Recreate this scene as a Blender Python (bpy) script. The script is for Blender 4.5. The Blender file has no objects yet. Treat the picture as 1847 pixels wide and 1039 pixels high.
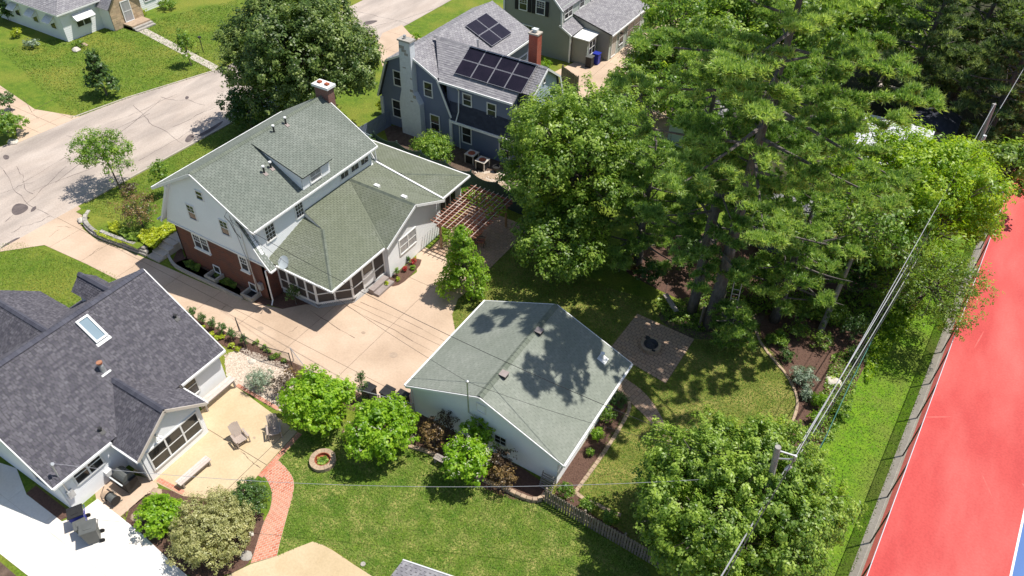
import bpy, math, random
import numpy as np
from mathutils import Vector
random.seed(7)
rng = np.random.default_rng(11)
SC = bpy.context.scene
COL = SC.collection
# ------------------------------------------------------------------ camera
CF, TH, RO, AZ, CH = 1362.0, math.radians(41.91), math.radians(1.16), math.radians(30.6), 33.0
def _w(v):
    x, y, z = v
    return np.array([x*math.cos(AZ)-y*math.sin(AZ), x*math.sin(AZ)+y*math.cos(AZ), z])
_f = np.array([0, math.cos(TH), -math.sin(TH)]); _r = np.array([1., 0, 0]); _u = np.cross(_r, _f)
CR = _w(math.cos(RO)*_r+math.sin(RO)*_u); CU = _w(-math.sin(RO)*_r+math.cos(RO)*_u); CFW = _w(_f)
cam = bpy.data.cameras.new('camera'); camo = bpy.data.objects.new('camera', cam); COL.objects.link(camo)
cam.sensor_width = 36.0; cam.lens = 36.0*CF/1847.0; cam.clip_end = 2000
from mathutils import Matrix
m = Matrix.Identity(4)
for i in range(3):
    m[i][0] = CR[i]; m[i][1] = CU[i]; m[i][2] = -CFW[i]
m[2][3] = CH
camo.matrix_world = m
SC.camera = camo
SUN = Vector((0.325, 0.325, 1.0)).normalized()
SUN_EL = math.asin(SUN.z); SUN_AZ = math.atan2(SUN.x, SUN.y)
w = bpy.data.worlds.new('World'); SC.world = w; w.use_nodes = True
nt = w.node_tree; nt.nodes.clear()
sky = nt.nodes.new('ShaderNodeTexSky'); sky.sky_type = 'NISHITA'; sky.sun_disc = False
sky.sun_elevation = SUN_EL; sky.sun_rotation = SUN_AZ
bg = nt.nodes.new('ShaderNodeBackground'); bg.inputs[1].default_value = 0.105
wo = nt.nodes.new('ShaderNodeOutputWorld')
nt.links.new(sky.outputs[0], bg.inputs[0]); nt.links.new(bg.outputs[0], wo.inputs[0])
sl = bpy.data.lights.new('sun', 'SUN'); sl.energy = 5.0; sl.angle = math.radians(0.53); sl.color = (1.0, 0.955, 0.88)
so = bpy.data.objects.new('sun', sl); COL.objects.link(so)
so.rotation_euler = SUN.to_track_quat('Z', 'Y').to_euler(); so.location = (0, 0, 60)
SC.view_settings.view_transform = 'Standard'; SC.view_settings.look = 'None'
SC.view_settings.exposure = 0.18; SC.view_settings.gamma = 1.0; SC.view_settings.use_curve_mapping = False
SC.render.engine = 'CYCLES'
try:
    SC.cycles.max_bounces = 6; SC.cycles.transparent_max_bounces = 8
except Exception: pass
# surveyed points: photo pixel -> world point at height z, or on a wall plane
def _ray(x, y): return CFW+CR*(x-923.5)/CF-CU*(y-519.5)/CF
def G(x, y, z=0.0):
    d = _ray(x, y); t = (z-CH)/d[2]; return Vector((d[0]*t, d[1]*t, z))
def GP(pts, z=0.0): return [G(x, y, z) for x, y in pts]
def ONP(x, y, p, n):
    d = Vector(_ray(x, y)); o = Vector((0, 0, CH)); n = Vector(n); t = (Vector(p)-o).dot(n)/d.dot(n); return o+d*t
# ------------------------------------------------------------------ materials
def _n(nt, t, **k):
    n = nt.nodes.new(t)
    for a, b in k.items(): setattr(n, a, b)
    return n
MATS = {}
def mat(name, c1, c2=None, scale=1.0, rough=0.8, c3=None, tint=0.0, bump=0.0, bscale=20.0, metal=0.0, spec=0.3, big=None, bigscale=0.15, stretch=None, lohi=(0.35, 0.65), detail=5, fine=0.0):
    m = bpy.data.materials.new(name); m.use_nodes = True; nt = m.node_tree; b = nt.nodes['Principled BSDF']
    b.inputs['Roughness'].default_value = rough; b.inputs['Metallic'].default_value = metal
    b.inputs['Specular IOR Level'].default_value = spec
    L = nt.links.new; c4 = lambda c: (c[0], c[1], c[2], 1)
    g = _n(nt, 'ShaderNodeNewGeometry'); pos = g.outputs['Position']
    if stretch:
        mp = _n(nt, 'ShaderNodeMapping'); mp.inputs['Scale'].default_value = stretch[:3]
        if len(stretch) > 3: mp.inputs['Rotation'].default_value = (0, 0, stretch[3])
        L(pos, mp.inputs[0]); pos2 = mp.outputs[0]
    else: pos2 = pos
    col = None
    if c2 is None: c2 = c1
    no = _n(nt, 'ShaderNodeTexNoise'); no.inputs['Scale'].default_value = scale; no.inputs['Detail'].default_value = detail; no.inputs['Roughness'].default_value = 0.6; L(pos2, no.inputs['Vector'])
    mr = _n(nt, 'ShaderNodeMapRange'); mr.inputs['From Min'].default_value = lohi[0]; mr.inputs['From Max'].default_value = lohi[1]; L(no.outputs['Fac'], mr.inputs['Value'])
    mx = _n(nt, 'ShaderNodeMix', data_type='RGBA'); mx.inputs[6].default_value = c4(c1); mx.inputs[7].default_value = c4(c2); L(mr.outputs[0], mx.inputs[0]); col = mx.outputs[2]
    if big:
        n2 = _n(nt, 'ShaderNodeTexNoise'); n2.inputs['Scale'].default_value = bigscale; n2.inputs['Detail'].default_value = 4; L(pos2, n2.inputs['Vector'])
        m2 = _n(nt, 'ShaderNodeMapRange'); m2.inputs['From Min'].default_value = .43; m2.inputs['From Max'].default_value = .68; L(n2.outputs['Fac'], m2.inputs['Value'])
        x2 = _n(nt, 'ShaderNodeMix', data_type='RGBA'); L(m2.outputs[0], x2.inputs[0]); L(col, x2.inputs[6]); x2.inputs[7].default_value = c4(big); col = x2.outputs[2]
    if fine > 0:
        n3 = _n(nt, 'ShaderNodeTexNoise'); n3.inputs['Scale'].default_value = 9; n3.inputs['Detail'].default_value = 3; L(pos, n3.inputs['Vector'])
        m3 = _n(nt, 'ShaderNodeMapRange'); m3.inputs['From Min'].default_value = .3; m3.inputs['From Max'].default_value = .7; m3.inputs['To Min'].default_value = 1-fine; m3.inputs['To Max'].default_value = 1+fine; L(n3.outputs['Fac'], m3.inputs['Value'])
        x3 = _n(nt, 'ShaderNodeVectorMath', operation='SCALE'); L(col, x3.inputs[0]); L(m3.outputs[0], x3.inputs['Scale']); col = x3.outputs[0]
    if c3 is not None:
        at = _n(nt, 'ShaderNodeAttribute', attribute_name='tint')
        x4 = _n(nt, 'ShaderNodeMix', data_type='RGBA'); mm = _n(nt, 'ShaderNodeMath', operation='MULTIPLY'); mm.inputs[1].default_value = tint; L(at.outputs['Fac'], mm.inputs[0]); L(mm.outputs[0], x4.inputs[0]); L(col, x4.inputs[6]); x4.inputs[7].default_value = c4(c3); col = x4.outputs[2]
    L(col, b.inputs['Base Color'])
    if bump:
        n5 = _n(nt, 'ShaderNodeTexNoise'); n5.inputs['Scale'].default_value = bscale; n5.inputs['Detail'].default_value = 4; L(pos2, n5.inputs['Vector'])
        bp = _n(nt, 'ShaderNodeBump'); bp.inputs['Strength'].default_value = bump; bp.inputs['Distance'].default_value = .05; L(n5.outputs['Fac'], bp.inputs['Height']); L(bp.outputs[0], b.inputs['Normal'])
    MATS[name] = m
    return m
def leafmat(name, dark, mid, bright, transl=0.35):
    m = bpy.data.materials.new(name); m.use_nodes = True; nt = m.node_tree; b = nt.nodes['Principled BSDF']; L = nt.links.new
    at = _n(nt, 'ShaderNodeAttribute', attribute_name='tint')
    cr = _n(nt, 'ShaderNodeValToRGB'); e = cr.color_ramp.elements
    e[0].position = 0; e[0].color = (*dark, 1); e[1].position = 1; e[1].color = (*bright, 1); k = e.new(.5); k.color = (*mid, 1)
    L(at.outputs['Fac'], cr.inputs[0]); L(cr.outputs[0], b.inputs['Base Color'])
    b.inputs['Roughness'].default_value = .42; b.inputs['Specular IOR Level'].default_value = .5
    tr = _n(nt, 'ShaderNodeBsdfTranslucent'); ga = _n(nt, 'ShaderNodeMix', data_type='RGBA', blend_type='MULTIPLY'); ga.inputs[0].default_value = 1; ga.inputs[7].default_value = (1.75, 1.65, .9, 1); L(cr.outputs[0], ga.inputs[6]); L(ga.outputs[2], tr.inputs[0]); mx = _n(nt, 'ShaderNodeMixShader'); mx.inputs[0].default_value = transl
    L(b.outputs[0], mx.inputs[1]); L(tr.outputs[0], mx.inputs[2]); L(mx.outputs[0], nt.nodes['Material Output'].inputs[0])
    MATS[name] = m; return m
def screenmat(name, col, alpha):
    m = bpy.data.materials.new(name); m.use_nodes = True; nt = m.node_tree; b = nt.nodes['Principled BSDF']
    b.inputs['Base Color'].default_value = (*col, 1); b.inputs['Alpha'].default_value = alpha; b.inputs['Roughness'].default_value = .7
    MATS[name] = m; return m
def glassmat(name, col, alpha=1.0):
    m = mat(name, col, tuple(c*2.2 for c in col), scale=1.3, rough=.06, spec=.6); return m
def brickmat(name, c1, c2, mortar, sc=1.0, plane='XZ', bw=.21, bh=.075, rough=.85, stain=None):
    m = bpy.data.materials.new(name); m.use_nodes = True; nt = m.node_tree; b = nt.nodes['Principled BSDF']; L = nt.links.new
    g = _n(nt, 'ShaderNodeNewGeometry'); s = _n(nt, 'ShaderNodeSeparateXYZ'); L(g.outputs['Position'], s.inputs[0])
    ad = _n(nt, 'ShaderNodeMath', operation='ADD'); L(s.outputs[0], ad.inputs[0]); L(s.outputs[1], ad.inputs[1])
    c = _n(nt, 'ShaderNodeCombineXYZ')
    if plane == 'XZ': L(ad.outputs[0], c.inputs[0]); L(s.outputs[2], c.inputs[1])
    else: L(s.outputs[0], c.inputs[0]); L(s.outputs[1], c.inputs[1])
    br = _n(nt, 'ShaderNodeTexBrick'); L(c.outputs[0], br.inputs['Vector']); br.inputs['Scale'].default_value = sc
    br.inputs['Color1'].default_value = (*c1, 1); br.inputs['Color2'].default_value = (*c2, 1); br.inputs['Mortar'].default_value = (*mortar, 1)
    br.inputs['Mortar Size'].default_value = .008; br.inputs['Brick Width'].default_value = bw; br.inputs['Row Height'].default_value = bh
    no = _n(nt, 'ShaderNodeTexNoise'); no.inputs['Scale'].default_value = 1.5; no.inputs['Detail'].default_value = 6; L(g.outputs['Position'], no.inputs['Vector'])
    mr = _n(nt, 'ShaderNodeMapRange'); mr.inputs['From Min'].default_value = .4; mr.inputs['From Max'].default_value = .7; L(no.outputs['Fac'], mr.inputs[0]); mr.inputs['To Max'].default_value = .7
    mx = _n(nt, 'ShaderNodeMix', data_type='RGBA'); L(mr.outputs[0], mx.inputs[0]); L(br.outputs['Color'], mx.inputs[6]); mx.inputs[7].default_value = (*(stain or c2), 1)
    L(mx.outputs[2], b.inputs['Base Color']); b.inputs['Roughness'].default_value = rough
    MATS[name] = m; return m
# ------------------------------------------------------------------ mesh builder
ORG = {}
class MB:
    def __init__(s): s.v = []; s.f = []; s.t = []
    def face(s, pts, t=0.5):
        n = len(s.v); s.v += [tuple(p) for p in pts]; s.f.append(tuple(range(n, n+len(pts)))); s.t.append(t)
    def prism(s, pts, d, t=0.5):       # extrude polygon by vector d
        pts = [Vector(p) for p in pts]; d = Vector(d); n = len(s.v); k = len(pts)
        s.v += [tuple(p) for p in pts]+[tuple(p+d) for p in pts]
        nrm = Vector((0, 0, 0))
        for i in range(k): nrm += (pts[i]-pts[0]).cross(pts[(i+1) % k]-pts[0])
        flip = nrm.dot(d) > 0
        top = list(range(n+k, n+2*k)); bot = list(range(n, n+k))
        if flip: s.f += [tuple(top), tuple(reversed(bot))]
        else: s.f += [tuple(reversed(top)), tuple(bot)]
        for i in range(k):
            j = (i+1) % k; q = (n+i, n+j, n+k+j, n+k+i); s.f.append(q if flip else tuple(reversed(q)))
        s.t += [t]*(k+2)
    def box(s, x0, x1, y0, y1, z0, z1, t=0.5): s.prism([(x0, y0, z0), (x1, y0, z0), (x1, y1, z0), (x0, y1, z0)], (0, 0, z1-z0), t)
    def obox(s, c, ax, L, W, H, t=0.5, z0=None):   # centre base c, heading ax, length, width, height
        c = Vector(c); a = Vector(ax).normalized(); b = Vector((0, 0, 1)).cross(a).normalized(); u = a.cross(b)
        p = [c-a*L/2-b*W/2, c+a*L/2-b*W/2, c+a*L/2+b*W/2, c-a*L/2+b*W/2]; s.prism(p, u*H, t)
    def bar(s, p0, p1, w, h, up=(0, 0, 1), t=0.5):
        p0 = Vector(p0); p1 = Vector(p1); a = (p1-p0).normalized(); b = Vector(up).cross(a)
        if b.length < 1e-4: b = Vector((1, 0, 0)).cross(a)
        b.normalize(); u = a.cross(b)
        s.prism([p0-b*w/2-u*h/2, p0+b*w/2-u*h/2, p0+b*w/2+u*h/2, p0-b*w/2+u*h/2], p1-p0, t)
    def cyl(s, p0, p1, r0, r1=None, n=10, t=0.5, cap=True):
        p0 = Vector(p0); p1 = Vector(p1); r1 = r0 if r1 is None else r1
        a = (p1-p0).normalized(); b = a.orthogonal().normalized(); c = a.cross(b); k = len(s.v)
        for p, r in ((p0, r0), (p1, r1)):
            for i in range(n):
                th = 2*math.pi*i/n; s.v.append(tuple(p+b*math.cos(th)*r+c*math.sin(th)*r))
        for i in range(n):
            j = (i+1) % n; s.f.append((k+i, k+j, k+n+j, k+n+i)); s.t.append(t)
        if cap: s.f += [tuple(reversed(range(k, k+n))), tuple(range(k+n, k+2*n))]; s.t += [t, t]
    def tube(s, pts, r, n=6, t=0.5, r1=None):
        pts = [Vector(p) for p in pts]; m = len(pts); k0 = len(s.v); r1 = r if r1 is None else r1
        for q, p in enumerate(pts):
            a = (pts[min(q+1, m-1)]-pts[max(q-1, 0)]).normalized(); b = Vector((.13, .27, 1)).cross(a).normalized() if abs(a.z) < .9 else Vector((1, .1, 0)).cross(a).normalized(); c = a.cross(b)
            rr = r+(r1-r)*q/max(1, m-1)
            for i in range(n):
                th = 2*math.pi*i/n; s.v.append(tuple(p+b*math.cos(th)*rr+c*math.sin(th)*rr))
        for q in range(m-1):
            for i in range(n):
                j = (i+1) % n; a0 = k0+q*n; s.f.append((a0+i, a0+j, a0+n+j, a0+n+i)); s.t.append(t)
        s.f += [tuple(reversed(range(k0, k0+n))), tuple(range(k0+(m-1)*n, k0+m*n))]; s.t += [t, t]
    def lathe(s, c, prof, n=16, t=0.5):
        c = Vector(c); k = len(s.v)
        for r, z in prof:
            for i in range(n):
                th = 2*math.pi*i/n; s.v.append((c.x+r*math.cos(th), c.y+r*math.sin(th), c.z+z))
        for q in range(len(prof)-1):
            for i in range(n):
                j = (i+1) % n; a = k+q*n; s.f.append((a+i, a+j, a+n+j, a+n+i)); s.t.append(t)
    def build(s, name, m, parent=None, label=None, kind=None, smooth=False, cat=None, group=None):
        o3 = ORG.get(parent.name, Vector((0, 0, 0))) if parent else Vector((0, 0, 0))
        if parent is None and kind != 'structure' and s.v:
            a = np.array(s.v); o3 = Vector(((a[:, 0].min()+a[:, 0].max())/2, (a[:, 1].min()+a[:, 1].max())/2, a[:, 2].min()))
        me = bpy.data.meshes.new(name)
        me.from_pydata([(x-o3[0], y-o3[1], z-o3[2]) for x, y, z in s.v], [], s.f)
        at = me.attributes.new('tint', 'FLOAT', 'FACE'); at.data.foreach_set('value', s.t)
        me.materials.append(MATS[m] if isinstance(m, str) else m)
        if smooth: me.polygons.foreach_set('use_smooth', [True]*len(me.polygons))
        o = bpy.data.objects.new(name, me); COL.objects.link(o)
        if parent: o.parent = parent
        else: o.location = o3
        ORG[o.name] = o3
        if label: o['label'] = label
        if cat: o['category'] = cat
        if kind: o['kind'] = kind
        if group: o['group'] = group
        return o
def thing(name, label, cat, loc=(0, 0, 0), group=None):
    o = bpy.data.objects.new(name, None); COL.objects.link(o); o.location = loc; ORG[o.name] = Vector(loc)
    o.empty_display_size = .2
    o['label'] = label; o['category'] = cat
    if group: o['group'] = group
    return o
def nmesh(name, V, F, T, m, parent=None, kind=None, label=None, cat=None, smooth=False):   # numpy verts, faces (n,k)
    o3 = np.array(ORG.get(parent.name, (0, 0, 0))) if parent else np.zeros(3)
    me = bpy.data.meshes.new(name); k = F.shape[1]
    me.vertices.add(len(V)); me.vertices.foreach_set('co', (V-o3).astype(np.float32).ravel())
    me.loops.add(F.size); me.loops.foreach_set('vertex_index', F.astype(np.int32).ravel())
    me.polygons.add(len(F)); me.polygons.foreach_set('loop_start', np.arange(0, F.size, k, dtype=np.int32)); me.polygons.foreach_set('loop_total', np.full(len(F), k, dtype=np.int32))
    me.update(calc_edges=True)
    at = me.attributes.new('tint', 'FLOAT', 'FACE'); at.data.foreach_set('value', np.clip(T, 0, 1).astype(np.float32))
    me.materials.append(MATS[m])
    o = bpy.data.objects.new(name, me); COL.objects.link(o)
    if parent: o.parent = parent
    ORG[o.name] = Vector(o3)
    if kind: o['kind'] = kind
    if label: o['label'] = label
    if cat: o['category'] = cat
    return o
def clip2(poly, ax, val, keep_gt):
    out = []
    for i in range(len(poly)):
        a, b = poly[i], poly[(i+1) % len(poly)]
        da = (a[ax]-val) if keep_gt else (val-a[ax]); db = (b[ax]-val) if keep_gt else (val-b[ax])
        if da >= 0: out.append(a)
        if (da > 0 and db < 0) or (da < 0 and db > 0):
            t = da/(da-db); out.append((a[0]+(b[0]-a[0])*t, a[1]+(b[1]-a[1])*t))
    return out
def courses(mb, poly, o, u, v, n, exp, tab, thick, jit=1.0, off0=0.0, wild=False, gap=.016):
    """lay overlapping courses (shingles or clapboards) over polygon poly given in (u,v) coordinates"""
    o, u, v, n = map(Vector, (o, u, v, n))
    vs = [p[1] for p in poly]; us = [p[0] for p in poly]; v0, v1 = min(vs), max(vs); k = 0; y = v0
    while y < v1-1e-4:
        y2 = min(y+exp, v1); st = clip2(clip2(poly, 1, y, True), 1, y2, False)
        if len(st) >= 3:
            x = min(us)-((random.random()*tab if wild else (.5+.5*(k % 2))*tab) if tab < 50 else 0)
            xe = max(us)
            while x < xe:
                w = tab*random.uniform(.6, 1.5) if (tab < 50 and wild) else tab
                c = st if tab >= 50 else clip2(clip2(st, 0, x, True), 0, x+w-gap, False)
                if len(c) >= 3:
                    th = thick*(random.uniform(.5, 1.3) if tab < 50 else 1); t = random.random() if jit else .5
                    P = lambda q: o+u*q[0]+v*q[1]+n*(off0+.002+th*(1-(q[1]-y)/exp))
                    mb.face([P(q) for q in c], t)
                    for i in range(len(c)):
                        a, b = c[i], c[(i+1) % len(c)]
                        if abs(a[1]-y) < 1e-5 and abs(b[1]-y) < 1e-5 and abs(a[0]-b[0]) > 1e-4:
                            mb.face([o+u*a[0]+v*a[1]+n*off0, o+u*b[0]+v*b[1]+n*off0, P(b), P(a)], t*.6)
                x += w
        y = y2; k += 1
def roof(house, pts, m='shingle_green', exp=.145, tab=.32, thick=.014, deck=.12, name='roof', sh=True, deckm='deck_slot_shade', label=None, wild=False, gap=.024):
    """pts: 3D polygon, first two points run along the eave"""
    P = [Vector(p) for p in pts]; u = (P[1]-P[0]).normalized(); nn = Vector((0, 0, 0))
    for i in range(1, len(P)-1): nn += (P[i]-P[0]).cross(P[i+1]-P[0])
    nn.normalize()
    if nn.z < 0: nn = -nn
    v = nn.cross(u).normalized()
    if sum((p-P[0]).dot(v) for p in P) < 0: v = -v
    d = MB(); d.prism([p for p in P], -nn*deck); dk = d.build(name, deckm, house, label=label)
    s = MB(); poly = [((p-P[0]).dot(u), (p-P[0]).dot(v)) for p in P]
    courses(s, poly, P[0], u, v, nn, exp, tab, thick, wild=wild, gap=gap)
    s.build('shingles', m, dk, kind='stuff')
    return dk
FACES = {'-Y': lambda c, s, z, off: Vector((s, c-off, z)), '+Y': lambda c, s, z, off: Vector((s, c+off, z)), '+X': lambda c, s, z, off: Vector((c+off, s, z)), '-X': lambda c, s, z, off: Vector((c-off, s, z))}
NRM = {'-Y': Vector((0, -1, 0)), '+Y': Vector((0, 1, 0)), '+X': Vector((1, 0, 0)), '-X': Vector((-1, 0, 0))}
AX = {'-Y': Vector((1, 0, 0)), '+Y': Vector((1, 0, 0)), '+X': Vector((0, 1, 0)), '-X': Vector((0, 1, 0))}
def wall(house, face, c, poly, m='siding_white', exp=.115, thick=.012, back=.12, name='wall', plain=False, label=None):
    mb = MB(); f = FACES[face]
    mb.prism([f(c, s, z, 0) for s, z in poly], -NRM[face]*back)
    if not plain: courses(mb, poly, f(c, 0, 0, 0), AX[face], (0, 0, 1), NRM[face], exp, 1e3, thick, jit=0)
    return mb.build(name, m, house, label=label)
def window(house, face, c, s0, s1, z0, z1, fr=.09, mull=0, rail=True, munt=None, m='trim_white', glass='glass', proud=.05, sill=False, name='window'):
    f = FACES[face]; mb = MB(); nn = NRM[face]
    def bx(a, b, z, zz, o0, o1): mb.prism([f(c, a, z, o0), f(c, b, z, o0), f(c, b, zz, o0), f(c, a, zz, o0)], nn*(o1-o0))
    bx(s0-fr, s0, z0-fr, z1+fr, 0, proud); bx(s1, s1+fr, z0-fr, z1+fr, 0, proud)
    bx(s0, s1, z1, z1+fr, 0, proud); bx(s0, s1, z0-fr, z0, 0, proud+.02)
    if sill: bx(s0-fr-.04, s1+fr+.04, z0-fr-.1, z0-fr-.002, 0, .12)
    for i in range(mull): x = s0+(s1-s0)*(i+1)/(mull+1); bx(x-fr/2, x+fr/2, z0, z1, 0, proud-.004)
    if rail: zm = (z0+z1)/2; bx(s0, s1, zm-.025, zm+.025, .021, proud-.012)
    w = mb.build(name, m, house)
    for i in range(mull+1):
        a = s0+(s1-s0)*i/(mull+1)+(fr/2 if i else 0); b = s0+(s1-s0)*(i+1)/(mull+1)-(fr/2 if i < mull else 0)
        rows = [(z0, zm-.025), (zm+.025, z1)] if rail else [(z0, z1)]
        for ri, (za, zb) in enumerate(rows):
            g = MB(); g.prism([f(c, a, za, .015), f(c, b, za, .015), f(c, b, zb, .015), f(c, a, zb, .015)], nn*.006, random.random()); g.build('pane', glass, w)
            if munt and (munt[2] == 2 or ri == len(rows)-1):
                q = MB(); nx, nz = munt[:2]
                for k in range(1, nx): xx = a+(b-a)*k/nx; q.prism([f(c, xx-.012, za, .022), f(c, xx+.012, za, .022), f(c, xx+.012, zb, .022), f(c, xx-.012, zb, .022)], nn*.01)
                for k in range(1, nz): zz = za+(zb-za)*k/nz; q.prism([f(c, a, zz-.012, .0335), f(c, b, zz-.012, .0335), f(c, b, zz+.012, .0335), f(c, a, zz+.012, .0335)], nn*.008)
                q.build('glazing_bar', m, w)
    return w
def trimbar(house, p0, p1, w=.16, h=.03, m='trim_white', name='fascia', up=(0, 0, 1)):
    mb = MB(); mb.bar(p0, p1, w, h, up); return mb.build(name, m, house)
def sheet(name, poly, z, m, kind='structure', parent=None, thick=0.0, label=None):
    mb = MB(); P = [Vector((p[0], p[1], z)) for p in poly]
    if thick: mb.prism([Vector((p[0], p[1], z-thick)) for p in poly], (0, 0, thick))
    else:
        a = sum(P[i].x*P[(i+1) % len(P)].y-P[(i+1) % len(P)].x*P[i].y for i in range(len(P)))
        mb.face(P if a > 0 else P[::-1])
    return mb.build(name, m, parent, kind=kind, label=label)
def smoothpoly(pts, it=2):
    for _ in range(it):
        q = []
        for i in range(len(pts)):
            a, b = Vector(pts[i]), Vector(pts[(i+1) % len(pts)]); q += [a*.75+b*.25, a*.25+b*.75]
        pts = q
    return pts
def smoothline(pts, it=2):
    pts = [Vector(p) for p in pts]
    for _ in range(it):
        q = [pts[0]]
        for a, b in zip(pts, pts[1:]): q += [a*.75+b*.25, a*.25+b*.75]
        pts = q+[pts[-1]]
    return pts
def inpoly(x, y, poly):
    ins = np.zeros(len(x), bool); n = len(poly); j = n-1
    for i in range(n):
        xi, yi, xj, yj = poly[i][0], poly[i][1], poly[j][0], poly[j][1]
        c = ((yi > y) != (yj > y)) & (x < (xj-xi)*(y-yi)/((yj-yi) or 1e-9)+xi); ins ^= c; j = i
    return ins
# ------------------------------------------------------------------ material library
mat('grass', (.085, .155, .010), (.15, .215, .018), scale=1.7, rough=.9, big=(.21, .225, .03), bigscale=.28, bump=.7, bscale=40, fine=.3)
mat('grass_backyard', (.06, .135, .010), (.15, .215, .022), scale=1.4, rough=.9, big=(.30, .29, .085), bigscale=1.1, bump=.7, bscale=40, fine=.4)
mat('grass_dry', (.12, .145, .022), (.19, .20, .035), scale=1.3, rough=.9, big=(.28, .25, .07), bigscale=.7, bump=.7, bscale=40, fine=.3)
mat('grass_strip', (.10, .22, .008), (.17, .30, .012), scale=1.6, rough=.9, big=(.16, .21, .03), bigscale=.5, bump=.8, bscale=40, fine=.3)
mat('grass_blades', (.08, .175, .012), (.13, .22, .018), scale=1.0, rough=.8, c3=(.33, .33, .10), tint=.9)
mat('street', (.44, .365, .31), (.52, .445, .385), scale=.8, rough=.9, big=(.33, .28, .245), bigscale=.5, bump=.3, bscale=25, stretch=(1.0, .28, 1, .1), fine=.10, detail=9)
mat('street_patch', (.10, .08, .08), (.16, .13, .12), scale=2, rough=.85)
mat('kerb_concrete', (.50, .45, .38), (.42, .37, .31), scale=1.5, rough=.9, fine=.08)
mat('concrete', (.545, .405, .295), (.59, .45, .335), scale=.5, rough=.85, big=(.455, .335, .24), bigscale=.3, bump=.15, bscale=30, fine=.06, detail=9)
mat('patio_concrete', (.55, .425, .265), (.60, .475, .31), scale=.7, rough=.85, big=(.49, .375, .225), bigscale=.4, bump=.15, fine=.06, detail=8)
mat('white_concrete', (.74, .71, .66), (.79, .76, .71), scale=.5, rough=.8, big=(.70, .62, .53), bigscale=.3, fine=.04, detail=8)
mat('walk_concrete', (.55, .49, .42), (.48, .42, .36), scale=1.2, rough=.85, fine=.08)
mat('mulch', (.045, .022, .016), (.13, .07, .05), scale=9, rough=.95, bump=1.0, bscale=30, c3=(.2, .12, .09), tint=.8, detail=8)
mat('soil', (.09, .06, .045), (.17, .12, .09), scale=3, rough=.95, bump=.8, bscale=20, detail=8)
mat('brick_paver', (.44, .12, .07), (.52, .17, .10), scale=3, rough=.85, c3=(.62, .30, .2), tint=.7, fine=.12, big=(.60, .36, .26), bigscale=.5)
mat('paver_joint', (.60, .42, .32), (.50, .36, .28), scale=4, rough=.95)
mat('tan_paver', (.43, .285, .19), (.50, .345, .24), scale=2.5, rough=.9, c3=(.36, .27, .21), tint=.6, fine=.15)
mat('dark_joint', (.15, .11, .085), (.10, .075, .06), scale=5, rough=.95)
mat('pine_shade_ground', (.03, .038, .014), (.06, .055, .025), scale=3, rough=.95, bump=.8, bscale=12, detail=8)  # ground tone kept dark to carry the shade under the pines
mat('scuff', (.62, .15, .13), (.56, .11, .10), scale=4, rough=.95, spec=.05)
mat('oil_stain', (.36, .27, .20), (.46, .35, .26), scale=6, rough=.8)
mat('block_tan', (.50, .38, .26), (.40, .29, .2), scale=3, rough=.9, c3=(.30, .22, .17), tint=.6, fine=.15)
mat('stone_grey', (.36, .34, .31), (.22, .2, .18), scale=3, rough=.9, c3=(.5, .46, .4), tint=.7, fine=.2)
mat('river_rock', (.42, .33, .25), (.30, .22, .17), scale=5, rough=.85, c3=(.68, .60, .50), tint=.9)
mat('court_red', (.465, .074, .070), (.525, .092, .084), scale=.8, rough=.95, spec=.05, big=(.60, .14, .125), bigscale=.35, stretch=(1, .3, 1, .5), fine=.09, detail=12)
mat('court_blue', (.08, .16, .38), (.09, .18, .42), scale=.6, rough=.75)
mat('court_line', (.82, .82, .82), rough=.7)
mat('siding_white', (.86, .87, .88), (.83, .84, .85), scale=1.2, rough=.55, fine=.02)
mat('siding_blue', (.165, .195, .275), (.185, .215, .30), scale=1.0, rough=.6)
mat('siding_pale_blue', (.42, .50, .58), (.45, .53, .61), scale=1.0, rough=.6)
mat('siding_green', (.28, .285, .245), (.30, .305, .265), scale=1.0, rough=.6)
mat('siding_green_sunlit', (.42, .46, .42), (.46, .50, .45), scale=1.0, rough=.6)  # lighter copy of the green siding, sunlight put into the colour
mat('trim_white', (.80, .80, .79), (.76, .76, .75), scale=2, rough=.5)
mat('trim_cream', (.55, .49, .43), (.6, .54, .48), scale=2, rough=.6)
mat('shingle_green', (.165, .188, .160), (.19, .21, .18), scale=1.5, rough=.9, c3=(.13, .148, .125), tint=.5, big=(.215, .235, .205), bigscale=.35, fine=.12)
mat('shingle_green_lower', (.155, .172, .120), (.175, .192, .138), scale=1.5, rough=.9, c3=(.125, .14, .095), tint=.5, big=(.19, .205, .16), bigscale=.35, fine=.12)
mat('shingle_garage', (.215, .235, .195), (.24, .26, .22), scale=1.5, rough=.9, c3=(.185, .205, .17), tint=.5, big=(.275, .29, .25), bigscale=.35, fine=.10)
mat('shingle_black', (.125, .118, .135), (.150, .142, .160), scale=1.5, rough=.9, c3=(.058, .055, .07), tint=.8, fine=.10)
mat('shingle_slate', (.30, .29, .30), (.34, .33, .34), scale=1.5, rough=.9, c3=(.20, .19, .21), tint=.8, fine=.12)
mat('shingle_dark', (.055, .06, .085), (.07, .075, .10), scale=1.5, rough=.9, c3=(.035, .038, .055), tint=.7)
mat('deck_slot_shade', (.05, .055, .05), (.06, .065, .06), scale=2, rough=.95)  # dark deck shows between tabs, slot shadow lines put into its colour
mat('shingle_cap', (.12, .14, .11), (.145, .165, .13), scale=2, rough=.9, c3=(.18, .20, .16), tint=.8, fine=.1)
mat('shingle_cap_black', (.075, .078, .10), (.10, .10, .125), scale=2, rough=.9, c3=(.05, .05, .07), tint=.6)
mat('white_membrane', (.62, .63, .65), (.50, .51, .54), scale=1.2, rough=.6, fine=.06)
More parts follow.
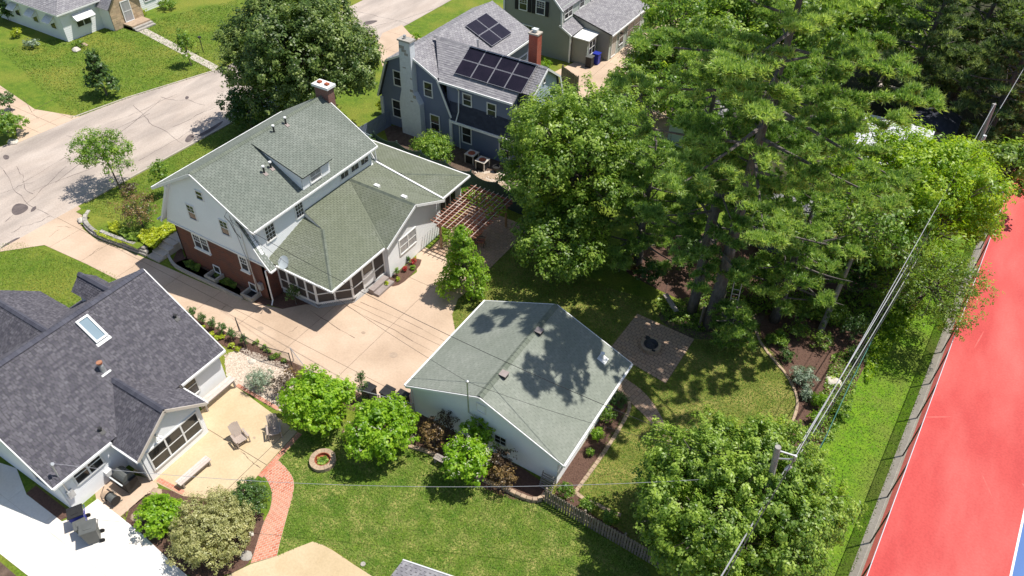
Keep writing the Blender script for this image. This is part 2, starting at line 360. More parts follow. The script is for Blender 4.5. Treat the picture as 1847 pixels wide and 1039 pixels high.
mat('glass', (.018, .02, .022), (.06, .058, .055), scale=1.1, rough=.06, spec=.6)
mat('glass_sky', (.20, .27, .32), (.23, .30, .35), scale=.6, rough=.6, spec=.05)
mat('glass_curtain', (.30, .30, .31), (.40, .40, .40), scale=2.5, rough=.15, spec=.5, stretch=(3, 3, .4))
mat('metal', (.55, .56, .57), (.45, .46, .47), scale=4, rough=.4, metal=.6)
mat('metal_dark', (.03, .03, .032), (.05, .05, .05), scale=3, rough=.5)
mat('cable_grey', (.40, .40, .42), rough=.5, metal=.3)
mat('cable_black', (.03, .03, .03), rough=.6)
mat('fence_rail', (.62, .62, .66), (.55, .55, .6), scale=3, rough=.45)
mat('rust', (.30, .11, .06), (.4, .2, .12), scale=4, rough=.8)
mat('terracotta', (.36, .10, .05), (.28, .08, .04), scale=3, rough=.8)
mat('dish', (.62, .66, .66), rough=.5)
mat('solar_cell', (.012, .009, .016), (.02, .014, .024), scale=1, rough=.22, spec=.5)
mat('solar_frame', (.30, .30, .33), rough=.4)
mat('solar_back', (.10, .15, .22), rough=.5)
mat('wood_grey', (.30, .26, .23), (.42, .37, .33), scale=4, rough=.85, c3=(.2, .18, .17), tint=.6, stretch=(1, 1, 1), fine=.15)
mat('wood_pale', (.58, .50, .45), (.66, .58, .53), scale=4, rough=.8, c3=(.5, .42, .37), tint=.6, fine=.1)
mat('cedar', (.25, .085, .05), (.36, .14, .085), scale=4, rough=.8, c3=(.42, .24, .18), tint=.6, fine=.15)
mat('cedar_pale', (.62, .50, .44), (.55, .42, .36), scale=4, rough=.8)
mat('post_wood', (.26, .16, .09), (.34, .22, .13), scale=4, rough=.8)
mat('fence_wood', (.22, .18, .145), (.32, .265, .21), scale=5, rough=.9, c3=(.15, .13, .11), tint=.7, fine=.2)
mat('fence_dark_green', (.03, .055, .05), (.04, .07, .062), scale=3, rough=.7)
mat('bark', (.11, .09, .075), (.20, .17, .145), scale=6, rough=.95, bump=.8, bscale=20, stretch=(1, 1, .25))
mat('bark_pine', (.10, .085, .08), (.19, .165, .155), scale=6, rough=.95, bump=.8, bscale=18, stretch=(1, 1, .35))
mat('bark_pale', (.26, .23, .20), (.34, .3, .27), scale=6, rough=.95, stretch=(1, 1, .25))
mat('pole_wood', (.25, .23, .21), (.40, .375, .34), scale=6, rough=.9, stretch=(1, 1, .15))
mat('plastic_grey', (.10, .105, .10), (.12, .125, .12), scale=2, rough=.5)
mat('plastic_black', (.018, .018, .02), (.03, .03, .03), scale=2, rough=.55)
mat('plastic_blue', (.02, .035, .30), (.025, .04, .34), scale=2, rough=.45)
mat('sling_tan', (.42, .34, .29), (.46, .38, .33), scale=3, rough=.8)
mat('step_grey', (.28, .235, .22), (.34, .29, .27), scale=3, rough=.8)
mat('chimney_white', (.72, .74, .76), (.66, .68, .70), scale=3, rough=.8, fine=.05)
mat('cream_stone', (.52, .38, .24), (.62, .47, .31), scale=3, rough=.9, c3=(.36, .27, .18), tint=.7)
mat('red_paint', (.55, .03, .03), rough=.5)
mat('banner_blue', (.03, .04, .35), rough=.6)
mat('car_paint', (.55, .56, .58), rough=.25, metal=.4)
mat('car_dark', (.03, .035, .04), rough=.15)
mat('tyre', (.02, .02, .02), rough=.9)
mat('ash', (.09, .085, .09), (.04, .04, .045), scale=9, rough=.95)
mat('shutter', (.015, .014, .022), rough=.6)
mat('rock_white', (.66, .60, .52), (.5, .45, .38), scale=4, rough=.85)
screenmat('porch_screen', (.10, .085, .08), .74)
screenmat('fence_mesh', (.34, .32, .36), .55)
screenmat('chain_link_dark', (.02, .02, .02), .28)
screenmat('chain_link', (.45, .45, .45), .18)
brickmat('house_brick', (.15, .042, .026), (.085, .032, .024), (.16, .11, .09), stain=(.20, .065, .035))
brickmat('chimney_brick', (.14, .05, .04), (.20, .09, .07), (.3, .24, .2))
brickmat('orange_brick', (.42, .085, .04), (.32, .06, .035), (.38, .2, .14), stain=(.36, .07, .04))
leafmat('leaf_maple', (0.032, 0.085, 0.01), (0.135, 0.245, 0.028), (0.42, 0.55, 0.1), 0.45)
leafmat('leaf_street', (0.025, 0.06, 0.012), (0.085, 0.155, 0.03), (0.34, 0.42, 0.12), 0.4)
leafmat('leaf_bright', (0.09, 0.2, 0.01), (0.19, 0.34, 0.02), (0.36, 0.52, 0.06), 0.5)
leafmat('leaf_viburnum', (0.09, 0.21, 0.008), (0.22, 0.4, 0.015), (0.42, 0.58, 0.05), 0.45)
leafmat('leaf_locust', (0.06, 0.16, 0.008), (0.185, 0.33, 0.015), (0.45, 0.58, 0.04), 0.46)
leafmat('leaf_dark', (0.025, 0.07, 0.012), (0.065, 0.14, 0.028), (0.17, 0.27, 0.07), 0.35)
leafmat('leaf_yellowgreen', (0.15, 0.17, 0.05), (0.32, 0.33, 0.12), (0.56, 0.54, 0.26), 0.3)
leafmat('leaf_gold', (.14, .2, .01), (.32, .40, .015), (.52, .56, .04), .3)
leafmat('leaf_brown', (0.07, 0.045, 0.018), (0.16, 0.1, 0.04), (0.34, 0.23, 0.08), 0.25)
leafmat('leaf_purple', (.03, .018, .012), (.07, .045, .025), (.13, .09, .05), .2)
leafmat('leaf_spruce', (0.09, 0.14, 0.09), (0.2, 0.27, 0.18), (0.38, 0.46, 0.33), 0.2)
leafmat('needle_pine', (0.025, 0.07, 0.02), (0.145, 0.275, 0.055), (0.43, 0.56, 0.17), 0.42)
leafmat('needle_dark', (0.025, 0.06, 0.028), (0.085, 0.15, 0.055), (0.28, 0.36, 0.15), 0.4)
leafmat('leaf_ash', (0.035, 0.1, 0.012), (0.14, 0.265, 0.03), (0.42, 0.55, 0.09), 0.45)
leafmat('flower_red', (.3, .02, .02), (.4, .03, .03), (.5, .05, .04), .2)
leafmat('flower_pale', (.55, .5, .42), (.65, .6, .5), (.75, .7, .62), .2)
# ------------------------------------------------------------------ setting: ground, street, drives, beds
sheet('ground', [(-400, -300), (400, -300), (400, 500), (-400, 500)], 0, 'grass')
street_poly = [(-50.3, -60), (-50.3, 22), (-50.1, 36), (-50.0, 56), (-49.6, 180), (-58.5, 180), (-58.2, 50), (-58.6, 43), (-61.0, 35), (-61.8, 30), (-62.7, 24), (-63.5, 8), (-64, -60)]
sheet('street', street_poly, .012, 'street')
def ribbon(name, pts, w, z0, z1, m, parent=None, kind=None, label=None, cat=None, seg=None, gap=.02, t=None):
    """low wall or kerb along a line; with seg it is cut into separate blocks"""
    pts = [Vector((p[0], p[1], 0)) for p in pts]
    if not seg:
        mb = MB()
        for a, b in zip(pts, pts[1:]):
            d = (b-a).normalized(); n = Vector((-d.y, d.x, 0))*w/2; e = d*w*.15
            mb.prism([a-e-n+Vector((0, 0, z0)), b+e-n+Vector((0, 0, z0)), b+e+n+Vector((0, 0, z0)), a-e+n+Vector((0, 0, z0))], (0, 0, z1-z0+random.uniform(-.002, .002)))
        return mb.build(name, m, parent, kind=kind, label=label, cat=cat)
    out = []; acc = 0; L = 0; P = [pts[0]]
    cum = [0]
    for a, b in zip(pts, pts[1:]): cum.append(cum[-1]+(b-a).length)
    def at(s):
        for i in range(len(pts)-1):
            if s <= cum[i+1] or i == len(pts)-2: return pts[i].lerp(pts[i+1], (s-cum[i])/max(1e-6, cum[i+1]-cum[i]))
    s = 0
    while s < cum[-1]-seg*.4:
        e = min(s+seg*random.uniform(.85, 1.15), cum[-1]); a, b = at(s+gap/2), at(e-gap/2)
        if (b-a).length > .03:
            mb = MB(); d = (b-a).normalized(); n = Vector((-d.y, d.x, 0))*w/2*random.uniform(.9, 1.1); h = z1-z0+random.uniform(-.012, .012); k = min(.02, w*.12)
            lo = [a-n, b-n, b+n, a+n]; hi = [a-n+d*k+n.normalized()*k, b-n-d*k+n.normalized()*k, b+n-d*k-n.normalized()*k, a+n+d*k-n.normalized()*k]
            V = [Vector((p.x, p.y, z0)) for p in lo]+[Vector((p.x, p.y, z0+h-k)) for p in lo]+[Vector((p.x, p.y, z0+h)) for p in hi]
            tt = random.random() if t is None else t
            for q in range(2):
                for i in range(4):
                    j = (i+1) % 4; mb.face([V[q*4+i], V[q*4+j], V[q*4+4+j], V[q*4+4+i]], tt)
            mb.face(V[8:12], tt); out.append((mb, m))
        s = e
    return out
def blocks(parent, name, lst):
    for mb, m in lst: mb.build(name, m, parent)
ribbon('kerb', [(-50.2, -60), (-50.2, 15.8)], .16, 0, .10, 'kerb_concrete', kind='structure')
ribbon('kerb', [(-50.2, 22.9), (-50.1, 30), (-50.0, 36), (-49.9, 54)], .16, 0, .10, 'kerb_concrete', kind='structure')
ribbon('kerb', [(-62.0, 30.2), (-61.1, 35), (-58.7, 43)], .14, 0, .05, 'kerb_concrete', kind='structure')
for pts in ([(23, 372), (34, 366), (52, 371), (50, 380), (30, 390), (20, 384)], [(58, 375), (66, 371), (65, 379), (54, 384)], [(5, 281), (12, 279), (18, 283), (15, 288), (7, 288)], [(333, 178), (336, 173), (342, 175), (338, 180)],
            [(332, 255), (340, 243), (350, 242), (351, 250), (340, 258)], [(358, 243), (372, 236), (404, 216), (400, 224), (375, 241), (359, 247)], [(0, 447), (25, 431), (40, 427), (25, 438), (3, 452)], [(655, 40), (668, 37), (684, 37), (672, 43), (660, 46)]):
    sheet('tar_patch', smoothpoly(GP(pts), 2), .018, 'street_patch')
# cracks: thin irregular tar lines as their own geometry
cr = MB()
def crack(a, b, n=14, amp=.35, w=.045):
    a, b = G(*a), G(*b); d = (b-a).normalized(); q = Vector((-d.y, d.x, 0)); P = []
    o = 0
    for i in range(n+1): o += random.uniform(-amp, amp)*.5; P.append(a.lerp(b, i/n)+q*o*math.sin(math.pi*i/n)+Vector((0, 0, .017)))
    for i in range(n):
        ww = w*random.uniform(.3, 1.2); cr.face([P[i]-q*ww/2, P[i+1]-q*ww/2, P[i+1]+q*ww/2, P[i]+q*ww/2])
for a, b in [((0, 300), (110, 400)), ((10, 400), (120, 300)), ((40, 330), (270, 205)), ((100, 330), (290, 180)), ((60, 345), (200, 270)), ((240, 190), (330, 260)), ((290, 175), (370, 190)), ((120, 245), (180, 270)), ((190, 225), (320, 170)), ((310, 230), (400, 190)), ((250, 290), (390, 215)), ((20, 420), (90, 390)), ((30, 300), (60, 350)), ((0, 350), (60, 330)), ((300, 300), (420, 225)), ((150, 240), (170, 300)), ((640, 20), (760, 50)), ((650, 55), (800, 10))]: crack(a, b)
cr.build('street_cracks', 'street_patch', kind='structure')
def slabs(base, poly, xs, ys, z, m, gap=.022, th=.012, name='slab', t=None):
    for x0, x1 in zip(xs, xs[1:]):
        for y0, y1 in zip(ys, ys[1:]):
            p = [(q[0], q[1]) for q in poly]
            p = clip2(p, 0, x0+gap/2, True)
            if len(p) > 2: p = clip2(p, 0, x1-gap/2, False)
            if len(p) > 2: p = clip2(p, 1, y0+gap/2, True)
            if len(p) > 2: p = clip2(p, 1, y1-gap/2, False)
            if len(p) > 2:
                a = abs(sum(p[i][0]*p[(i+1) % len(p)][1]-p[(i+1) % len(p)][0]*p[i][1] for i in range(len(p))))/2
                if a > .02: sheet(name, p, z+th, m, kind=None, parent=base, thick=th)
dr_poly = [(-50.3, 15.9), (-48.2, 18.2), (-44, 18.45), (-38.5, 18.55), (-31, 18.9), (-25.4, 19.25), (-18.2, 19.6), (-18.1, 24.5), (-18.0, 25.6), (-19.6, 26.4), (-20.6, 27.5), (-21.1, 28.9), (-20.9, 30.5), (-22, 32), (-26.0, 32.0), (-26.0, 31.0), (-24.9, 29.6), (-25.1, 28.2), (-26.6, 27.9), (-26.8, 25.4), (-28.2, 23.8), (-29.0, 23.3), (-29.9, 22.2), (-32, 21.6), (-35, 21.3), (-38.9, 21.1), (-41.2, 20.95), (-44, 20.7), (-46, 20.5), (-47.6, 20.75), (-48.6, 21.3), (-49.4, 22.1), (-50.3, 22.3)]
dw = sheet('driveway', dr_poly, .004, 'dark_joint')
slabs(dw, dr_poly, [-51, -47.7, -44.6, -41.2, -37.8, -34.4, -31.2, -27.3, -23.2, -17], [15, 20.6, 24.9, 28.9, 34], .008, 'concrete')
fd = [(-62.1, 25.2), (-61.6, 30.6), (-63.2, 30.1), (-66, 29.3), (-75, 30.6), (-75, 28.3), (-70, 27.6), (-64.5, 26.6)]
d2 = sheet('driveway', fd, .004, 'dark_joint'); slabs(d2, fd, [-76, -72, -69.2, -67.5, -65.8, -64.4, -62.9, -60], [20, 27.1, 28.6, 30, 34], .008, 'concrete')
# path to the cream stone porch
fp = GP([(237, 50), (255, 47), (395, 120), (385, 128)]); w1 = sheet('front_path', fp, .004, 'dark_joint')
slabs(w1, fp, [-80+1.4*i for i in range(20)], [38, 60], .008, 'walk_concrete')
bd = GP([(690, 60), (725, 45), (740, 62), (770, 75), (760, 110), (690, 120), (680, 80)]); b1 = sheet('driveway', bd, .006, 'dark_joint'); slabs(b1, bd, [-52, -48, -44, -40, -36], [40, 52, 55.5, 59, 70], .010, 'concrete')
gd = GP([(1000, 130), (1062, 100), (1100, 92), (1160, 60), (1290, 0), (1420, -20), (1440, 60), (1300, 170), (1240, 260), (1150, 250), (1060, 190)]); b2 = sheet('driveway', gd, .006, 'dark_joint'); slabs(b2, gd, list(range(-40, 10, 4)), list(range(50, 120, 5)), .010, 'concrete')
cr = MB()
def crack2(a, b, z, w=.03, n=10, amp=.12):
    a, b = G(*a), G(*b); d = (b-a).normalized(); q = Vector((-d.y, d.x, 0)); o = 0; P = []
    for i in range(n+1): o += random.uniform(-amp, amp)*.5; P.append(a.lerp(b, i/n)+q*o*math.sin(math.pi*i/n)+Vector((0, 0, z)))
    for i in range(n):
        ww = w*random.uniform(.25, 1.3); cr.face([P[i]-q*ww/2, P[i+1]-q*ww/2, P[i+1]+q*ww/2, P[i]+q*ww/2])
for a, b in [((88, 428), (108, 414)), ((104, 409), (128, 412)), ((160, 462), (185, 447)), ((398, 560), (412, 548)), ((520, 600), (538, 588)), ((625, 552), (800, 645)), ((650, 545), (810, 620)), ((410, 790), (420, 780)), ((435, 815), (470, 845)), ((560, 560), (640, 610)), ((40, 175), (70, 215)), ((60, 200), (95, 180))]: crack2(a, b, .0245 if b[0] > 100 else .024)
cr.build('driveway_cracks', 'soil', kind='structure')
for pts in ([(462, 592), (470, 588), (478, 593), (470, 598)], [(700, 640), (712, 634), (720, 642), (708, 648)], [(650, 600), (656, 597), (661, 601), (655, 604)], [(250, 500), (262, 496), (266, 503), (255, 506)], [(455, 790), (459, 787), (462, 791), (458, 793)]): sheet('oil_stain', smoothpoly(GP(pts), 2), .0235, 'oil_stain')
for i in range(26):
    x = random.uniform(6.6, 22); y = random.uniform(20, 66); L_ = random.uniform(.3, 1.6); a_ = random.uniform(0, 3.14); w__ = random.uniform(.02, .07); u_ = Vector((math.cos(a_), math.sin(a_), 0)); v_ = Vector((-u_.y, u_.x, 0))
    p_ = Vector((x, y, 0)); sheet('scuff_mark', smoothpoly([p_-u_*L_, p_-u_*L_*.3+v_*w__*2, p_+u_*L_+v_*w__, p_+u_*L_*.4-v_*w__], 1), .0165, 'scuff')
# raised front lawn of the white gambrel house, sloping up from the kerb
def fz(x, y): return .012+.56*max(0, min(1, (x+49.9)/8.0))*max(0, min(1, (y-20.2)/.6))
mb = MB(); xs = [-49.9+.9*i for i in range(13)]; ys = [20.95+.8*i for i in range(26)]
for i in range(len(xs)-1):
    for j in range(len(ys)-1):
        c = [(xs[i], ys[j]), (xs[i+1], ys[j]), (xs[i+1], ys[j+1]), (xs[i], ys[j+1])]
        if (xs[i+1] > -41.3 and ys[j] < 23.5) or (xs[i] < -48.4 and ys[j] < 21.6) or (xs[i] < -47 and ys[j] < 20.9): continue
        mb.face([(x, y, fz(x, y)) for x, y in c])
mb.build('front_lawn', 'grass', kind='structure')
# lawns with their own grass
lawn_dry = [tuple(p)[:2] for p in GP([(797, 592), (798, 545), (830, 480), (885, 415), (960, 440), (1100, 520), (1245, 560), (1365, 590), (1400, 645), (1432, 692), (1437, 740), (1408, 800), (1340, 960), (1165, 1012), (985, 903), (1000, 870)])]
sheet('lawn', lawn_dry, .004, 'grass_dry')
lawn_black = [tuple(p)[:2] for p in GP([(500, 828), (535, 783), (600, 760), (760, 775), (960, 880), (985, 905), (1165, 1018), (1200, 1100), (700, 1100), (674, 1041), (600, 990), (564, 976), (500, 1004), (522, 920), (532, 867)])]
sheet('lawn', lawn_black, .004, 'grass_backyard')
fx = lambda y: 5.32+.0625*(y-25.47)
strip = [tuple(p)[:2] for p in GP([(1480, 810), (1560, 660), (1700, 430), (1760, 300)])]+[(fx(75)-.25, 75), (fx(45)-.25, 45), (fx(12)-.25, 12), (0.5, 12), (1.2, 22), (1.4, 29)]
sheet('lawn', strip, .006, 'grass_strip')
# sports court
sheet('court_apron', [(fx(-40)-.35, -40), (fx(-40)+.3, -40), (fx(90)+.3, 90), (fx(90)-.35, 90)], .010, 'kerb_concrete')
sheet('court', [(fx(-40)+.12, -40), (60, -40), (60, 90), (fx(90)+.12, 90)], .014, 'court_red')
bx = lambda y: 11.20+.0625*(y-26.9)
leaf_spots = None
sheet('court_play_area', [(bx(-40)+.09, -40), (bx(-40)+11, -40), (bx(38)+11, 38), (bx(38)+.09, 38)], .018, 'court_blue')
sheet('court_line', [(bx(-40), -40), (bx(-40)+.1, -40), (bx(38)+.1, 38), (bx(38), 38)], .022, 'court_line')
# patio and walks of the dark roofed house
wd = [(-60, 815), (30, 845), (48, 892), (112, 941), (128, 935), (176, 900), (217, 932), (258, 965), (300, 1005), (345, 1045), (420, 1120), (60, 1120), (60, 1046), (-5, 995), (-60, 960)]
wp = GP(wd); s0 = sheet('white_driveway', wp, .004, 'walk_concrete'); slabs(s0, wp, [-36, -31.5, -28.9, -25.1, -21.4, -16], [-4, 2.1, 5.0, 9, 12], .008, 'white_concrete', gap=.012)
pp = GP([(425, 697), (536, 779), (473, 848), (457, 868), (425, 905), (330, 895), (280, 870), (240, 850), (420, 690)]); s1 = sheet('patio', pp, .004, 'dark_joint'); slabs(s1, pp, [-30, -22.9, -16], [5, 13.2, 20], .008, 'patio_concrete', gap=.03)
pt = GP([(174, 903), (217, 932), (286, 878), (280, 866), (215, 850), (170, 880)]); sheet('patio', pt, .010, 'concrete')
lc = GP([(500, 1003), (530, 990), (564, 977), (582, 983), (599, 992), (620, 1006), (639, 1019), (674, 1041), (720, 1080), (380, 1080), (407, 1040), (452, 1018)]); sheet('patio', lc, .012, 'patio_concrete')
# mulch and gravel beds
def bed(pts, m='mulch', z=.010, it=1): return sheet('mulch_bed' if m != 'river_rock' else 'gravel_bed', smoothpoly(GP(pts), it) if it else GP(pts), z, m)
bed([(217, 932), (277, 880), (326, 888), (360, 885), (430, 880), (478, 930), (470, 965), (455, 1015), (407, 1040), (345, 1045), (300, 1005), (258, 965)])
bed([(320, 540), (400, 578), (470, 620), (530, 648), (575, 668), (640, 690), (745, 735), (740, 750), (640, 745), (560, 690), (480, 650), (400, 625), (350, 590)], z=.016)
bed([(404, 640), (440, 628), (523, 660), (540, 700), (520, 745), (497, 738), (428, 697), (410, 686)], 'river_rock', .012)
bed([(47, 890), (65, 876), (132, 928), (107, 940)], z=.014, it=0); bed([(-5, 858), (15, 838), (30, 855), (15, 870)], z=.014, it=0)
bed([(600, 775), (700, 735), (745, 738), (860, 800), (975, 862), (990, 895), (972, 908), (930, 903), (880, 885), (800, 840), (745, 800), (660, 800)])
bed([(1005, 870), (1060, 790), (1105, 722), (1128, 706), (1137, 728), (1087, 820), (1037, 887), (1060, 925), (1110, 950), (1160, 990), (1160, 1005), (1000, 900)])
bed([(1365, 598), (1385, 560), (1480, 575), (1560, 560), (1600, 560), (1570, 640), (1530, 720), (1478, 812), (1440, 860), (1405, 805), (1437, 740), (1430, 690), (1398, 645)])
bed([(1180, 560), (1260, 540), (1380, 540), (1380, 590), (1270, 620), (1200, 590)], 'soil', .009, 2)
bed([(686, 507), (694, 499), (706, 500), (748, 466), (765, 470), (735, 505), (714, 518), (695, 515)], z=.026)
bed([(500, 535), (560, 552), (575, 556), (560, 548), (500, 510), (484, 500)], z=.012)
bed([(308, 478), (325, 440), (335, 470), (430, 515), (440, 540), (380, 515), (330, 492)], z=.014)
sheet('mulch_bed', [(-41.4, 24.0), (-39.0, 23.4), (-39.0, 33), (-41.0, 33)], .60, 'mulch'); 
sheet('gravel_bed', GP([(690, 225), (745, 230), (830, 265), (940, 300), (960, 345), (900, 350), (770, 290), (700, 255)]), .006, 'soil')
bed([(855, 310), (900, 308), (945, 325), (950, 345), (915, 345), (870, 330)], 'river_rock', .012)
sheet('mulch_bed', [(-39.3, 21.35), (-31.0, 21.75), (-31.0, 22.38), (-38.9, 22.38)], .014, 'mulch'); sheet('mulch_bed', [(-31.04, 22.0), (-29.9, 22.2), (-29.0, 23.25), (-28.3, 23.7), (-31.04, 23.7)], .026, 'mulch')
bed([(1100, 440), (1240, 420), (1420, 420), (1560, 430), (1600, 560), (1480, 590), (1380, 560), (1270, 560), (1180, 520), (1110, 480)], 'mulch', .0085, 2)
sheet('pine_shade_sheet', [(-9, 50), (2.5, 50), (7, 56), (8, 70), (8, 130), (-12, 130), (-9, 75)], .0075, 'pine_shade_ground')  # dark sheet over the lawn, ground shade of the corner pines painted in
# loose stones of the gravel beds
def stones(name, poly, n, r, z, m='river_rock', holes=()):
    xy = np.array([[p[0], p[1]] for p in poly]); lo, hi = xy.min(0), xy.max(0); P = rng.uniform(lo, hi, (n*3, 2)); k = inpoly(P[:, 0], P[:, 1], xy.tolist())
    for h in [dr_poly]+list(holes): k &= ~inpoly(P[:, 0], P[:, 1], [(q[0], q[1]) for q in h])
    P = P[k][:n]; n = len(P)
    base = np.array([[1, 0, 0], [0, 1, 0], [-1, 0, 0], [0, -1, 0], [0, 0, 1]], float); s = rng.uniform(.5, 1.3, (n, 1, 3))*r; s[:, :, 2] *= .7
    a = rng.uniform(0, 6.28, n); ca, sa = np.cos(a), np.sin(a); V = base[None]*s; X = V[:, :, 0]*ca[:, None]-V[:, :, 1]*sa[:, None]; Y = V[:, :, 0]*sa[:, None]+V[:, :, 1]*ca[:, None]; V[:, :, 0] = X+P[:, 0:1]; V[:, :, 1] = Y+P[:, 1:2]; V[:, :, 2] += z
    F = np.array([[0, 1, 4], [1, 2, 4], [2, 3, 4], [3, 0, 4]])[None]+(np.arange(n)*5)[:, None, None]
    return nmesh(name, V.reshape(-1, 3), F.reshape(-1, 3), np.repeat(rng.random(n), 4), m, kind='stuff')
stones('river_stones', GP([(404, 640), (440, 628), (523, 660), (540, 700), (520, 745), (497, 738), (428, 697), (410, 686)]), 3500, .055, .012)
stones('river_stones', GP([(855, 310), (900, 308), (945, 325), (950, 345), (915, 345), (870, 330)]), 500, .1, .012)
stones('bark_chips', GP([(217, 932), (277, 880), (326, 888), (430, 880), (478, 930), (470, 965), (455, 1015), (407, 1040), (345, 1045), (258, 965)]), 4000, .04, .006, 'mulch')
stones('bark_chips', GP([(1005, 870), (1060, 790), (1105, 722), (1128, 706), (1137, 728), (1087, 820), (1037, 887), (1060, 925), (1110, 950), (1160, 990), (1000, 900)]), 4500, .04, .006, 'mulch')
stones('bark_chips', GP([(1365, 598), (1385, 560), (1560, 560), (1530, 720), (1478, 812), (1405, 805), (1437, 740), (1430, 690), (1398, 645)]), 6000, .045, .006, 'mulch')
stones('bark_chips', GP([(320, 540), (400, 578), (530, 648), (640, 690), (640, 745), (480, 650), (400, 625), (350, 590)]), 3000, .04, .010, 'mulch')
# grass blades as real tufts over every lawn
def blades(name, poly, n, holes=(), m='grass_blades', zf=None, size=.09):
    xy = np.array([[p[0], p[1]] for p in poly]); lo, hi = xy.min(0), xy.max(0); P = rng.uniform(lo, hi, (n, 2)); k = inpoly(P[:, 0], P[:, 1], xy.tolist())
    for h in holes: k &= ~inpoly(P[:, 0], P[:, 1], [(q[0], q[1]) for q in h])
    P = P[k]; n = len(P); a = rng.uniform(0, 6.28, n); L = size*rng.uniform(.5, 1.3, n); wd = size*.35*rng.uniform(.6, 1.3, n)
    z0 = np.zeros(n)+.004 if zf is None else np.array([zf(x, y) for x, y in P])
    dx, dy = np.cos(a), np.sin(a); ln = rng.uniform(.2, 1.0, n)*L
    V = np.zeros((n, 3, 3)); V[:, 0] = np.stack([P[:, 0]-dy*wd, P[:, 1]+dx*wd, z0], 1); V[:, 1] = np.stack([P[:, 0]+dy*wd, P[:, 1]-dx*wd, z0], 1); V[:, 2] = np.stack([P[:, 0]+dx*ln, P[:, 1]+dy*ln, z0+L*.6], 1)
    pt = .5+.5*np.sin(P[:, 0]*.9+np.sin(P[:, 1]*.7)*2)*np.sin(P[:, 1]*1.1+P[:, 0]*.3)
    return nmesh(name, V.reshape(-1, 3), np.arange(n*3).reshape(-1, 3), rng.random(n)**2.2*(.35+.65*pt), m, kind='stuff')
blades('grass_blades', lawn_black, 90000, holes=[dr_poly, GP([(600, 775), (700, 735), (745, 738), (860, 800), (975, 862), (990, 895), (972, 908), (880, 885), (745, 800), (660, 800)])])
blades('grass_blades', lawn_dry, 110000, holes=[dr_poly, [(-18.3, 19.9), (-9, 19.9), (-9, 27.3), (-18.3, 27.3)], [(-10.9, 33.9), (-6.8, 33.7), (-6.9, 29.3), (-11, 30)], GP([(1005, 870), (1105, 722), (1137, 728), (1037, 887), (1160, 990), (1000, 900)]), GP([(1108, 700), (1125, 680), (1190, 738), (1216, 796), (1200, 800), (1173, 761)])])
blades('grass_blades', strip, 60000)
blades('grass_blades', GP([(0, 440), (40, 438), (235, 505), (300, 600), (0, 700)]), 40000, size=.08)
blades('grass_blades', GP([(0, 90), (130, 215), (230, 178), (420, 118), (430, 0), (250, 40), (0, 90)]), 50000, size=.12)
blades('grass_blades', [(-49.9, 22.3), (-47, 22.2), (-44.5, 24.2), (-42.2, 26), (-40.9, 38), (-49.9, 38)], 30000, zf=fz, size=.09)
# ------------------------------------------------------------------ white gambrel house with brick ground floor
H1 = thing('gambrel_house', 'white gambrel house with brick ground floor, green shingle roof and wrap of lower rear roofs', 'house', (-35, 28, 0))
wall(H1, '-Y', 22.4, [(-38.9, 0), (-31.05, 0), (-31.05, 3.05), (-38.9, 3.05)], 'house_brick', plain=True, name='brick_wall')
wall(H1, '+X', -31.05, [(22.4, 0), (33.2, 0), (33.2, 3.05), (22.4, 3.05)], 'house_brick', plain=True, name='brick_wall')
wall(H1, '-X', -38.9, [(22.4, 0), (33.2, 0), (33.2, 3.05), (22.4, 3.05)], 'house_brick', plain=True, name='brick_wall')
wall(H1, '+Y', 33.2, [(-38.9, 0), (-31.05, 0), (-31.05, 3.05), (-38.9, 3.05)], 'house_brick', plain=True, name='brick_wall')
gam = [(-39.45, 3.06), (-30.2, 3.06), (-30.72, 3.9), (-31.6, 5.4), (-32.25, 6.45), (-35.05, 8.12), (-37.85, 6.45), (-38.5, 5.4), (-39.1, 3.9)]
wall(H1, '-Y', 22.35, gam, back=.2, name='gable_wall'); wall(H1, '+Y', 33.25, gam, back=.2, name='gable_wall')
wall(H1, '+X', -31.1, [(22.62, 3.05), (33.15, 3.05), (33.15, 5.75), (22.62, 5.75)], name='upper_wall'); wall(H1, '-X', -39.0, [(22.62, 3.05), (33.15, 3.05), (33.15, 5.75), (22.62, 5.75)], name='upper_wall')
for sgn, xw, xb in ((1, -31.1, -32.4), (-1, -39.0, -37.7)):
    for fc, yy in (('-Y', 22.62), ('+Y', 33.15)):
        wall(H1, fc, yy, [(min(xw, xb), 5.45) if sgn < 0 else (xb, 5.45), (max(xw, xb), 5.45) if sgn < 0 else (xw, 5.45), (max(xw, xb), 6.5) if sgn < 0 else (xw, 5.72), (min(xw, xb), 5.72) if sgn < 0 else (xb, 6.5)], name='dormer_cheek', back=.06, exp=.2)
        wall(H1, fc, yy+(.001 if fc == '-Y' else -.001), [((xb+xw)/2-.72, 3.1), ((xb+xw)/2+.72, 3.1), ((xb+xw)/2+.72, 5.45), ((xb+xw)/2-.72, 5.45)], name='dormer_cheek', back=.06)
for y0, y1 in ((22.12, 22.60), (33.17, 33.5)):
    for s in (1, -1):
        X = lambda x: x if s > 0 else {-30.78: -39.2, -30.05: -39.72, -32.35: -37.75, -30.75: -39.22}.get(x, -70.1-x)
        roof(H1, [(X(-30.78), y0, 3.98), (X(-30.78), y1, 3.98), (X(-32.35), y1, 6.62), (X(-32.35), y0, 6.62)], 'shingle_green', name='lower_roof', deck=.08, deckm='trim_white')
        roof(H1, [(X(-30.05), y0, 3.10), (X(-30.05), y1, 3.10), (X(-30.78), y1, 3.97), (X(-30.78), y0, 3.97)], 'shingle_green', name='lower_roof', deck=.08, deckm='trim_white')
roof(H1, [(-30.70, 22.1, 5.80), (-30.70, 33.5, 5.80), (-35.05, 33.5, 8.32), (-35.05, 22.1, 8.32)])
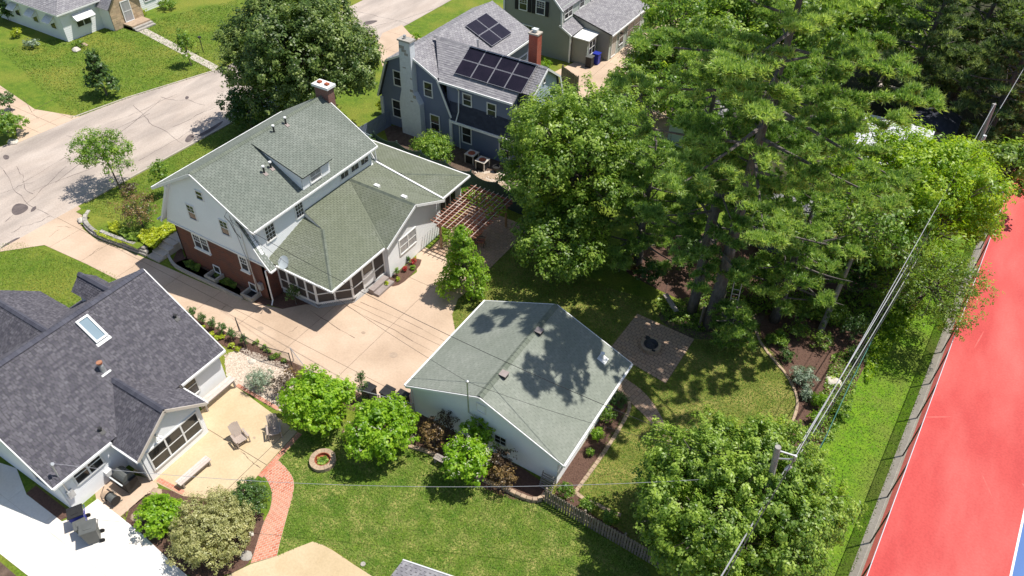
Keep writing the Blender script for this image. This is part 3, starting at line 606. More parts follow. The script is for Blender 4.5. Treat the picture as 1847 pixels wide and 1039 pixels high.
roof(H1, [(-39.40, 33.5, 5.80), (-39.40, 22.1, 5.80), (-35.05, 22.1, 8.32), (-35.05, 33.5, 8.32)])
def caps(house, a, b, m, seg=.16, w=.30, r=.05, name='ridge_caps'):
    a, b = Vector(a), Vector(b); L = (b-a).length; d = (b-a)/L; q = Vector((0, 0, 1)).cross(d).normalized(); u = d.cross(q); mb = MB(); n = int(L/seg)
    for i in range(n):
        p0 = a+d*(i*L/n); p1 = a+d*((i+1.25)*L/n if i < n-1 else L); t = random.random(); h0, h1 = .035, .015
        for sg in (1, -1):
            f = [p0+u*(r+h0-.05), p1+u*(r+h1-.05), p1+q*sg*w/2+u*(h1-.05-.07), p0+q*sg*w/2+u*(h0-.05-.07)]; mb.face(f if sg > 0 else f[::-1], t)
        mb.face([p0+u*(r+h0-.05), p0+q*w/2+u*(h0-.12), p0+u*(r-.06), p0-q*w/2+u*(h0-.12)], t*.5)
    mb.build(name, m, house, kind='stuff')
caps(H1, (-35.05, 22.1, 8.36), (-35.05, 33.5, 8.36), 'shingle_cap')
# rakes, fascias, gutters
for y in (22.07, 33.53):
    for s in (1, -1):
        X = lambda x: x if s > 0 else {-30.78: -39.2, -30.05: -39.72, -32.35: -37.75, -30.75: -39.22}.get(x, -70.1-x)
        trimbar(H1, (X(-35.05), y, 8.24), (X(-30.70), y, 5.72), .05, .17, name='rake_board'); trimbar(H1, (X(-32.3), y+.03, 6.5), (X(-30.75), y+.03, 3.92), .06, .14, name='rake_board'); trimbar(H1, (X(-30.75), y+.03, 3.9), (X(-30.05), y+.03, 3.02), .06, .14, name='rake_board')
for s in (1, -1):
    xe = -30.66 if s > 0 else -39.44
    trimbar(H1, (xe, 22.08, 5.74), (xe, 33.52, 5.74), .10, .12, name='gutter')
    trimbar(H1, (-30.0 if s > 0 else -40.1, 22.1, 3.02), (-30.0 if s > 0 else -40.1, 22.62, 3.02), .10, .10, name='gutter')
trimbar(H1, (-39.4, 22.31, 3.08), (-30.2, 22.31, 3.08), .05, .12, name='frieze_board')
window(H1, '-Y', 22.34, -36.72, -36.10, 4.36, 5.40, fr=.07, munt=(2, 2, 1)); window(H1, '-Y', 22.34, -33.86, -33.22, 4.33, 5.36, fr=.07, munt=(2, 2, 1)); window(H1, '-Y', 22.34, -35.32, -34.80, 6.38, 6.94, fr=.06)
window(H1, '-Y', 22.39, -37.2, -35.95, 1.85, 2.86, mull=1, munt=(3, 2, 1), sill=True); window(H1, '-Y', 22.39, -33.0, -32.42, 1.85, 2.86, munt=(3, 2, 1), sill=True)
window(H1, '-Y', 22.39, -36.0, -35.5, .25, .75, rail=False, fr=.06, name='basement_window'); window(H1, '-Y', 22.39, -32.75, -32.25, .25, .75, rail=False, fr=.06, name='basement_window')
window(H1, '+X', -31.09, 23.25, 23.95, 4.18, 5.22, munt=(3, 2, 2)); window(H1, '+X', -31.09, 25.85, 26.45, 4.35, 5.32, munt=(3, 2, 2))
for a in (30.1, 31.15, 32.15): window(H1, '+X', -31.09, a, a+.72, 4.84, 5.24, rail=False, munt=(2, 1, 1))
# shed dormer on the rear roof
zr = lambda x: 8.32-.5793*(x+35.05)
roof(H1, [(-30.72, 26.62, 7.02), (-30.72, 29.3, 7.02), (-34.75, 29.3, 8.17), (-34.75, 26.62, 8.17)], name='dormer_roof', deck=.08)
wall(H1, '+X', -31.0, [(26.72, 5.9), (29.2, 5.9), (29.2, 6.95), (26.72, 6.95)], name='dormer_wall')
wall(H1, '-Y', 26.72, [(-34.6, 8.05), (-31.0, 5.95), (-31.0, 7.0)], name='dormer_wall', back=.05); wall(H1, '+Y', 29.2, [(-34.6, 8.05), (-31.0, 5.95), (-31.0, 7.0)], name='dormer_wall', back=.05)
window(H1, '+X', -30.99, 27.45, 28.35, 6.15, 6.82, munt=(2, 1, 1), glass='glass_curtain')
# chimney
c = MB(); c.box(-35.55, -34.4, 33.36, 33.98, 0, 8.95); ch = c.build('chimney', 'chimney_brick', H1)
c = MB(); c.box(-35.68, -34.27, 33.25, 34.1, 8.953, 9.12); c.build('cap', 'trim_white', ch)
for x in (-35.3, -34.65):
    c = MB(); c.box(x-.14, x+.14, 33.55, 33.8, 9.12, 9.24); c.build('flue', 'terracotta', ch)
def roofpipe(house, px, py, pl, nl, h=.5, r=.06, m='metal_dark', cap='trim_white', basem='step_grey'):
    p = ONP(px, py, pl, nl); mb = MB(); mb.cyl(p-Vector((0, 0, .1)), p+Vector((0, 0, h)), r, r, 10); v = mb.build('vent_pipe', m, house, smooth=False)
    mb = MB(); mb.cyl(p+Vector((0, 0, h)), p+Vector((0, 0, h+.07)), r*1.7, r*1.5, 10); mb.build('cap', cap, v)
    n = Vector(nl).normalized(); a = Vector((0, 1, 0)); mb = MB(); b = n.cross(a); q = p+n*.025-b*.1 if b.z > 0 else p+n*.025+b*.1
    mb.prism([q-a*.12-b*.14, q+a*.12-b*.14, q+a*.12+b*.14, q-a*.12+b*.14], n*.01); mb.build('flashing', basem, v)
NR = (.5793, 0, 1)
for q, h in (((516, 224), .45), ((495, 240), .5), ((477, 312), .45), ((489, 303), .4)): roofpipe(H1, q[0], q[1], (-35.05, 22, 8.33), NR, h)
# rear wing roofs
LG = 'shingle_green_lower'
ez = 3.0
roof(H1, [(-31.1, 22.85, ez), (-25.85, 22.85, ez), (-29.3, 26.14, 3.987), (-31.1, 26.5, 4.095)], LG, name='porch_roof')
roof(H1, [(-25.85, 22.86, ez), (-25.85, 27.75, ez), (-31.1, 30.8, 4.50), (-31.1, 26.5, 4.50), (-29.3, 26.14, 3.987)], LG, name='porch_roof')
t = MB(); t.face([(-31.1, 26.48, 4.1), (-29.3, 26.12, 3.99), (-31.1, 26.48, 4.51)]); t.face([(-31.1, 26.52, 4.51), (-29.3, 26.14, 3.99), (-31.1, 26.52, 4.1)]); t.build('roof_step', 'trim_white', H1)
roof(H1, [(-25.6, 27.72, 3.0), (-25.6, 30.85, 4.5), (-31.08, 30.85, 4.5)], LG, name='wing_roof', exp=.15)
roof(H1, [(-25.7, 33.95, 3.05), (-31.1, 33.5, 4.38), (-31.1, 30.86, 4.48)], LG, name='wing_roof')
roof(H1, [(-25.6, 33.95, 3.04), (-31.1, 30.86, 4.49), (-25.6, 30.86, 4.5)], LG, name='wing_roof')
roof(H1, [(-25.84, 37.35, 3.0), (-36.2, 37.35, 3.0), (-36.2, 34.6, 3.55), (-31.2, 34.3, 3.62), (-29.4, 34.3, 3.55)], LG, name='north_roof')
roof(H1, [(-25.84, 34.03, 3.0), (-25.84, 37.33, 3.0), (-29.4, 34.31, 3.55)], LG, name='north_roof')
trimbar(H1, (-25.68, 27.76, 3.0), (-31.08, 30.84, 4.47), .22, .03, m='shingle_green_lower', name='valley')
caps(H1, (-25.6, 30.85, 4.54), (-31.0, 30.85, 4.54), 'shingle_cap', w=.26); caps(H1, (-25.87, 22.87, 3.04), (-29.3, 26.14, 4.03), 'shingle_cap', w=.34)
caps(H1, (-25.9, 37.3, 3.04), (-29.4, 34.31, 3.59), 'shingle_cap', w=.24)
for a, b in (((-30.25, 22.80, 2.95), (-25.84, 22.80, 2.95)), ((-25.80, 22.78, 2.95), (-25.76, 27.68, 2.95)), ((-25.78, 34.0, 2.95), (-25.78, 37.4, 2.95)), ((-25.78, 37.4, 2.95), (-36, 37.4, 2.95))): trimbar(H1, a, b, .10, .12, name='gutter')
trimbar(H1, (-25.65, 33.98, 3.06), (-31.15, 33.58, 4.42), .13, .09, name='gutter')
for a, b in (((-25.56, 27.72, 2.93), (-25.56, 30.88, 4.42)), ((-25.56, 30.82, 4.42), (-25.56, 33.95, 2.95))): trimbar(H1, a, b, .05, .17, name='rake_board')
mb = MB(); mb.tube([(-31.0, 33.55, 5.6), (-31.0, 33.6, 4.9), (-31.0, 33.62, 4.55)], .045); mb.build('downspout', 'trim_white', H1)
mb = MB(); mb.tube([(-30.3, 22.75, 2.95), (-30.75, 22.3, 2.7), (-30.75, 22.3, .3), (-30.65, 22.05, .08)], .05); mb.build('downspout', 'trim_white', H1)
for q in ((680, 337), (729, 357)):
    p = ONP(q[0], q[1], (-25.6, 30.86, 4.5), (.0, .47, 1)); mb = MB(); mb.box(p.x-.2, p.x+.2, p.y-.12, p.y+.12, p.z-.1, p.z+.16); mb.build('roof_vent', 'trim_white', H1)
# wing walls
wall(H1, '+X', -26.05, [(28.2, 0), (34.0, 0), (34.0, 2.8), (30.85, 4.3), (28.2, 3.0)], name='wing_wall'); wall(H1, '-Y', 28.2, [(-27.2, 0), (-26.05, 0), (-26.05, 2.95), (-27.2, 2.95)], name='wing_wall')
wall(H1, '+X', -26.4, [(34.0, 0), (37.1, 0), (37.1, 2.85), (34.0, 2.85)], name='wing_wall'); wall(H1, '+Y', 37.1, [(-36, 0), (-26.4, 0), (-26.4, 2.9), (-36, 2.9)], name='wing_wall')
window(H1, '+X', -26.04, 29.45, 31.15, 1.15, 2.25, mull=1, glass='glass_curtain'); window(H1, '+X', -26.39, 34.5, 36.3, .4, 2.4, mull=2, rail=False)
# screened porch
pb = [(-31.0, 23.45), (-28.05, 23.5), (-26.5, 25.1), (-26.35, 28.1)]
P = [Vector((x, y, 0)) for x, y in pb]
mb = MB(); mb.prism([(x, y, .35) for x, y in pb]+[(-31, 28.1, .35)], (0, 0, .06)); pf = mb.build('porch_floor', 'step_grey', H1)
def seg(a, b, n, door=None):
    d = (b-a).normalized(); q = Vector((d.y, -d.x, 0)); L = (b-a).length
    for i in range(n+1):
        p = a.lerp(b, i/n); mb = MB(); mb.obox(p+Vector((0, 0, .36)), d, .11, .11, 2.5); mb.build('porch_post', 'trim_white', H1)
    for z, h in ((.40, .14), (1.15, .07), (2.72, .14)):
        for i in range(n):
            if i == door and z > .3 and z < 2: continue
            u0, u1 = a.lerp(b, i/n)+d*.06, a.lerp(b, (i+1)/n)-d*.06; mb = MB(); mb.bar(u0+Vector((0, 0, z)), u1+Vector((0, 0, z)), .07, h); mb.build('rail', 'trim_white', H1)
    for i in range(n):
        u0, u1 = a.lerp(b, i/n)+d*.055, a.lerp(b, (i+1)/n)-d*.055
        if i == door:
            mb = MB(); mb.bar(u0+Vector((0, 0, .85)), u1+Vector((0, 0, .85)), .04, .75); dd = mb.build('screen_door', 'trim_white', H1)
            for z in (1.35, 2.55): mb = MB(); mb.bar(u0+Vector((0, 0, z)), u1+Vector((0, 0, z)), .04, .2); mb.build('door_rail', 'trim_white', dd)
            mb = MB(); mb.prism([u0+Vector((0, 0, 1.2)), u1+Vector((0, 0, 1.2)), u1+Vector((0, 0, 2.6)), u0+Vector((0, 0, 2.6))], q*.004); mb.build('pane', 'glass', dd)
        else:
            for za, zb in ((.46, 1.12), (1.18, 2.66)):
                mb = MB(); mb.prism([u0+Vector((0, 0, za)), u1+Vector((0, 0, za)), u1+Vector((0, 0, zb)), u0+Vector((0, 0, zb))], q*.003); mb.build('screen', 'porch_screen', H1)
    mb = MB(); k = int(L/.11)
    for i in range(k+1):
        for sg in (1, -1):
            p0 = a+d*(i*L/k); p1 = a+d*max(0, min(L, i*L/k+sg*.32)); f = abs((p1-p0).length)/.32
            if f > .1: mb.bar(p0+q*.03+Vector((0, 0, .02)), p1+q*(.03+.012*sg)+Vector((0, 0, .02+.31*f)), .008, .035, up=q)
    mb.build('lattice', 'trim_white', H1, kind='stuff')
seg(P[0], P[1], 4); seg(P[1], P[2], 2); seg(P[2], P[3], 3, door=1)
mb = MB(); mb.prism([(-30.9, 23.6, .0), (-28.1, 23.65, .0), (-26.65, 25.15, .0), (-26.5, 28.0, 0), (-30.9, 28, 0)], (0, 0, .34)); mb.build('porch_underside', 'metal_dark', H1)
for i, (dx, z) in enumerate(((.42, .36), (.84, .19))):
    mb = MB(); mb.box(-26.3+dx-.42, -26.3+dx, 26.3, 27.9, 0, z); mb.build('step', 'step_grey', H1)
# utility gear on the brick gable
mb = MB(); mb.tube([(-31.9, 22.2, .4), (-31.9, 22.2, 5.9)], .035); mb.build('conduit', 'metal', H1); mb = MB(); mb.tube([(-31.6, 22.2, .3), (-32.6, 22.22, 6.2)], .025); mb.build('conduit', 'cable_grey', H1)
mb = MB(); mb.box(-31.65, -31.35, 22.12, 22.34, .9, 1.4); mb.build('electric_meter', 'metal', H1)
mb = MB(); mb.tube([(-32.7, 22.25, 6.5), (-32.9, 22.1, 6.1), (-32.5, 22.1, 5.8), (-32.3, 22.1, 5.2), (-31.9, 22.1, 4.9)], .02); mb.build('service_cable', 'cable_black', H1)
D = thing('satellite_dish', 'pale grey satellite dish on the eave of the screened porch roof', 'satellite dish', (-29.45, 22.95, 3.15))
dn = Vector((-.1, -.75, .62)).normalized(); a = dn.orthogonal().normalized(); b = dn.cross(a); cc = Vector((-29.45, 22.8, 3.62)); mb = MB()
rg = [[cc+(a*math.cos(k*math.pi/10)+b*math.sin(k*math.pi/10))*r+dn*(r*r*.28) for k in range(20)] for r in (.02, .18, .32, .42)]
for r0, r1 in zip(rg, rg[1:]):
    for k in range(20): mb.face([r0[k], r0[(k+1) % 20], r1[(k+1) % 20], r1[k]]); mb.face([p-dn*.02 for p in (r1[k], r1[(k+1) % 20], r0[(k+1) % 20], r0[k])])
mb.build('reflector', 'dish', D, smooth=True); mb = MB(); mb.tube([(-29.45, 23.0, 3.1), (-29.45, 23.0, 3.5), cc-dn*.03], .03); mb.build('mast', 'metal', D); mb = MB(); mb.tube([cc-b*.38+dn*.02, cc+dn*.42], .014); mb.build('feed_arm', 'metal', D); mb = MB(); mb.cyl(cc+dn*.38, cc+dn*.48, .035); mb.build('receiver', 'metal', D)
# low parts along the drive side
W = thing('retaining_wall', 'low concrete retaining wall along the shaded drive beside the brick gable', 'wall', (-36, 22, 0))
for pts in ([G(300, 452)[:2], G(311, 478)[:2], G(330, 490)[:2], G(380, 513)[:2], G(437, 541)[:2]],):
    ribbon('wall_body', smoothline([(p[0], p[1], 0) for p in pts], 2), .16, 0, .22, 'kerb_concrete', W)
for q in ((-36.2, -35.2), (-32.9, -31.9)):
    t = thing('window_well', 'concrete window well below the %s basement window of the brick wall' % ('street-side' if q[0] < -34 else 'garden-side'), 'window well', (q[0], 22, 0), group='window wells')
    for bx_ in ((q[0], q[0]+.12, 21.6, 22.38), (q[1]-.12, q[1], 21.6, 22.38), (q[0]+.121, q[1]-.121, 21.6, 21.72)):
        mb = MB(); mb.box(*bx_, 0, .34); mb.build('side', 'kerb_concrete', t)
    mb = MB(); mb.box(q[0]+.12, q[1]-.12, 21.72, 22.38, .0, .03); mb.build('bottom', 'metal_dark', t)
# entrance steps up the front slope
ST = thing('front_steps', 'pale concrete steps climbing from the drive to the front of the brick wall', 'steps', (-40, 22, 0))
for i in range(4):
    mb = MB(); mb.box(-41.2, -40.05, 21.1+.46*i, 21.1+.46*(i+1), 0, .14+.14*i); mb.build('step', 'walk_concrete', ST)
mb = MB(); mb.box(-41.2, -39.1, 22.941, 24.6, 0, .615); mb.build('landing', 'walk_concrete', ST)

# ------------------------------------------------------------------ detached garage
GA = thing('garage', 'detached white garage with low green shingle gable roof', 'garage', (-13.5, 23.6, 0))
gp = [(-17.95, 0), (-9.05, 0), (-9.05, 2.4), (-13.42, 4.28), (-17.95, 2.4)]
wall(GA, '-Y', 20.1, gp, name='gable_wall'); wall(GA, '+Y', 27.25, gp, name='gable_wall')
wall(GA, '+X', -9.05, [(20.1, 0), (27.25, 0), (27.25, 2.4), (20.1, 2.4)]); wall(GA, '-X', -17.95, [(20.1, 0), (27.25, 0), (27.25, 2.3), (20.1, 2.3)])
roof(GA, [(-8.62, 19.78, 2.42), (-8.62, 27.55, 2.42), (-13.42, 27.55, 4.42), (-13.42, 19.78, 4.42)], 'shingle_garage', exp=.15, tab=.33, thick=.007, gap=.008)
roof(GA, [(-18.12, 27.55, 2.38), (-18.12, 19.78, 2.38), (-13.42, 19.78, 4.42), (-13.42, 27.55, 4.42)], 'shingle_garage', exp=.15, tab=.33, thick=.007, gap=.008)
caps(GA, (-13.42, 19.78, 4.46), (-13.42, 27.55, 4.46), 'shingle_cap', seg=.28, w=.36)
for s in (-8.56, -18.17): trimbar(GA, (s, 19.75, 2.33), (s, 27.58, 2.33), .11, .11, name='gutter')
for y in (19.74, 27.59):
    trimbar(GA, (-13.42, y, 4.33), (-8.6, y, 2.33), .05, .15, name='rake_board'); trimbar(GA, (-13.42, y, 4.33), (-18.12, y, 2.29), .05, .15, name='rake_board')
window(GA, '-Y', 20.09, -13.75, -13.3, 2.9, 3.4, rail=False, glass='siding_white', fr=.06, name='gable_vent'); window(GA, '-Y', 20.09, -12.7, -12.05, 1.05, 1.65, rail=False, munt=(2, 2, 1), fr=.06)
mb = MB(); mb.box(-18.06, -17.952, 20.6, 26.7, .02, 2.1); mb.build('garage_door', 'trim_white', GA)
for q in ((909, 678), (972, 600)):
    p = ONP(q[0], q[1], (-13.42, 20, 4.42), (.4167, 0, 1)); mb = MB(); mb.box(p.x-.17, p.x+.17, p.y-.17, p.y+.17, p.z-.1, p.z+.16); v = mb.build('roof_vent', 'metal_dark', GA); mb = MB(); mb.box(p.x-.2, p.x+.2, p.y-.2, p.y+.2, p.z+.161, p.z+.2); mb.build('hood', 'step_grey', v)
p = ONP(1086, 647, (-13.42, 20, 4.42), (.4167, 0, 1)); mb = MB(); mb.cyl(p, p+Vector((0, 0, .38)), .07); v = mb.build('vent_pipe', 'trim_white', GA); mb = MB(); mb.cyl(p+Vector((0, 0, .38)), p+Vector((0, 0, .44)), .12); mb.build('cap', 'trim_white', v)
mb = MB(); mb.prism([(p.x-.2, p.y-.25, p.z+.11), (p.x+.3, p.y-.25, p.z-.1), (p.x+.3, p.y+.25, p.z-.1), (p.x-.2, p.y+.25, p.z+.11)], (0, 0, .02)); mb.build('flashing', 'trim_white', v)
mb = MB(); mb.tube([(-13.62, 20.02, .8), (-13.62, 20.02, 2.2), (-14.0, 19.65, 3.0), (-14.0, 19.62, 5.3)], .045); ms = mb.build('service_mast', 'metal', GA)
mb = MB(); mb.lathe((-14.0, 19.62, 5.25), [(.05, 0), (.09, .05), (.08, .13), (0.001, .17)], 10); mb.build('weatherhead', 'metal', ms)
mb = MB(); mb.tube([(-18.0, 20.2, 2.3), (-18.0, 20.05, 2.0), (-18.0, 20.05, .1)], .04); mb.build('downspout', 'trim_white', GA)

# ------------------------------------------------------------------ dark roofed house
H2 = thing('dark_roof_house', 'white sided bungalow with charcoal shingle roof, skylight and gabled rear room', 'house', (-32, 11, 0))
EX, EZ, RX, RZ = -27.98, 2.55, -33.0, 6.1
SB = dict(m='siding_white', exp=.105, thick=.016)
sl2 = (RZ-EZ)/(EX-RX)
gp = [(-37.7, 0), (-28.3, 0), (-28.3, 2.62), (RX, 5.95), (-37.7, 2.62)]
wall(H2, '-Y', 6.35, gp, **SB, name='gable_wall'); wall(H2, '+Y', 16.15, gp, **SB, name='gable_wall')
wall(H2, '+X', -28.3, [(6.35, 0), (16.15, 0), (16.15, 2.5), (6.35, 2.5)], **SB); wall(H2, '-X', -37.7, [(6.35, 0), (16.15, 0), (16.15, 2.5), (6.35, 2.5)], **SB)
BS = dict(m='shingle_black', exp=.135, tab=.19, thick=.022, wild=True)
roof(H2, [(EX, 6.05, EZ), (EX, 16.4, EZ), (RX, 16.4, RZ), (RX, 6.05, RZ)], **BS); roof(H2, [(-38.02, 16.4, EZ), (-38.02, 6.05, EZ), (RX, 6.05, RZ), (RX, 16.4, RZ)], **BS)
caps(H2, (RX, 6.05, RZ+.04), (RX, 16.4, RZ+.04), 'shingle_cap_black', seg=.2, w=.36)
for a, b in ((6.02, 9.15), (13.45, 16.42)): trimbar(H2, (EX+.05, a, EZ-.06), (EX+.05, b, EZ-.06), .12, .12, name='gutter')
for s in (1, -1):
    X = lambda x: x if s > 0 else 2*RX-x
    for y in (6.02, 16.43): trimbar(H2, (X(RX), y, RZ-.09), (X(EX), y, EZ-.09), .05, .17, name='rake_board')
wall(H2, '+X', -26.45, [(9.5, 0.0), (13.1, 0.0), (13.1, 2.3), (11.3, 3.72), (9.5, 2.3)], **SB, name='rear_room_gable'); wall(H2, '-Y', 9.5, [(-28.3, 0), (-26.45, 0), (-26.45, 2.35), (-28.3, 2.35)], **SB, name='rear_room_wall'); wall(H2, '+Y', 13.1, [(-28.3, 0), (-26.45, 0), (-26.45, 2.35), (-28.3, 2.35)], **SB, name='rear_room_wall')
wz, wy = 3.92, 11.3; xr = EX-(wz-EZ)/sl2
for s in (1, -1):
    ye = wy+s*2.12; z_e = 2.3; xv = -28.15
    roof(H2, [(-26.15, ye, z_e), (xv, ye, z_e), (xr, wy, wz), (-26.15, wy, wz)] if s > 0 else [(xv, ye, z_e), (-26.15, ye, z_e), (-26.15, wy, wz), (xr, wy, wz)], **BS, name='rear_room_roof')
    trimbar(H2, (-26.12, ye, z_e-.08), (-26.12, wy, wz-.08), .05, .16, m='trim_cream', name='rake_board'); trimbar(H2, (-26.1, ye+s*.05, z_e-.06), (-28.0, ye+s*.05, z_e-.06), .1, .1, name='gutter')
caps(H2, (-26.15, wy, wz+.04), (xr-.1, wy, wz+.04), 'shingle_cap_black', seg=.2, w=.34)
window(H2, '+X', -26.43, 9.85, 12.8, .62, 1.95, mull=2); window(H2, '+X', -28.28, 7.1, 8.5, 1.35, 2.28, mull=1); window(H2, '+X', -28.28, 13.55, 14.4, 1.0, 2.25)
window(H2, '-Y', 6.33, -30.5, -29.65, 1.1, 2.15)
mb = MB(); mb.tube([(-26.5, 9.42, 2.25), (-26.5, 9.42, .15)], .045); mb.build('downspout', 'trim_white', H2)
NB = Vector((sl2, 0, 1)).normalized(); PB = (EX, 6, EZ)
A = [ONP(x, y, PB, NB) for x, y in ((141, 585), (159, 573), (190, 603), (172, 615))]
sk = MB()
A0 = sum(A, Vector())/4; yl = 1.0*abs(A[1].y-A[0].y)/2+.1; up = Vector((-1, 0, sl2)).normalized(); ya = Vector((0, 1, 0))
hl = .74; hw = .30
def quad(c, w_, h_, off): return [c-ya*w_-up*h_+NB*off, c+ya*w_-up*h_+NB*off, c+ya*w_+up*h_+NB*off, c-ya*w_+up*h_+NB*off]
fr = MB()
for cy_, cu_, w_, h_ in ((-hw, 0, .05, hl), (hw, 0, .05, hl), (0, -hl+.05, hw-.051, .05), (0, hl-.05, hw-.051, .05)): fr.prism(quad(A0+ya*cy_+up*cu_, w_, h_, 0), NB*.14)
sko = fr.build('skylight', 'trim_white', H2); g_ = MB(); g_.prism(quad(A0, hw-.05, hl-.1, .06), NB*.02); g_.build('pane', 'glass_sky', sko)
f_ = MB(); f_.prism(quad(A0-up*(hl+.1), hw+.1, .09, .015), NB*.015); f_.build('flashing', 'trim_white', sko)
p = ONP(186, 668, PB, NB); mb = MB(); mb.cyl(p-Vector((0, 0, .2)), p+Vector((0, 0, .35)), .16, .12, 12); v = mb.build('flue_pipe', 'metal', H2); mb = MB(); mb.cyl(p+Vector((0, 0, .35)), p+Vector((0, 0, .5)), .09, .09, 12); mb.build('neck', 'metal', v); mb = MB(); mb.cyl(p+Vector((0, 0, .5)), p+Vector((0, 0, .6)), .14, .15, 12); mb.build('cap', 'rust', v); f_ = MB(); f_.prism(quad(p-up*.22, .26, .05, .02), NB*.02); f_.build('flashing', 'trim_white', v)
for q in ((317, 573), (182, 777)): roofpipe(H2, q[0], q[1], PB, NB, .16, .06, 'metal_dark', 'metal_dark', 'metal_dark')
mb = MB(); mb.tube([(-28.2, 6.55, .9), (-28.2, 6.55, 2.4), (-28.15, 6.6, 3.7)], .04); v = mb.build('service_mast', 'metal', H2); mb = MB(); mb.cyl((-28.15, 6.6, 3.65), (-28.0, 6.6, 3.78), .08); mb.build('weatherhead', 'metal', v)
mb = MB(); mb.box(-28.28, -28.1, 6.45, 6.75, 1.0, 1.45); mb.build('electric_meter', 'metal', H2); mb = MB(); mb.box(-28.28, -28.05, 8.3, 8.65, .55, .85); mb.build('vent_hood', 'trim_white', H2)
mb = MB(); mb.cyl((-26.43, 10.55, 2.62), (-26.2, 10.55, 2.62), .05); lp = mb.build('flood_light', 'metal', H2)
for dy in (-.12, .12): mb = MB(); mb.cyl((-26.25, 10.55+dy*.3, 2.6), (-26.08, 10.55+dy, 2.5), .05, .08); mb.build('lamp_head', 'trim_white', lp)
# street side cross gables of the dark roof
def xgable(x0, wy, hw_, wz, ez_, gx, name):
    """roof running out to -X from the main west slope, gable end at gx"""
    for s in (1, -1):
        ye = wy+s*hw_; roof(H2, [(gx, ye, ez_), (x0, ye, ez_), (x0, wy, wz), (gx, wy, wz)] if s < 0 else [(x0, ye, ez_), (gx, ye, ez_), (gx, wy, wz), (x0, wy, wz)], **BS, name=name)
    caps(H2, (gx, wy, wz+.04), (x0, wy, wz+.04), 'shingle_cap_black', seg=.2, w=.3)
    wall(H2, '-X', gx+.3, [(wy-hw_+.2, 2.0), (wy+hw_-.2, 2.0), (wy+hw_-.2, ez_), (wy, wz-.15), (wy-hw_+.2, ez_)], **SB, name=name.replace('roof', 'wall'))
    for s in (1, -1): 
        fc = '-Y' if s < 0 else '+Y'; wall(H2, fc, wy+s*(hw_-.2), [(gx+.3, 2.0), (x0, 2.0), (x0, ez_), (gx+.3, ez_)], **SB, name=name.replace('roof', 'wall'))
xgable(-34.0, 14.75, .78, 5.35, 4.55, -36.6, 'dormer_roof'); xgable(-33.6, 11.0, 2.6, 5.5, 3.4, -39.6, 'front_gable_roof')
# ------------------------------------------------------------------ blue gambrel house with solar panels
H3 = thing('gambrel_house', 'slate blue gambrel house with rooftop solar panels and painted white chimney', 'house', (-33, 48, 0))
SL = dict(m='shingle_slate', exp=.19, tab=.36, thick=.02)
BB = dict(m='siding_blue', exp=.16, thick=.012)
wall(H3, '-Y', 44.12, [(-39.1, 0), (-25.4, 0), (-25.4, 2.45), (-31.9, 2.45), (-39.1, 2.45)], **BB)
wall(H3, '-Y', 44.1, [(-39.2, 2.45), (-31.95, 2.45), (-32.5, 3.9), (-33.3, 5.8), (-35.9, 7.05), (-38.0, 6.0), (-38.8, 4.0)], **BB, name='gable_wall', back=.15)
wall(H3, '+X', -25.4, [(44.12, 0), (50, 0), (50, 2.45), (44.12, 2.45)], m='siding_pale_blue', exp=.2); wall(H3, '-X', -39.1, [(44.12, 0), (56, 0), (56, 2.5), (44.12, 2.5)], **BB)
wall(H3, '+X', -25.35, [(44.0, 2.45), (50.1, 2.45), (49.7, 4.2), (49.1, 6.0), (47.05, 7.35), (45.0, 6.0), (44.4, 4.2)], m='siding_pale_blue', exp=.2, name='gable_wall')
wall(H3, '+Y', 56.0, [(-39.1, 0), (-32, 0), (-32, 5.2), (-35.9, 7.0), (-38.4, 5.8), (-39.1, 2.5)], **BB); wall(H3, '+X', -31.9, [(50.1, 0), (56, 0), (56, 5.2), (50.1, 5.2)], **BB, name='upper_wall')
wall(H3, '+Y', 50.0, [(-31.9, 0), (-25.4, 0), (-25.4, 2.5), (-31.9, 2.5)], **BB)
# street wing: west lower + upper, east upper
roof(H3, [(-39.35, 56.3, 2.6), (-39.35, 43.85, 2.6), (-38.05, 43.85, 6.1), (-38.05, 56.3, 6.1)], 'shingle_dark', name='lower_roof', exp=.2)
roof(H3, [(-38.1, 56.3, 6.08), (-38.1, 43.85, 6.08), (-35.9, 43.85, 7.2), (-35.9, 56.3, 7.2)], **SL)
roof(H3, [(-33.1, 43.85, 5.75), (-33.1, 46.9, 5.75), (-35.9, 46.9, 7.2), (-35.9, 43.85, 7.2)], **SL)
roof(H3, [(-31.4, 46.5, 5.2), (-31.4, 56.3, 5.2), (-35.9, 56.3, 7.2), (-35.9, 46.5, 7.2)], **SL)
roof(H3, [(-31.75, 43.85, 2.5), (-31.75, 44.2, 2.5), (-33.15, 44.2, 5.75), (-33.15, 43.85, 5.75)], 'shingle_dark', name='lower_roof', exp=.2)
# rear wing
roof(H3, [(-31.85, 43.7, 2.55), (-25.2, 43.7, 2.55), (-25.2, 45.05, 6.0), (-32.9, 45.05, 6.0)], 'shingle_dark', name='lower_roof', exp=.18)
roof(H3, [(-25.2, 50.4, 2.55), (-31.85, 50.4, 2.55), (-31.85, 49.05, 6.0), (-25.2, 49.05, 6.0)], 'shingle_dark', name='lower_roof', exp=.18)
wz3 = 7.45
roof(H3, [(-26.25, 45.0, 6.02), (-25.1, 45.0, 6.02), (-25.1, 47.05, wz3), (-26.25, 47.05, wz3)], **SL)
roof(H3, [(-32.9, 43.85, 5.62), (-26.2, 43.85, 5.62), (-26.2, 47.05, wz3+.02), (-35.4, 47.05, wz3+.02)], **SL, name='dormer_roof', deckm='shingle_slate')
roof(H3, [(-25.1, 49.1, 6.02), (-34.2, 49.1, 6.02), (-35.6, 47.05, wz3), (-25.1, 47.05, wz3)], **SL)
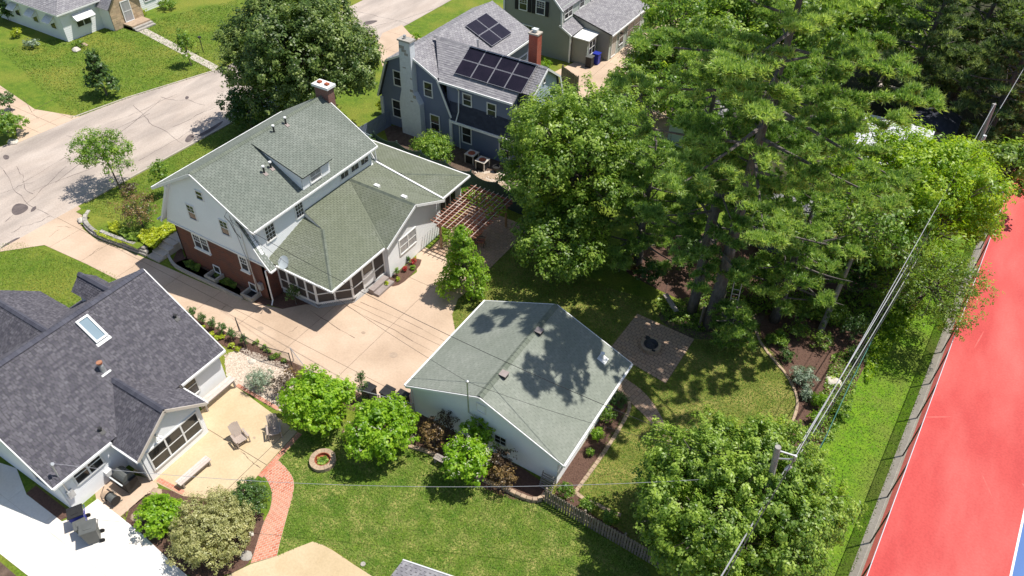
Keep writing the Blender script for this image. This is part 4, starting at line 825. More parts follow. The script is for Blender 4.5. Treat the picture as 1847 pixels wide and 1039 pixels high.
caps(H3, (-35.9, 43.85, 7.24), (-35.9, 56.3, 7.24), 'shingle_slate', seg=.3); caps(H3, (-35.5, 47.05, wz3+.05), (-25.1, 47.05, wz3+.05), 'shingle_slate', seg=.3)
wall(H3, '-Y', 44.25, [(-32.5, 3.45), (-26.35, 3.45), (-26.35, 5.6), (-32.5, 5.6)], **BB, name='dormer_wall', back=.1); wall(H3, '+X', -26.35, [(44.25, 3.45), (45.1, 5.95), (44.9, 6.0), (44.25, 5.6)], **BB, name='dormer_wall', back=.1)
trimbar(H3, (-32.9, 43.80, 5.55), (-26.2, 43.80, 5.55), .1, .16, name='gutter'); trimbar(H3, (-31.9, 43.66, 2.5), (-25.2, 43.66, 2.5), .1, .2, name='gutter'); trimbar(H3, (-31.3, 50.2, 5.12), (-31.3, 56.3, 5.12), .1, .16, name='gutter')
for p, q in (((-35.9, 43.8, 7.12), (-33.1, 43.8, 5.68)), ((-33.1, 43.8, 5.68), (-31.75, 43.8, 2.45)), ((-35.9, 43.8, 7.12), (-38.1, 43.8, 6.0)), ((-38.1, 43.8, 6.0), (-39.35, 43.8, 2.55))): trimbar(H3, p, q, .06, .16, name='rake_board')
for p, q in (((-25.05, 47.05, wz3-.08), (-25.05, 45.0, 5.95)), ((-25.05, 45.0, 5.95), (-25.05, 43.7, 2.5)), ((-25.05, 47.05, wz3-.08), (-25.05, 49.1, 5.95)), ((-25.05, 49.1, 5.95), (-25.05, 50.4, 2.5))): trimbar(H3, p, q, .06, .16, name='rake_board')
for x in (-39.15, -32.1, -25.45): mb = MB(); mb.box(x-.14, x+.14, 43.98, 44.1, 0, 2.45); mb.build('corner_board', 'trim_white', H3)
for x0, x1, z0, z1 in ((-37.6, -36.95, 3.95, 5.15), (-34.55, -33.85, 3.85, 5.0), (-38.0, -37.25, 1.0, 2.45), (-34.1, -33.3, .85, 2.25)): window(H3, '-Y', 44.08, x0, x1, z0, z1)
for x0, x1, z0, z1 in ((-31.0, -30.2, .75, 2.15), (-27.45, -26.6, .6, 1.95)): window(H3, '-Y', 44.1, x0, x1, z0, z1)
for x0, x1, z0, z1 in ((-30.9, -30.2, 4.05, 4.95), (-28.65, -27.95, 3.75, 4.8)): window(H3, '-Y', 44.23, x0, x1, z0, z1)
window(H3, '+X', -25.33, 44.9, 45.7, 2.9, 4.3); window(H3, '+X', -25.33, 46.9, 47.15, 6.2, 6.55, rail=False, fr=.05, name='gable_vent'); window(H3, '+X', -31.88, 51.2, 52.6, 3.6, 4.9, mull=1)
mb = MB(); mb.tube([(-31.2, 43.75, 5.5), (-31.25, 44.1, 5.1), (-31.2, 43.9, 3.4), (-31.3, 43.6, 2.6)], .05); mb.build('downspout', 'trim_white', H3); mb = MB(); mb.tube([(-31.2, 43.7, 2.45), (-31.2, 43.95, 2.1), (-31.2, 43.95, .1)], .05); mb.build('downspout', 'trim_white', H3)
# low roof on the far right of the rear wing
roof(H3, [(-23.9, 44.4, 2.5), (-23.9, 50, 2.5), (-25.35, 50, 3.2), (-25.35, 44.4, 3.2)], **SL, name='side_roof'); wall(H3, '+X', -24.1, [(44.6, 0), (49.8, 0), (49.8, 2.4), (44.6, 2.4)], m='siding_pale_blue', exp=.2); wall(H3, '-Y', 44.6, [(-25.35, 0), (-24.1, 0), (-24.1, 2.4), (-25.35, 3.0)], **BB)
c = MB()
c.prism([(-36.75, 43.5, 0), (-34.75, 43.5, 0), (-34.75, 44.1, 0), (-36.75, 44.1, 0)], (0, 0, 3.1))
for za, zb, a0, a1, b0, b1 in ((3.1, 4.0, -36.75, -34.75, -36.5, -35.3), (4.0, 8.2, -36.5, -35.3, -36.35, -35.3)):
    n = len(c.v); c.v += [(a0, 43.5, za), (a1, 43.5, za), (a1, 44.1, za), (a0, 44.1, za), (b0, 43.5, zb), (b1, 43.5, zb), (b1, 44.1, zb), (b0, 44.1, zb)]
    c.f += [(n, n+1, n+5, n+4), (n+1, n+2, n+6, n+5), (n+2, n+3, n+7, n+6), (n+3, n, n+4, n+7), (n+4, n+5, n+6, n+7)]; c.t += [.5]*5
ch = c.build('chimney', 'chimney_white', H3, label='tall white painted chimney with bare grey patches')
c = MB()
for x, z, w_, h_ in ((-36.1, 7.6, .5, .25), (-35.9, 7.35, .45, .22), (-35.7, 7.1, .35, .2), (-36.0, 6.0, .3, .1), (-35.45, 4.1, .3, .2), (-35.2, 3.6, .3, .25), (-35.5, 3.2, .25, .12), (-35.4, 5.2, .2, .1)): c.box(x-w_/2, x+w_/2, 43.485, 43.499, z, z+h_)
c.build('bare_patch', 'stone_grey', ch)
c = MB(); c.box(-36.45, -35.2, 43.42, 44.18, 8.2, 8.33); c.build('cap', 'stone_grey', ch); c = MB(); c.cyl((-35.95, 43.8, 8.33), (-35.95, 43.8, 8.6), .12); c.build('flue', 'metal', ch)
c = MB(); c.box(-28.75, -27.95, 50.45, 51.15, 0, 8.0); c2 = c.build('chimney', 'orange_brick', H3, label='slim orange brick chimney'); c = MB(); c.box(-28.8, -27.9, 50.4, 51.2, 8.0, 8.12); c.build('cap', 'kerb_concrete', c2); c = MB(); c.cyl((-28.4, 50.8, 8.12), (-28.4, 50.8, 8.3), .14); c.box(-28.6, -28.15, 50.6, 51.0, 8.301, 8.4); c.build('flue', 'dish', c2)
def solar(P0, du, dv, nu, nv, nn, gap=.03):
    """P0 lower corner, du/dv panel edge vectors"""
    nn = Vector(nn).normalized()
    for i in range(nu):
        for j in range(nv):
            o = Vector(P0)+Vector(du)*i+Vector(dv)*j+nn*.14; eu = Vector(du)*(1-gap/Vector(du).length); ev = Vector(dv)*(1-gap/Vector(dv).length)
            mb = MB(); mb.prism([o, o+eu, o+eu+ev, o+ev], nn*.035); pnl = mb.build('solar_panel', 'solar_frame', H3)
            e = .02; a = o+eu*e+ev*e+nn*.0375; mb = MB(); mb.prism([a, a+eu*(1-2*e), a+eu*(1-2*e)+ev*(1-2*e), a+ev*(1-2*e)], nn*.002); mb.build('cells', 'solar_cell', pnl)
sD = (wz3-5.62)/3.2; up = Vector((0, 1, sD)); nD = (0, -sD, 1); zD = lambda y: 5.64+sD*(y-43.85)
up.normalize()
solar((-31.95, 44.65, zD(44.65)), (1.52, 0, 0), up*1.36, 4, 2, nD)
mb = MB(); mb.prism([(-32.0, 46.98, zD(46.98)+.05), (-25.9, 46.98, zD(46.98)+.05), (-25.9, 47.02, zD(47.02)), (-32, 47.02, zD(47.02))], (0, -.3, .12)); mb.build('panel_skirt', 'solar_back', H3)
sE = 2.0/4.5; up2 = Vector((-1, 0, sE)).normalized(); solar((-32.6, 50.9, 7.2-sE*3.3), (0, 1.62, 0), up2*1.45, 2, 2, (sE, 0, 1))
for q in ((872, 75), (884, 87)):
    p = ONP(q[0], q[1], (-25, 49.1, 6.02), (0, .7, 1)); 
p = Vector((-32.2, 48.3, 6.6)); mb = MB(); mb.cyl(p, p+Vector((0, 0, .9)), .09); mb.build('vent_pipe', 'metal', H3)
for k, (x, y, lb) in enumerate(((-29.35, 42.9, 'pale framed air conditioner under the blue wall, nearer the leafy shrub'), (-28.1, 42.55, 'pale framed air conditioner under the blue wall, beside the black pot'))):
    t = thing('air_conditioner', lb, 'air conditioner', (x, y, 0), group='air conditioners by the blue wall')
    mb = MB(); mb.box(x-.36, x+.36, y-.36, y+.36, .05, .72); mb.build('coil', 'plastic_black', t)
    for sx in (-.38, .38):
        for sy in (-.38, .38): mb = MB(); mb.box(x+sx-.04, x+sx+.04, y+sy-.04, y+sy+.04, .02, .74); mb.build('corner_post', 'trim_cream', t)
    mb = MB(); mb.box(x-.44, x+.44, y-.44, y+.44, .741, .80); mb.build('top', 'trim_cream', t); mb = MB(); mb.cyl((x, y, .8), (x, y, .812), .3, n=18); mb.build('fan_grille', 'terracotta', t)
mb = MB(); mb.lathe((-26.9, 42.7, 0), [(.2, 0), (.28, .45), (.31, .45), (.31, .5), (.24, .5), (.22, .38), (.001, .38)], 16); mb.build('planter', 'plastic_black', label='round black pot at the foot of the blue wall', cat='planter')
for q in ((1, (875, 330)), (2, (900, 335)), (3, (925, 322)), (4, (890, 318)), (5, (868, 318))):
    p = G(*q[1]); mb = MB(); pts = [p+Vector((math.cos(a)*random.uniform(.4, .7), math.sin(a)*random.uniform(.3, .55), .012)) for a in [k*6.28/6+.3*q[0] for k in range(6)]]; mb.prism(pts, (0, 0, .05))
    mb.build('flagstone', 'block_tan', label=['', 'peach flagstone in the sunny corner behind the curved green fence', 'large pale flagstone in the middle of the sunny corner', 'flagstone closest to the maple in the sunny corner', 'small flagstone nearest the blue wall', 'flagstone closest to the coiled hose'][q[0]], cat='stone', group='flagstones behind the green fence')

# ------------------------------------------------------------------ grey green house
H4 = thing('grey_green_house', 'grey green clapboard house with dark shutters behind the solar roof', 'house', (-33, 66, 0))
GG = dict(m='siding_green', exp=.17, thick=.014); GP2 = dict(m='siding_green_sunlit', exp=.17, thick=.014)  # second set is the same siding with sunlit tone painted on sun-facing walls
wall(H4, '-Y', 62.96, [(-38.7, 0), (-31.3, 0), (-31.2, 2.7), (-32.1, 3.1), (-32.5, 5.0), (-34.5, 7.2), (-36.8, 7.2), (-38.7, 5.4)], **GG, name='gable_wall')
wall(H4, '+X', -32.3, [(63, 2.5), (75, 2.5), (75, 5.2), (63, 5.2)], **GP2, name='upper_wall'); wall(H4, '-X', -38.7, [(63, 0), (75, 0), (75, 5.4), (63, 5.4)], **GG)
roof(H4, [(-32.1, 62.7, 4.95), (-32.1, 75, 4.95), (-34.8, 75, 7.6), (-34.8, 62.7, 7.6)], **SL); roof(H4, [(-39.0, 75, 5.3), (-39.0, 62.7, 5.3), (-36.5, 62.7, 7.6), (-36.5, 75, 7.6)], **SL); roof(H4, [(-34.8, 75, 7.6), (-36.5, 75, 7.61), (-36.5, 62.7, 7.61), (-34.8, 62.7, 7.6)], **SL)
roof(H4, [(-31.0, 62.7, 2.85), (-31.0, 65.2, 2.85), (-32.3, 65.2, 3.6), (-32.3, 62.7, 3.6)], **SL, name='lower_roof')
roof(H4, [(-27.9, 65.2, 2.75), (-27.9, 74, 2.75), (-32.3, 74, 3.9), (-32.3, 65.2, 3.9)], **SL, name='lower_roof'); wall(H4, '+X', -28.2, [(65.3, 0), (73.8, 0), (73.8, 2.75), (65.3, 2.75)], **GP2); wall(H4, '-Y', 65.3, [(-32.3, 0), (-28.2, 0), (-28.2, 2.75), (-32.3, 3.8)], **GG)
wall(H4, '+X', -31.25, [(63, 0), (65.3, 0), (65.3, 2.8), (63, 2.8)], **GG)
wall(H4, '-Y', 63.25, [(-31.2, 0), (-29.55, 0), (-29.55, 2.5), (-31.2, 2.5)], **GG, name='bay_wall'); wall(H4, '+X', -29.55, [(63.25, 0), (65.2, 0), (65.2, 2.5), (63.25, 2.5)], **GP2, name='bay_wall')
mb = MB(); mb.prism([(-31.3, 63.1, 2.55), (-29.35, 63.1, 2.5), (-29.35, 65.3, 2.5), (-31.3, 65.3, 2.7)], (0, 0, .08)); mb.build('bay_roof', 'trim_white', H4)
window(H4, '+X', -29.53, 63.6, 64.8, .9, 2.2, mull=1); window(H4, '+X', -28.18, 65.9, 66.8, .2, 2.2, rail=False, glass='trim_cream'); window(H4, '+X', -28.18, 67.6, 68.5, .8, 2.2); window(H4, '+X', -28.18, 69.5, 72.5, .8, 2.3, mull=1)
window(H4, '+X', -32.28, 63.4, 64.9, 3.9, 4.9, mull=1); window(H4, '+X', -32.28, 66.5, 67.4, 4.0, 5.0); window(H4, '+X', -32.28, 69, 70.5, 4.0, 5.0, mull=1)
for a, b, z0, z1, ms in ((-36.55, -35.55, .7, 2.6, 1), (-37.0, -36.2, 4.1, 5.3, 2), (-35.1, -34.25, 4.1, 5.3, 2)):
    window(H4, '-Y', 62.94, a, b, z0, z1, munt=(3, 3, 1))
    for sx in (a-.5, b+.13):
        if ms == 1 and sx > b: continue
        mb = MB(); mb.box(sx, sx+.36, 62.86, 62.93, z0-.1, z1+.1); mb.build('shutter', 'shutter', H4)
for p, q in (((-31.0, 62.66, 2.78), (-32.4, 62.66, 3.55)), ((-32.15, 62.66, 3.5), (-32.2, 62.66, 4.95)), ((-32.1, 62.66, 4.9), (-34.8, 62.66, 7.55)), ((-38.75, 62.9, 0), (-38.75, 62.9, 5.3)), ((-31.25, 62.9, 0), (-31.25, 62.9, 2.8))): trimbar(H4, p, q, .08, .16, name='corner_board')
trimbar(H4, (-27.85, 65.1, 2.68), (-27.85, 74, 2.68), .1, .14, name='gutter')

# ------------------------------------------------------------------ white hip roofed cottage across the street
H5 = thing('white_cottage', 'white hip roofed cottage with metal awnings and tan stone entry across the street', 'house', (-80, 45, 0))
wall(H5, '+X', -75.7, [(39.4, 0), (52, 0), (52, 2.9), (39.4, 2.9)], exp=.2); wall(H5, '-Y', 39.4, [(-88, 0), (-75.7, 0), (-75.7, 2.9), (-88, 2.9)], exp=.2); wall(H5, '+Y', 52, [(-88, 0), (-75.7, 0), (-75.7, 2.9), (-88, 2.9)], exp=.2)
hr = [(-75.3, 39.0, 2.95), (-75.3, 52.4, 2.95), (-88.4, 52.4, 2.95), (-88.4, 39.0, 2.95)]; rg = [(-81.8, 45.4, 6.2), (-81.8, 46.2, 6.2)]
for pl in ([hr[0], hr[1], rg[1], rg[0]], [hr[3], hr[0], rg[0]], [hr[1], hr[2], rg[1]], [hr[2], hr[3], rg[0], rg[1]]): roof(H5, pl, 'shingle_slate', exp=.2, tab=.4, thick=.02)
for a, b in zip(hr, hr[1:]+hr[:1]): trimbar(H5, (a[0], a[1], 2.85), (b[0], b[1], 2.85), .1, .14, name='gutter')
window(H5, '+X', -75.68, 40.9, 42.4, 1.0, 2.0, mull=1, rail=False); window(H5, '+X', -75.68, 49.0, 50.4, 1.0, 2.0, mull=1, rail=False)
for a in (-77.6, -80.5, -83.5): window(H5, '-Y', 39.38, a, a+.8, 1.1, 2.0, rail=False)
def awning(face, c, s0, s1):
    f = FACES[face]; mb = MB(); mb.prism([f(c, s0, 2.35, .02), f(c, s1, 2.35, .02), f(c, s1, 1.85, .75), f(c, s0, 1.85, .75)], (0, 0, .04)); k = 6
    for i in range(k+1): s = s0+(s1-s0)*i/k; mb.bar(f(c, s, 2.4, .03), f(c, s, 1.9, .75), .04, .04)
    a = mb.build('awning', 'trim_white', H5)
    for s in (s0, s1-.02): mb = MB(); mb.prism([f(c, s, 2.3, .02), f(c, s, 1.84, .74), f(c, s, 1.84, .02)], AX[face]*.015); mb.build('side_panel', 'siding_white', a)
awning('+X', -75.66, 40.6, 42.7)
for a in (-77.8, -80.7, -83.7): awning('-Y', 39.38, a, a+1.2)
wall(H5, '+X', -74.0, [(43.6, 0), (47.3, 0), (47.3, 2.4), (45.4, 4.4), (43.6, 2.4)], m='cream_stone', name='stone_gable', plain=True, label='tan stone entry gable'); wall(H5, '-Y', 43.6, [(-75.7, 0), (-74, 0), (-74, 2.5), (-75.7, 2.5)], exp=.2)
mb = MB()
for i in range(14):
    zz = .05+i*.3; s0_ = 43.62+max(0, (zz-2.2)*.9); s1_ = 47.28-max(0, (zz-2.2)*.93); x = s0_
    while x < s1_-.15:
        w_ = min(random.uniform(.35, .8), s1_-x); mb.box(-73.999, -73.97-random.random()*.03, x+.01, x+w_-.01, zz, zz+.28, random.random()); x += w_
mb.build('stone_blocks', 'cream_stone', H5, kind='stuff')
roof(H5, [(-76, 43.35, 2.3), (-73.7, 43.35, 2.3), (-73.7, 45.4, 4.55), (-78, 45.4, 4.55)], 'shingle_slate', exp=.2, tab=.4, name='entry_roof'); roof(H5, [(-73.7, 47.5, 2.3), (-76, 47.5, 2.3), (-78, 45.4, 4.55), (-73.7, 45.4, 4.55)], 'shingle_slate', exp=.2, tab=.4, name='entry_roof')
window(H5, '+X', -73.95, 45.1, 46.0, .5, 2.5, glass='glass_curtain', name='front_door')
for i in range(3): mb = MB(); mb.box(-73.95+.0, -72.6+.35*i, 44.7, 47.0, 0, .45-.15*i); mb.build('porch_step', 'stone_grey' if i else 'block_tan', H5)

# ------------------------------------------------------------------ roofs seen between the trees
def shed(name, label, x0, x1, y0, y1, h, m, wm='siding_pale_blue', slope=.1, cat='garage'):
    t = thing(name, label, cat, ((x0+x1)/2, (y0+y1)/2, 0))
    for fc, c, a, b in (('-Y', y0, x0, x1), ('+Y', y1, x0, x1), ('+X', x1, y0, y1), ('-X', x0, y0, y1)): wall(t, fc, c, [(a, 0), (b, 0), (b, h), (a, h)], m=wm, exp=.2)
    xm = (x0+x1)/2; hz = h+slope*(x1-x0)/2
    for s in (1, -1):
        xe = x1+.3 if s > 0 else x0-.3; mb = MB(); pts = [(xe, y0-.3, h), (xe, y1+.3, h), (xm, y1+.3, hz), (xm, y0-.3, hz)]
        if m == 'white_membrane': mb.prism(pts, (0, 0, .1)); mb.build('roof', m, t)
        else: roof(t, pts, m, exp=.2, tab=.4)
    return t
p = G(1600, 250, 2.8)
shed('outbuilding', 'long white roofed outbuilding glimpsed behind the bright locust tree', -3.4, 1.2, 55, 62, 2.9, 'white_membrane', slope=.06)
shed('outbuilding', 'small grey roofed garage half hidden between the pines', -17.2, -13.4, 54, 58.8, 2.5, 'shingle_slate', slope=.5)
shed('outbuilding', 'grey roofed outbuilding low behind the pines beside the white roof', -7, -3.9, 44.5, 49, 2.3, 'shingle_slate', wm='siding_blue', slope=.3)
shed('outbuilding', 'dark roofed outbuilding in deep shade under the corner pines', -.5, 2.8, 64, 67.5, 2.2, 'shingle_dark', wm='siding_green', slope=.3)
shed('dark_garage', 'black roofed garage at the upper edge behind the tall trees', -27, -18, 88, 97, 2.8, 'shingle_dark', wm='siding_green', slope=.4)
# ------------------------------------------------------------------ fences
def zz(pts, z): return [Vector((p[0], p[1], z)) for p in pts]
CFN = thing('court_fence', 'tall chain link fence with pale top rail along the red court', 'fence', (fx(30), 30, 0))
HF = 2.82; ys_ = [28.29+3.07*k for k in range(-5, 17)]
for y in ys_: mb = MB(); mb.cyl((fx(y), y, 0), (fx(y), y, HF), .038, n=8); mb.build('post', 'metal_dark', CFN)
mb = MB(); mb.cyl((fx(ys_[0]), ys_[0], HF), (fx(ys_[-1]), ys_[-1], HF), .022, n=8); mb.build('top_rail', 'fence_rail', CFN)
for a, b in zip(ys_, ys_[1:]): mb = MB(); mb.face([(fx(a), a, .03), (fx(b), b, .03), (fx(b), b, HF-.03), (fx(a), a, HF-.03)]); mb.build('mesh_panel', 'fence_mesh', CFN)
y = 62.5; mb = MB(); mb.prism([(fx(y)+.05, y, .6), (fx(y+2.5)+.05, y+2.5, .6), (fx(y+2.5)+.05, y+2.5, 2.1), (fx(y)+.05, y, 2.1)], (.02, 0, 0)); bn = mb.build('banner', 'banner_blue', label='blue and red banner tied to the fence beyond the locust tree', cat='banner')
mb = MB(); mb.prism([(fx(y)+.075, y+.1, .65), (fx(y+2.4)+.075, y+2.4, .65), (fx(y+2.4)+.075, y+2.4, 1.1), (fx(y)+.075, y+.1, 1.1)], (.01, 0, 0)); mb.build('stripe', 'red_paint', bn)
def chain(name, label, pts, h, m, pm='metal_dark', sp=2.2, rail='metal_dark', group=None, r=.03):
    t = thing(name, label, 'fence', (pts[0][0], pts[0][1], 0), group=group)
    P = zz(pts, 0); dn = 0
    for a, b in zip(P, P[1:]):
        n = max(1, round((b-a).length/sp))
        for i in range(n+(1 if b is P[-1] else 0)):
            p = a.lerp(b, i/n); mb = MB(); mb.cyl(p, p+Vector((0, 0, h+.04)), r, n=8); mb.build('post', pm, t)
        for i in range(n):
            p, q = a.lerp(b, i/n), a.lerp(b, (i+1)/n); mb = MB(); mb.face([p, q, q+Vector((0, 0, h-.02)), p+Vector((0, 0, h-.02))]); mb.build('mesh_panel', m, t)
        mb = MB(); mb.cyl(a+Vector((0, 0, h)), b+Vector((0, 0, h)), r*.7, n=6); mb.build('top_rail', rail, t)
    return t
chain('chain_link_fence', 'black chain link fence between the tan drive and the gravel bed', [G(432, 598)[:2], G(445, 630)[:2], G(486, 650)[:2], G(527, 662)[:2]], 1.15, 'chain_link_dark')
chain('chain_link_fence', 'galvanised chain link fence running behind the round green viburnums', [G(530, 652)[:2], G(560, 690)[:2], G(625, 720)[:2], G(748, 752)[:2]], 1.1, 'chain_link', pm='metal', rail='metal')
chain('chain_link_fence', 'green wire fence along the planted bed beside the grass strip', [G(1600, 560)[:2], G(1560, 640)[:2], G(1520, 720)[:2], G(1478, 812)[:2], G(1440, 880)[:2]], 1.2, 'chain_link', rail='fence_green', pm='fence_green', r=.035) if mat('fence_green', (.05, .16, .13), (.08, .2, .17), scale=3) else None
def picket(name, label, a, b, h, sp, w, m='fence_wood', cap=True, zf=None, rail=True, tt=None, th=.02):
    t = thing(name, label, 'fence', (a[0], a[1], 0)); A, B = Vector((a[0], a[1], 0)), Vector((b[0], b[1], 0)); L = (B-A).length; d = (B-A)/L; q = Vector((d.y, -d.x, 0)); n = int(L/sp)
    for i in range(n+1):
        p = A+d*(i*L/n); hh = zf(i/n) if zf else h+random.uniform(-.02, .02)
        mb = MB(); pts = [p-d*w/2+q*.03, p+d*w/2+q*.03, p+d*w/2+q*.03+Vector((0, 0, hh-w*.5)), p+q*.03+Vector((0, 0, hh)), p-d*w/2+q*.03+Vector((0, 0, hh-w*.5))]
        mb.prism(pts, q*th, random.random()); mb.build('picket', m, t)
    if rail:
        for z in (.3*h, .8*h): mb = MB(); mb.bar(A+Vector((0, 0, z)), B+Vector((0, 0, z)), .05, .08); mb.build('rail', m, t)
        k = max(1, round(L/2.4))
        for i in range(k+1): p = A+d*(i*L/k)-q*.05; mb = MB(); mb.obox(p, d, .09, .09, h+.02); mb.build('post', m, t)
    return t
a, b = G(984, 905)[:2], G(1168, 1012)[:2]; d = (Vector(b)-Vector(a)).normalized(); b = Vector(b)+d*3
picket('picket_fence', 'weathered grey picket fence running down from the garage corner', a, b, 1.1, .145, .10)
picket('picket_fence', 'weathered brown board fence behind the big pine trunks', G(1262, 590)[:2], G(1300, 560)[:2], 1.7, .16, .13, th=.02)
picket('picket_fence', 'brown board fence panel beside the red brick chimney', G(1013, 150)[:2], G(1040, 170)[:2], 1.8, .2, .18)
# dark green scalloped fence between the two houses
pts = [G(676, 262)[:2], G(695, 272)[:2], (-34.9, 39.6), (-32, 39.45), (-29.2, 39.3), (-26.5, 39.2), (-23.8, 39.0)]
t = thing('board_fence', 'dark green solid fence with scalloped top behind the rear wing', 'fence', (-30, 39.4, 0))
P = [Vector((p[0], p[1], 0)) for p in [(-36.6, 39.7), (-34.2, 39.55), (-31.8, 39.45), (-29.4, 39.3), (-27, 39.2), (-24.6, 39.05), (-22.2, 38.9)]]
for a, b in zip(P, P[1:]):
    n = 16; d = (b-a)/n; q = Vector((d.y, -d.x, 0)).normalized()
    for i in range(n):
        f = (i+.5)/n; h = 1.95-.30*math.sin(math.pi*f); mb = MB(); p0, p1 = a+d*i, a+d*(i+1)
        mb.prism([p0, p1-d*.06, p1-d*.06+Vector((0, 0, h)), p0+Vector((0, 0, h))], q*.02); mb.build('board', 'fence_dark_green', t)
    mb = MB(); mb.obox(a-q*.07, d.normalized(), .1, .1, 2.0); mb.build('post', 'fence_dark_green', t)
t = thing('board_fence', 'blue grey picket gate fence joining the blue house by its chimney', 'fence', (-37.3, 41, 0))
for (a, b) in (((-38.3, 39.9), (-36.7, 39.8)), ((-38.6, 40.0), (-38.3, 43.9))):
    A, B = Vector((*a, 0)), Vector((*b, 0)); n = int((B-A).length/.16)
    for i in range(n): p = A.lerp(B, (i+.5)/n); mb = MB(); mb.obox(p, (B-A), .13, .025, 1.5); mb.build('picket', 'siding_pale_blue' if a[0] > -38.5 else 'siding_blue', t)
    for z in (.4, 1.2): mb = MB(); mb.bar(A+Vector((-.04, -.04, z)), B+Vector((-.04, -.04, z)), .04, .09); mb.build('rail', 'siding_pale_blue', t)
# ------------------------------------------------------------------ dry stone wall, hosta bank edge
SW = thing('dry_stone_wall', 'rough dry stone wall holding the front lawn above the drive', 'wall', (-45, 22.5, 0))
line = smoothline([(-49.0, 22.3, 0), (-48.5, 21.5, 0), (-47.5, 20.95, 0), (-46, 20.72, 0), (-44, 20.9, 0), (-42.4, 21.1, 0), (-41.35, 21.2, 0)], 2)
for ly in range(3):
    w_ = [(p[0]+random.uniform(-.02, .02), p[1]+ly*.1) for p in line]
    w_ = w_[int(len(w_)*(0, .2, .5)[ly]):]
    blocks(SW, 'stone', ribbon('', w_, .26, .17*ly, .17*ly+.19, 'stone_grey', seg=.42, gap=.03))
# block wall by the garage bed, edging strips
BW = thing('block_wall', 'curved tan block wall at the foot of the mulch bed by the garage', 'wall', (*G(940, 895)[:2], 0))
pl = smoothline([(*G(*q)[:2], 0) for q in ((905, 880), (930, 894), (958, 905), (975, 904), (984, 893))], 2)
for ly in range(2): blocks(BW, 'block', ribbon('', pl, .2, .14*ly, .14*ly+.13, 'block_tan', seg=.28))
BW = thing('block_wall', 'low tan block edging under the dark bushes beside the lawn', 'wall', (*G(840, 850)[:2], 0))
pl = smoothline([(*G(*q)[:2], 0) for q in ((620, 780), (700, 800), (760, 810), (820, 838), (880, 872), (903, 879))], 2); blocks(BW, 'block', ribbon('', pl, .2, 0, .15, 'block_tan', seg=.3))
BW = thing('block_edging', 'straight paver edging along the mulch bed beside the garage gutter', 'edging', (*G(1080, 820)[:2], 0))
pl = smoothline([(*G(*q)[:2], 0) for q in ((1037, 888), (1060, 858), (1087, 820), (1112, 782), (1137, 738), (1134, 724))], 2); blocks(BW, 'block', ribbon('', pl, .2, 0, .06, 'block_tan', seg=.3, gap=.01))
BW = thing('block_edging', 'stepped paver edging between the picket fence and the dry lawn', 'edging', (*G(1080, 920)[:2], 0))
pl = [(*G(*q)[:2], 0) for q in ((1037, 888), (1052, 900), (1080, 912), (1098, 922), (1120, 930))]; blocks(BW, 'block', ribbon('', pl, .2, 0, .06, 'block_tan', seg=.3, gap=.01))
BW = thing('block_edging', 'long curved stone edging along the planted bed under the power lines', 'edging', (*G(1430, 700)[:2], 0))
pl = smoothline([(*G(*q)[:2], 0) for q in ((1362, 594), (1372, 622), (1400, 655), (1420, 678), (1434, 705), (1440, 730), (1428, 765), (1410, 800), (1390, 830))], 2); blocks(BW, 'block', ribbon('', pl, .16, 0, .09, 'block_tan', seg=.45, gap=.01))
# ------------------------------------------------------------------ brick path with laid bricks
def between(L, R, n):
    L = smoothline([G(*q) for q in L], 2); R = smoothline([G(*q) for q in R], 2)
    def at(P, f):
        c = [0]
        for a, b in zip(P, P[1:]): c.append(c[-1]+(b-a).length)
        s = f*c[-1]
        for i in range(len(P)-1):
            if s <= c[i+1]+1e-9: return P[i].lerp(P[i+1], (s-c[i])/max(1e-9, c[i+1]-c[i]))
        return P[-1]
    return [(at(L, i/n), at(R, i/n)) for i in range(n+1)]
def pave(name, rows, across, m, jm, z, piece, th=.014, gap=.03, jit=.25, parent_kind='structure', maxp=300):
    base = MB()
    for (l0, r0), (l1, r1) in zip(rows, rows[1:]): base.face([Vector((p.x, p.y, z)) for p in (l0, r0, r1, l1)])
    b = base.build(name, jm, kind='structure'); k = 0; rest = MB()
    for ri, ((l0, r0), (l1, r1)) in enumerate(zip(rows, rows[1:])):
        w0 = (r0-l0).length; n = max(1, round(w0/across)); off = (.5 if ri % 2 else 0)/n
        cuts = sorted({0, 1, *[min(1, max(0, i/n+off)) for i in range(n+1)]})
        for a, c in zip(cuts, cuts[1:]):
            if (c-a)*w0 < .04: continue
            g = gap/2/w0; q = [l0.lerp(r0, a+g), l0.lerp(r0, c-g), l1.lerp(r1, c-g), l1.lerp(r1, a+g)]; gy = gap/2/max(.01, (l1-l0).length)
            q = [q[0].lerp(q[3], gy), q[1].lerp(q[2], gy), q[2].lerp(q[1], gy), q[3].lerp(q[0], gy)]
            mb = MB() if k < maxp else rest; mb.prism([Vector((p.x, p.y, z)) for p in q], (0, 0, th+random.uniform(-.003, .003)), random.random())
            if k < maxp: mb.build(piece, m, b)
            k += 1
    if rest.v: rest.build(piece, m, b, kind='stuff')
    return b
rows = between([(452, 1017), (460, 992), (476, 940), (488, 920), (492, 887), (478, 858), (465, 858)], [(500, 1003), (502, 992), (512, 952), (521, 920), (529.6, 890), (531, 867), (522, 850), (500, 828)], 40)
pave('brick_path', rows, .23, 'brick_paver', 'paver_joint', .024, 'brick', gap=.04)
def strip2(a, b, w, n): 
    A, B = G(*a), G(*b); d = (B-A).normalized(); q = Vector((-d.y, d.x, 0))*w; return [(A.lerp(B, i/n), A.lerp(B, i/n)+q) for i in range(n+1)]
pave('brick_border', strip2((465, 858), (537, 780), -.3, 18), .3, 'brick_paver', 'paver_joint', .026, 'brick')
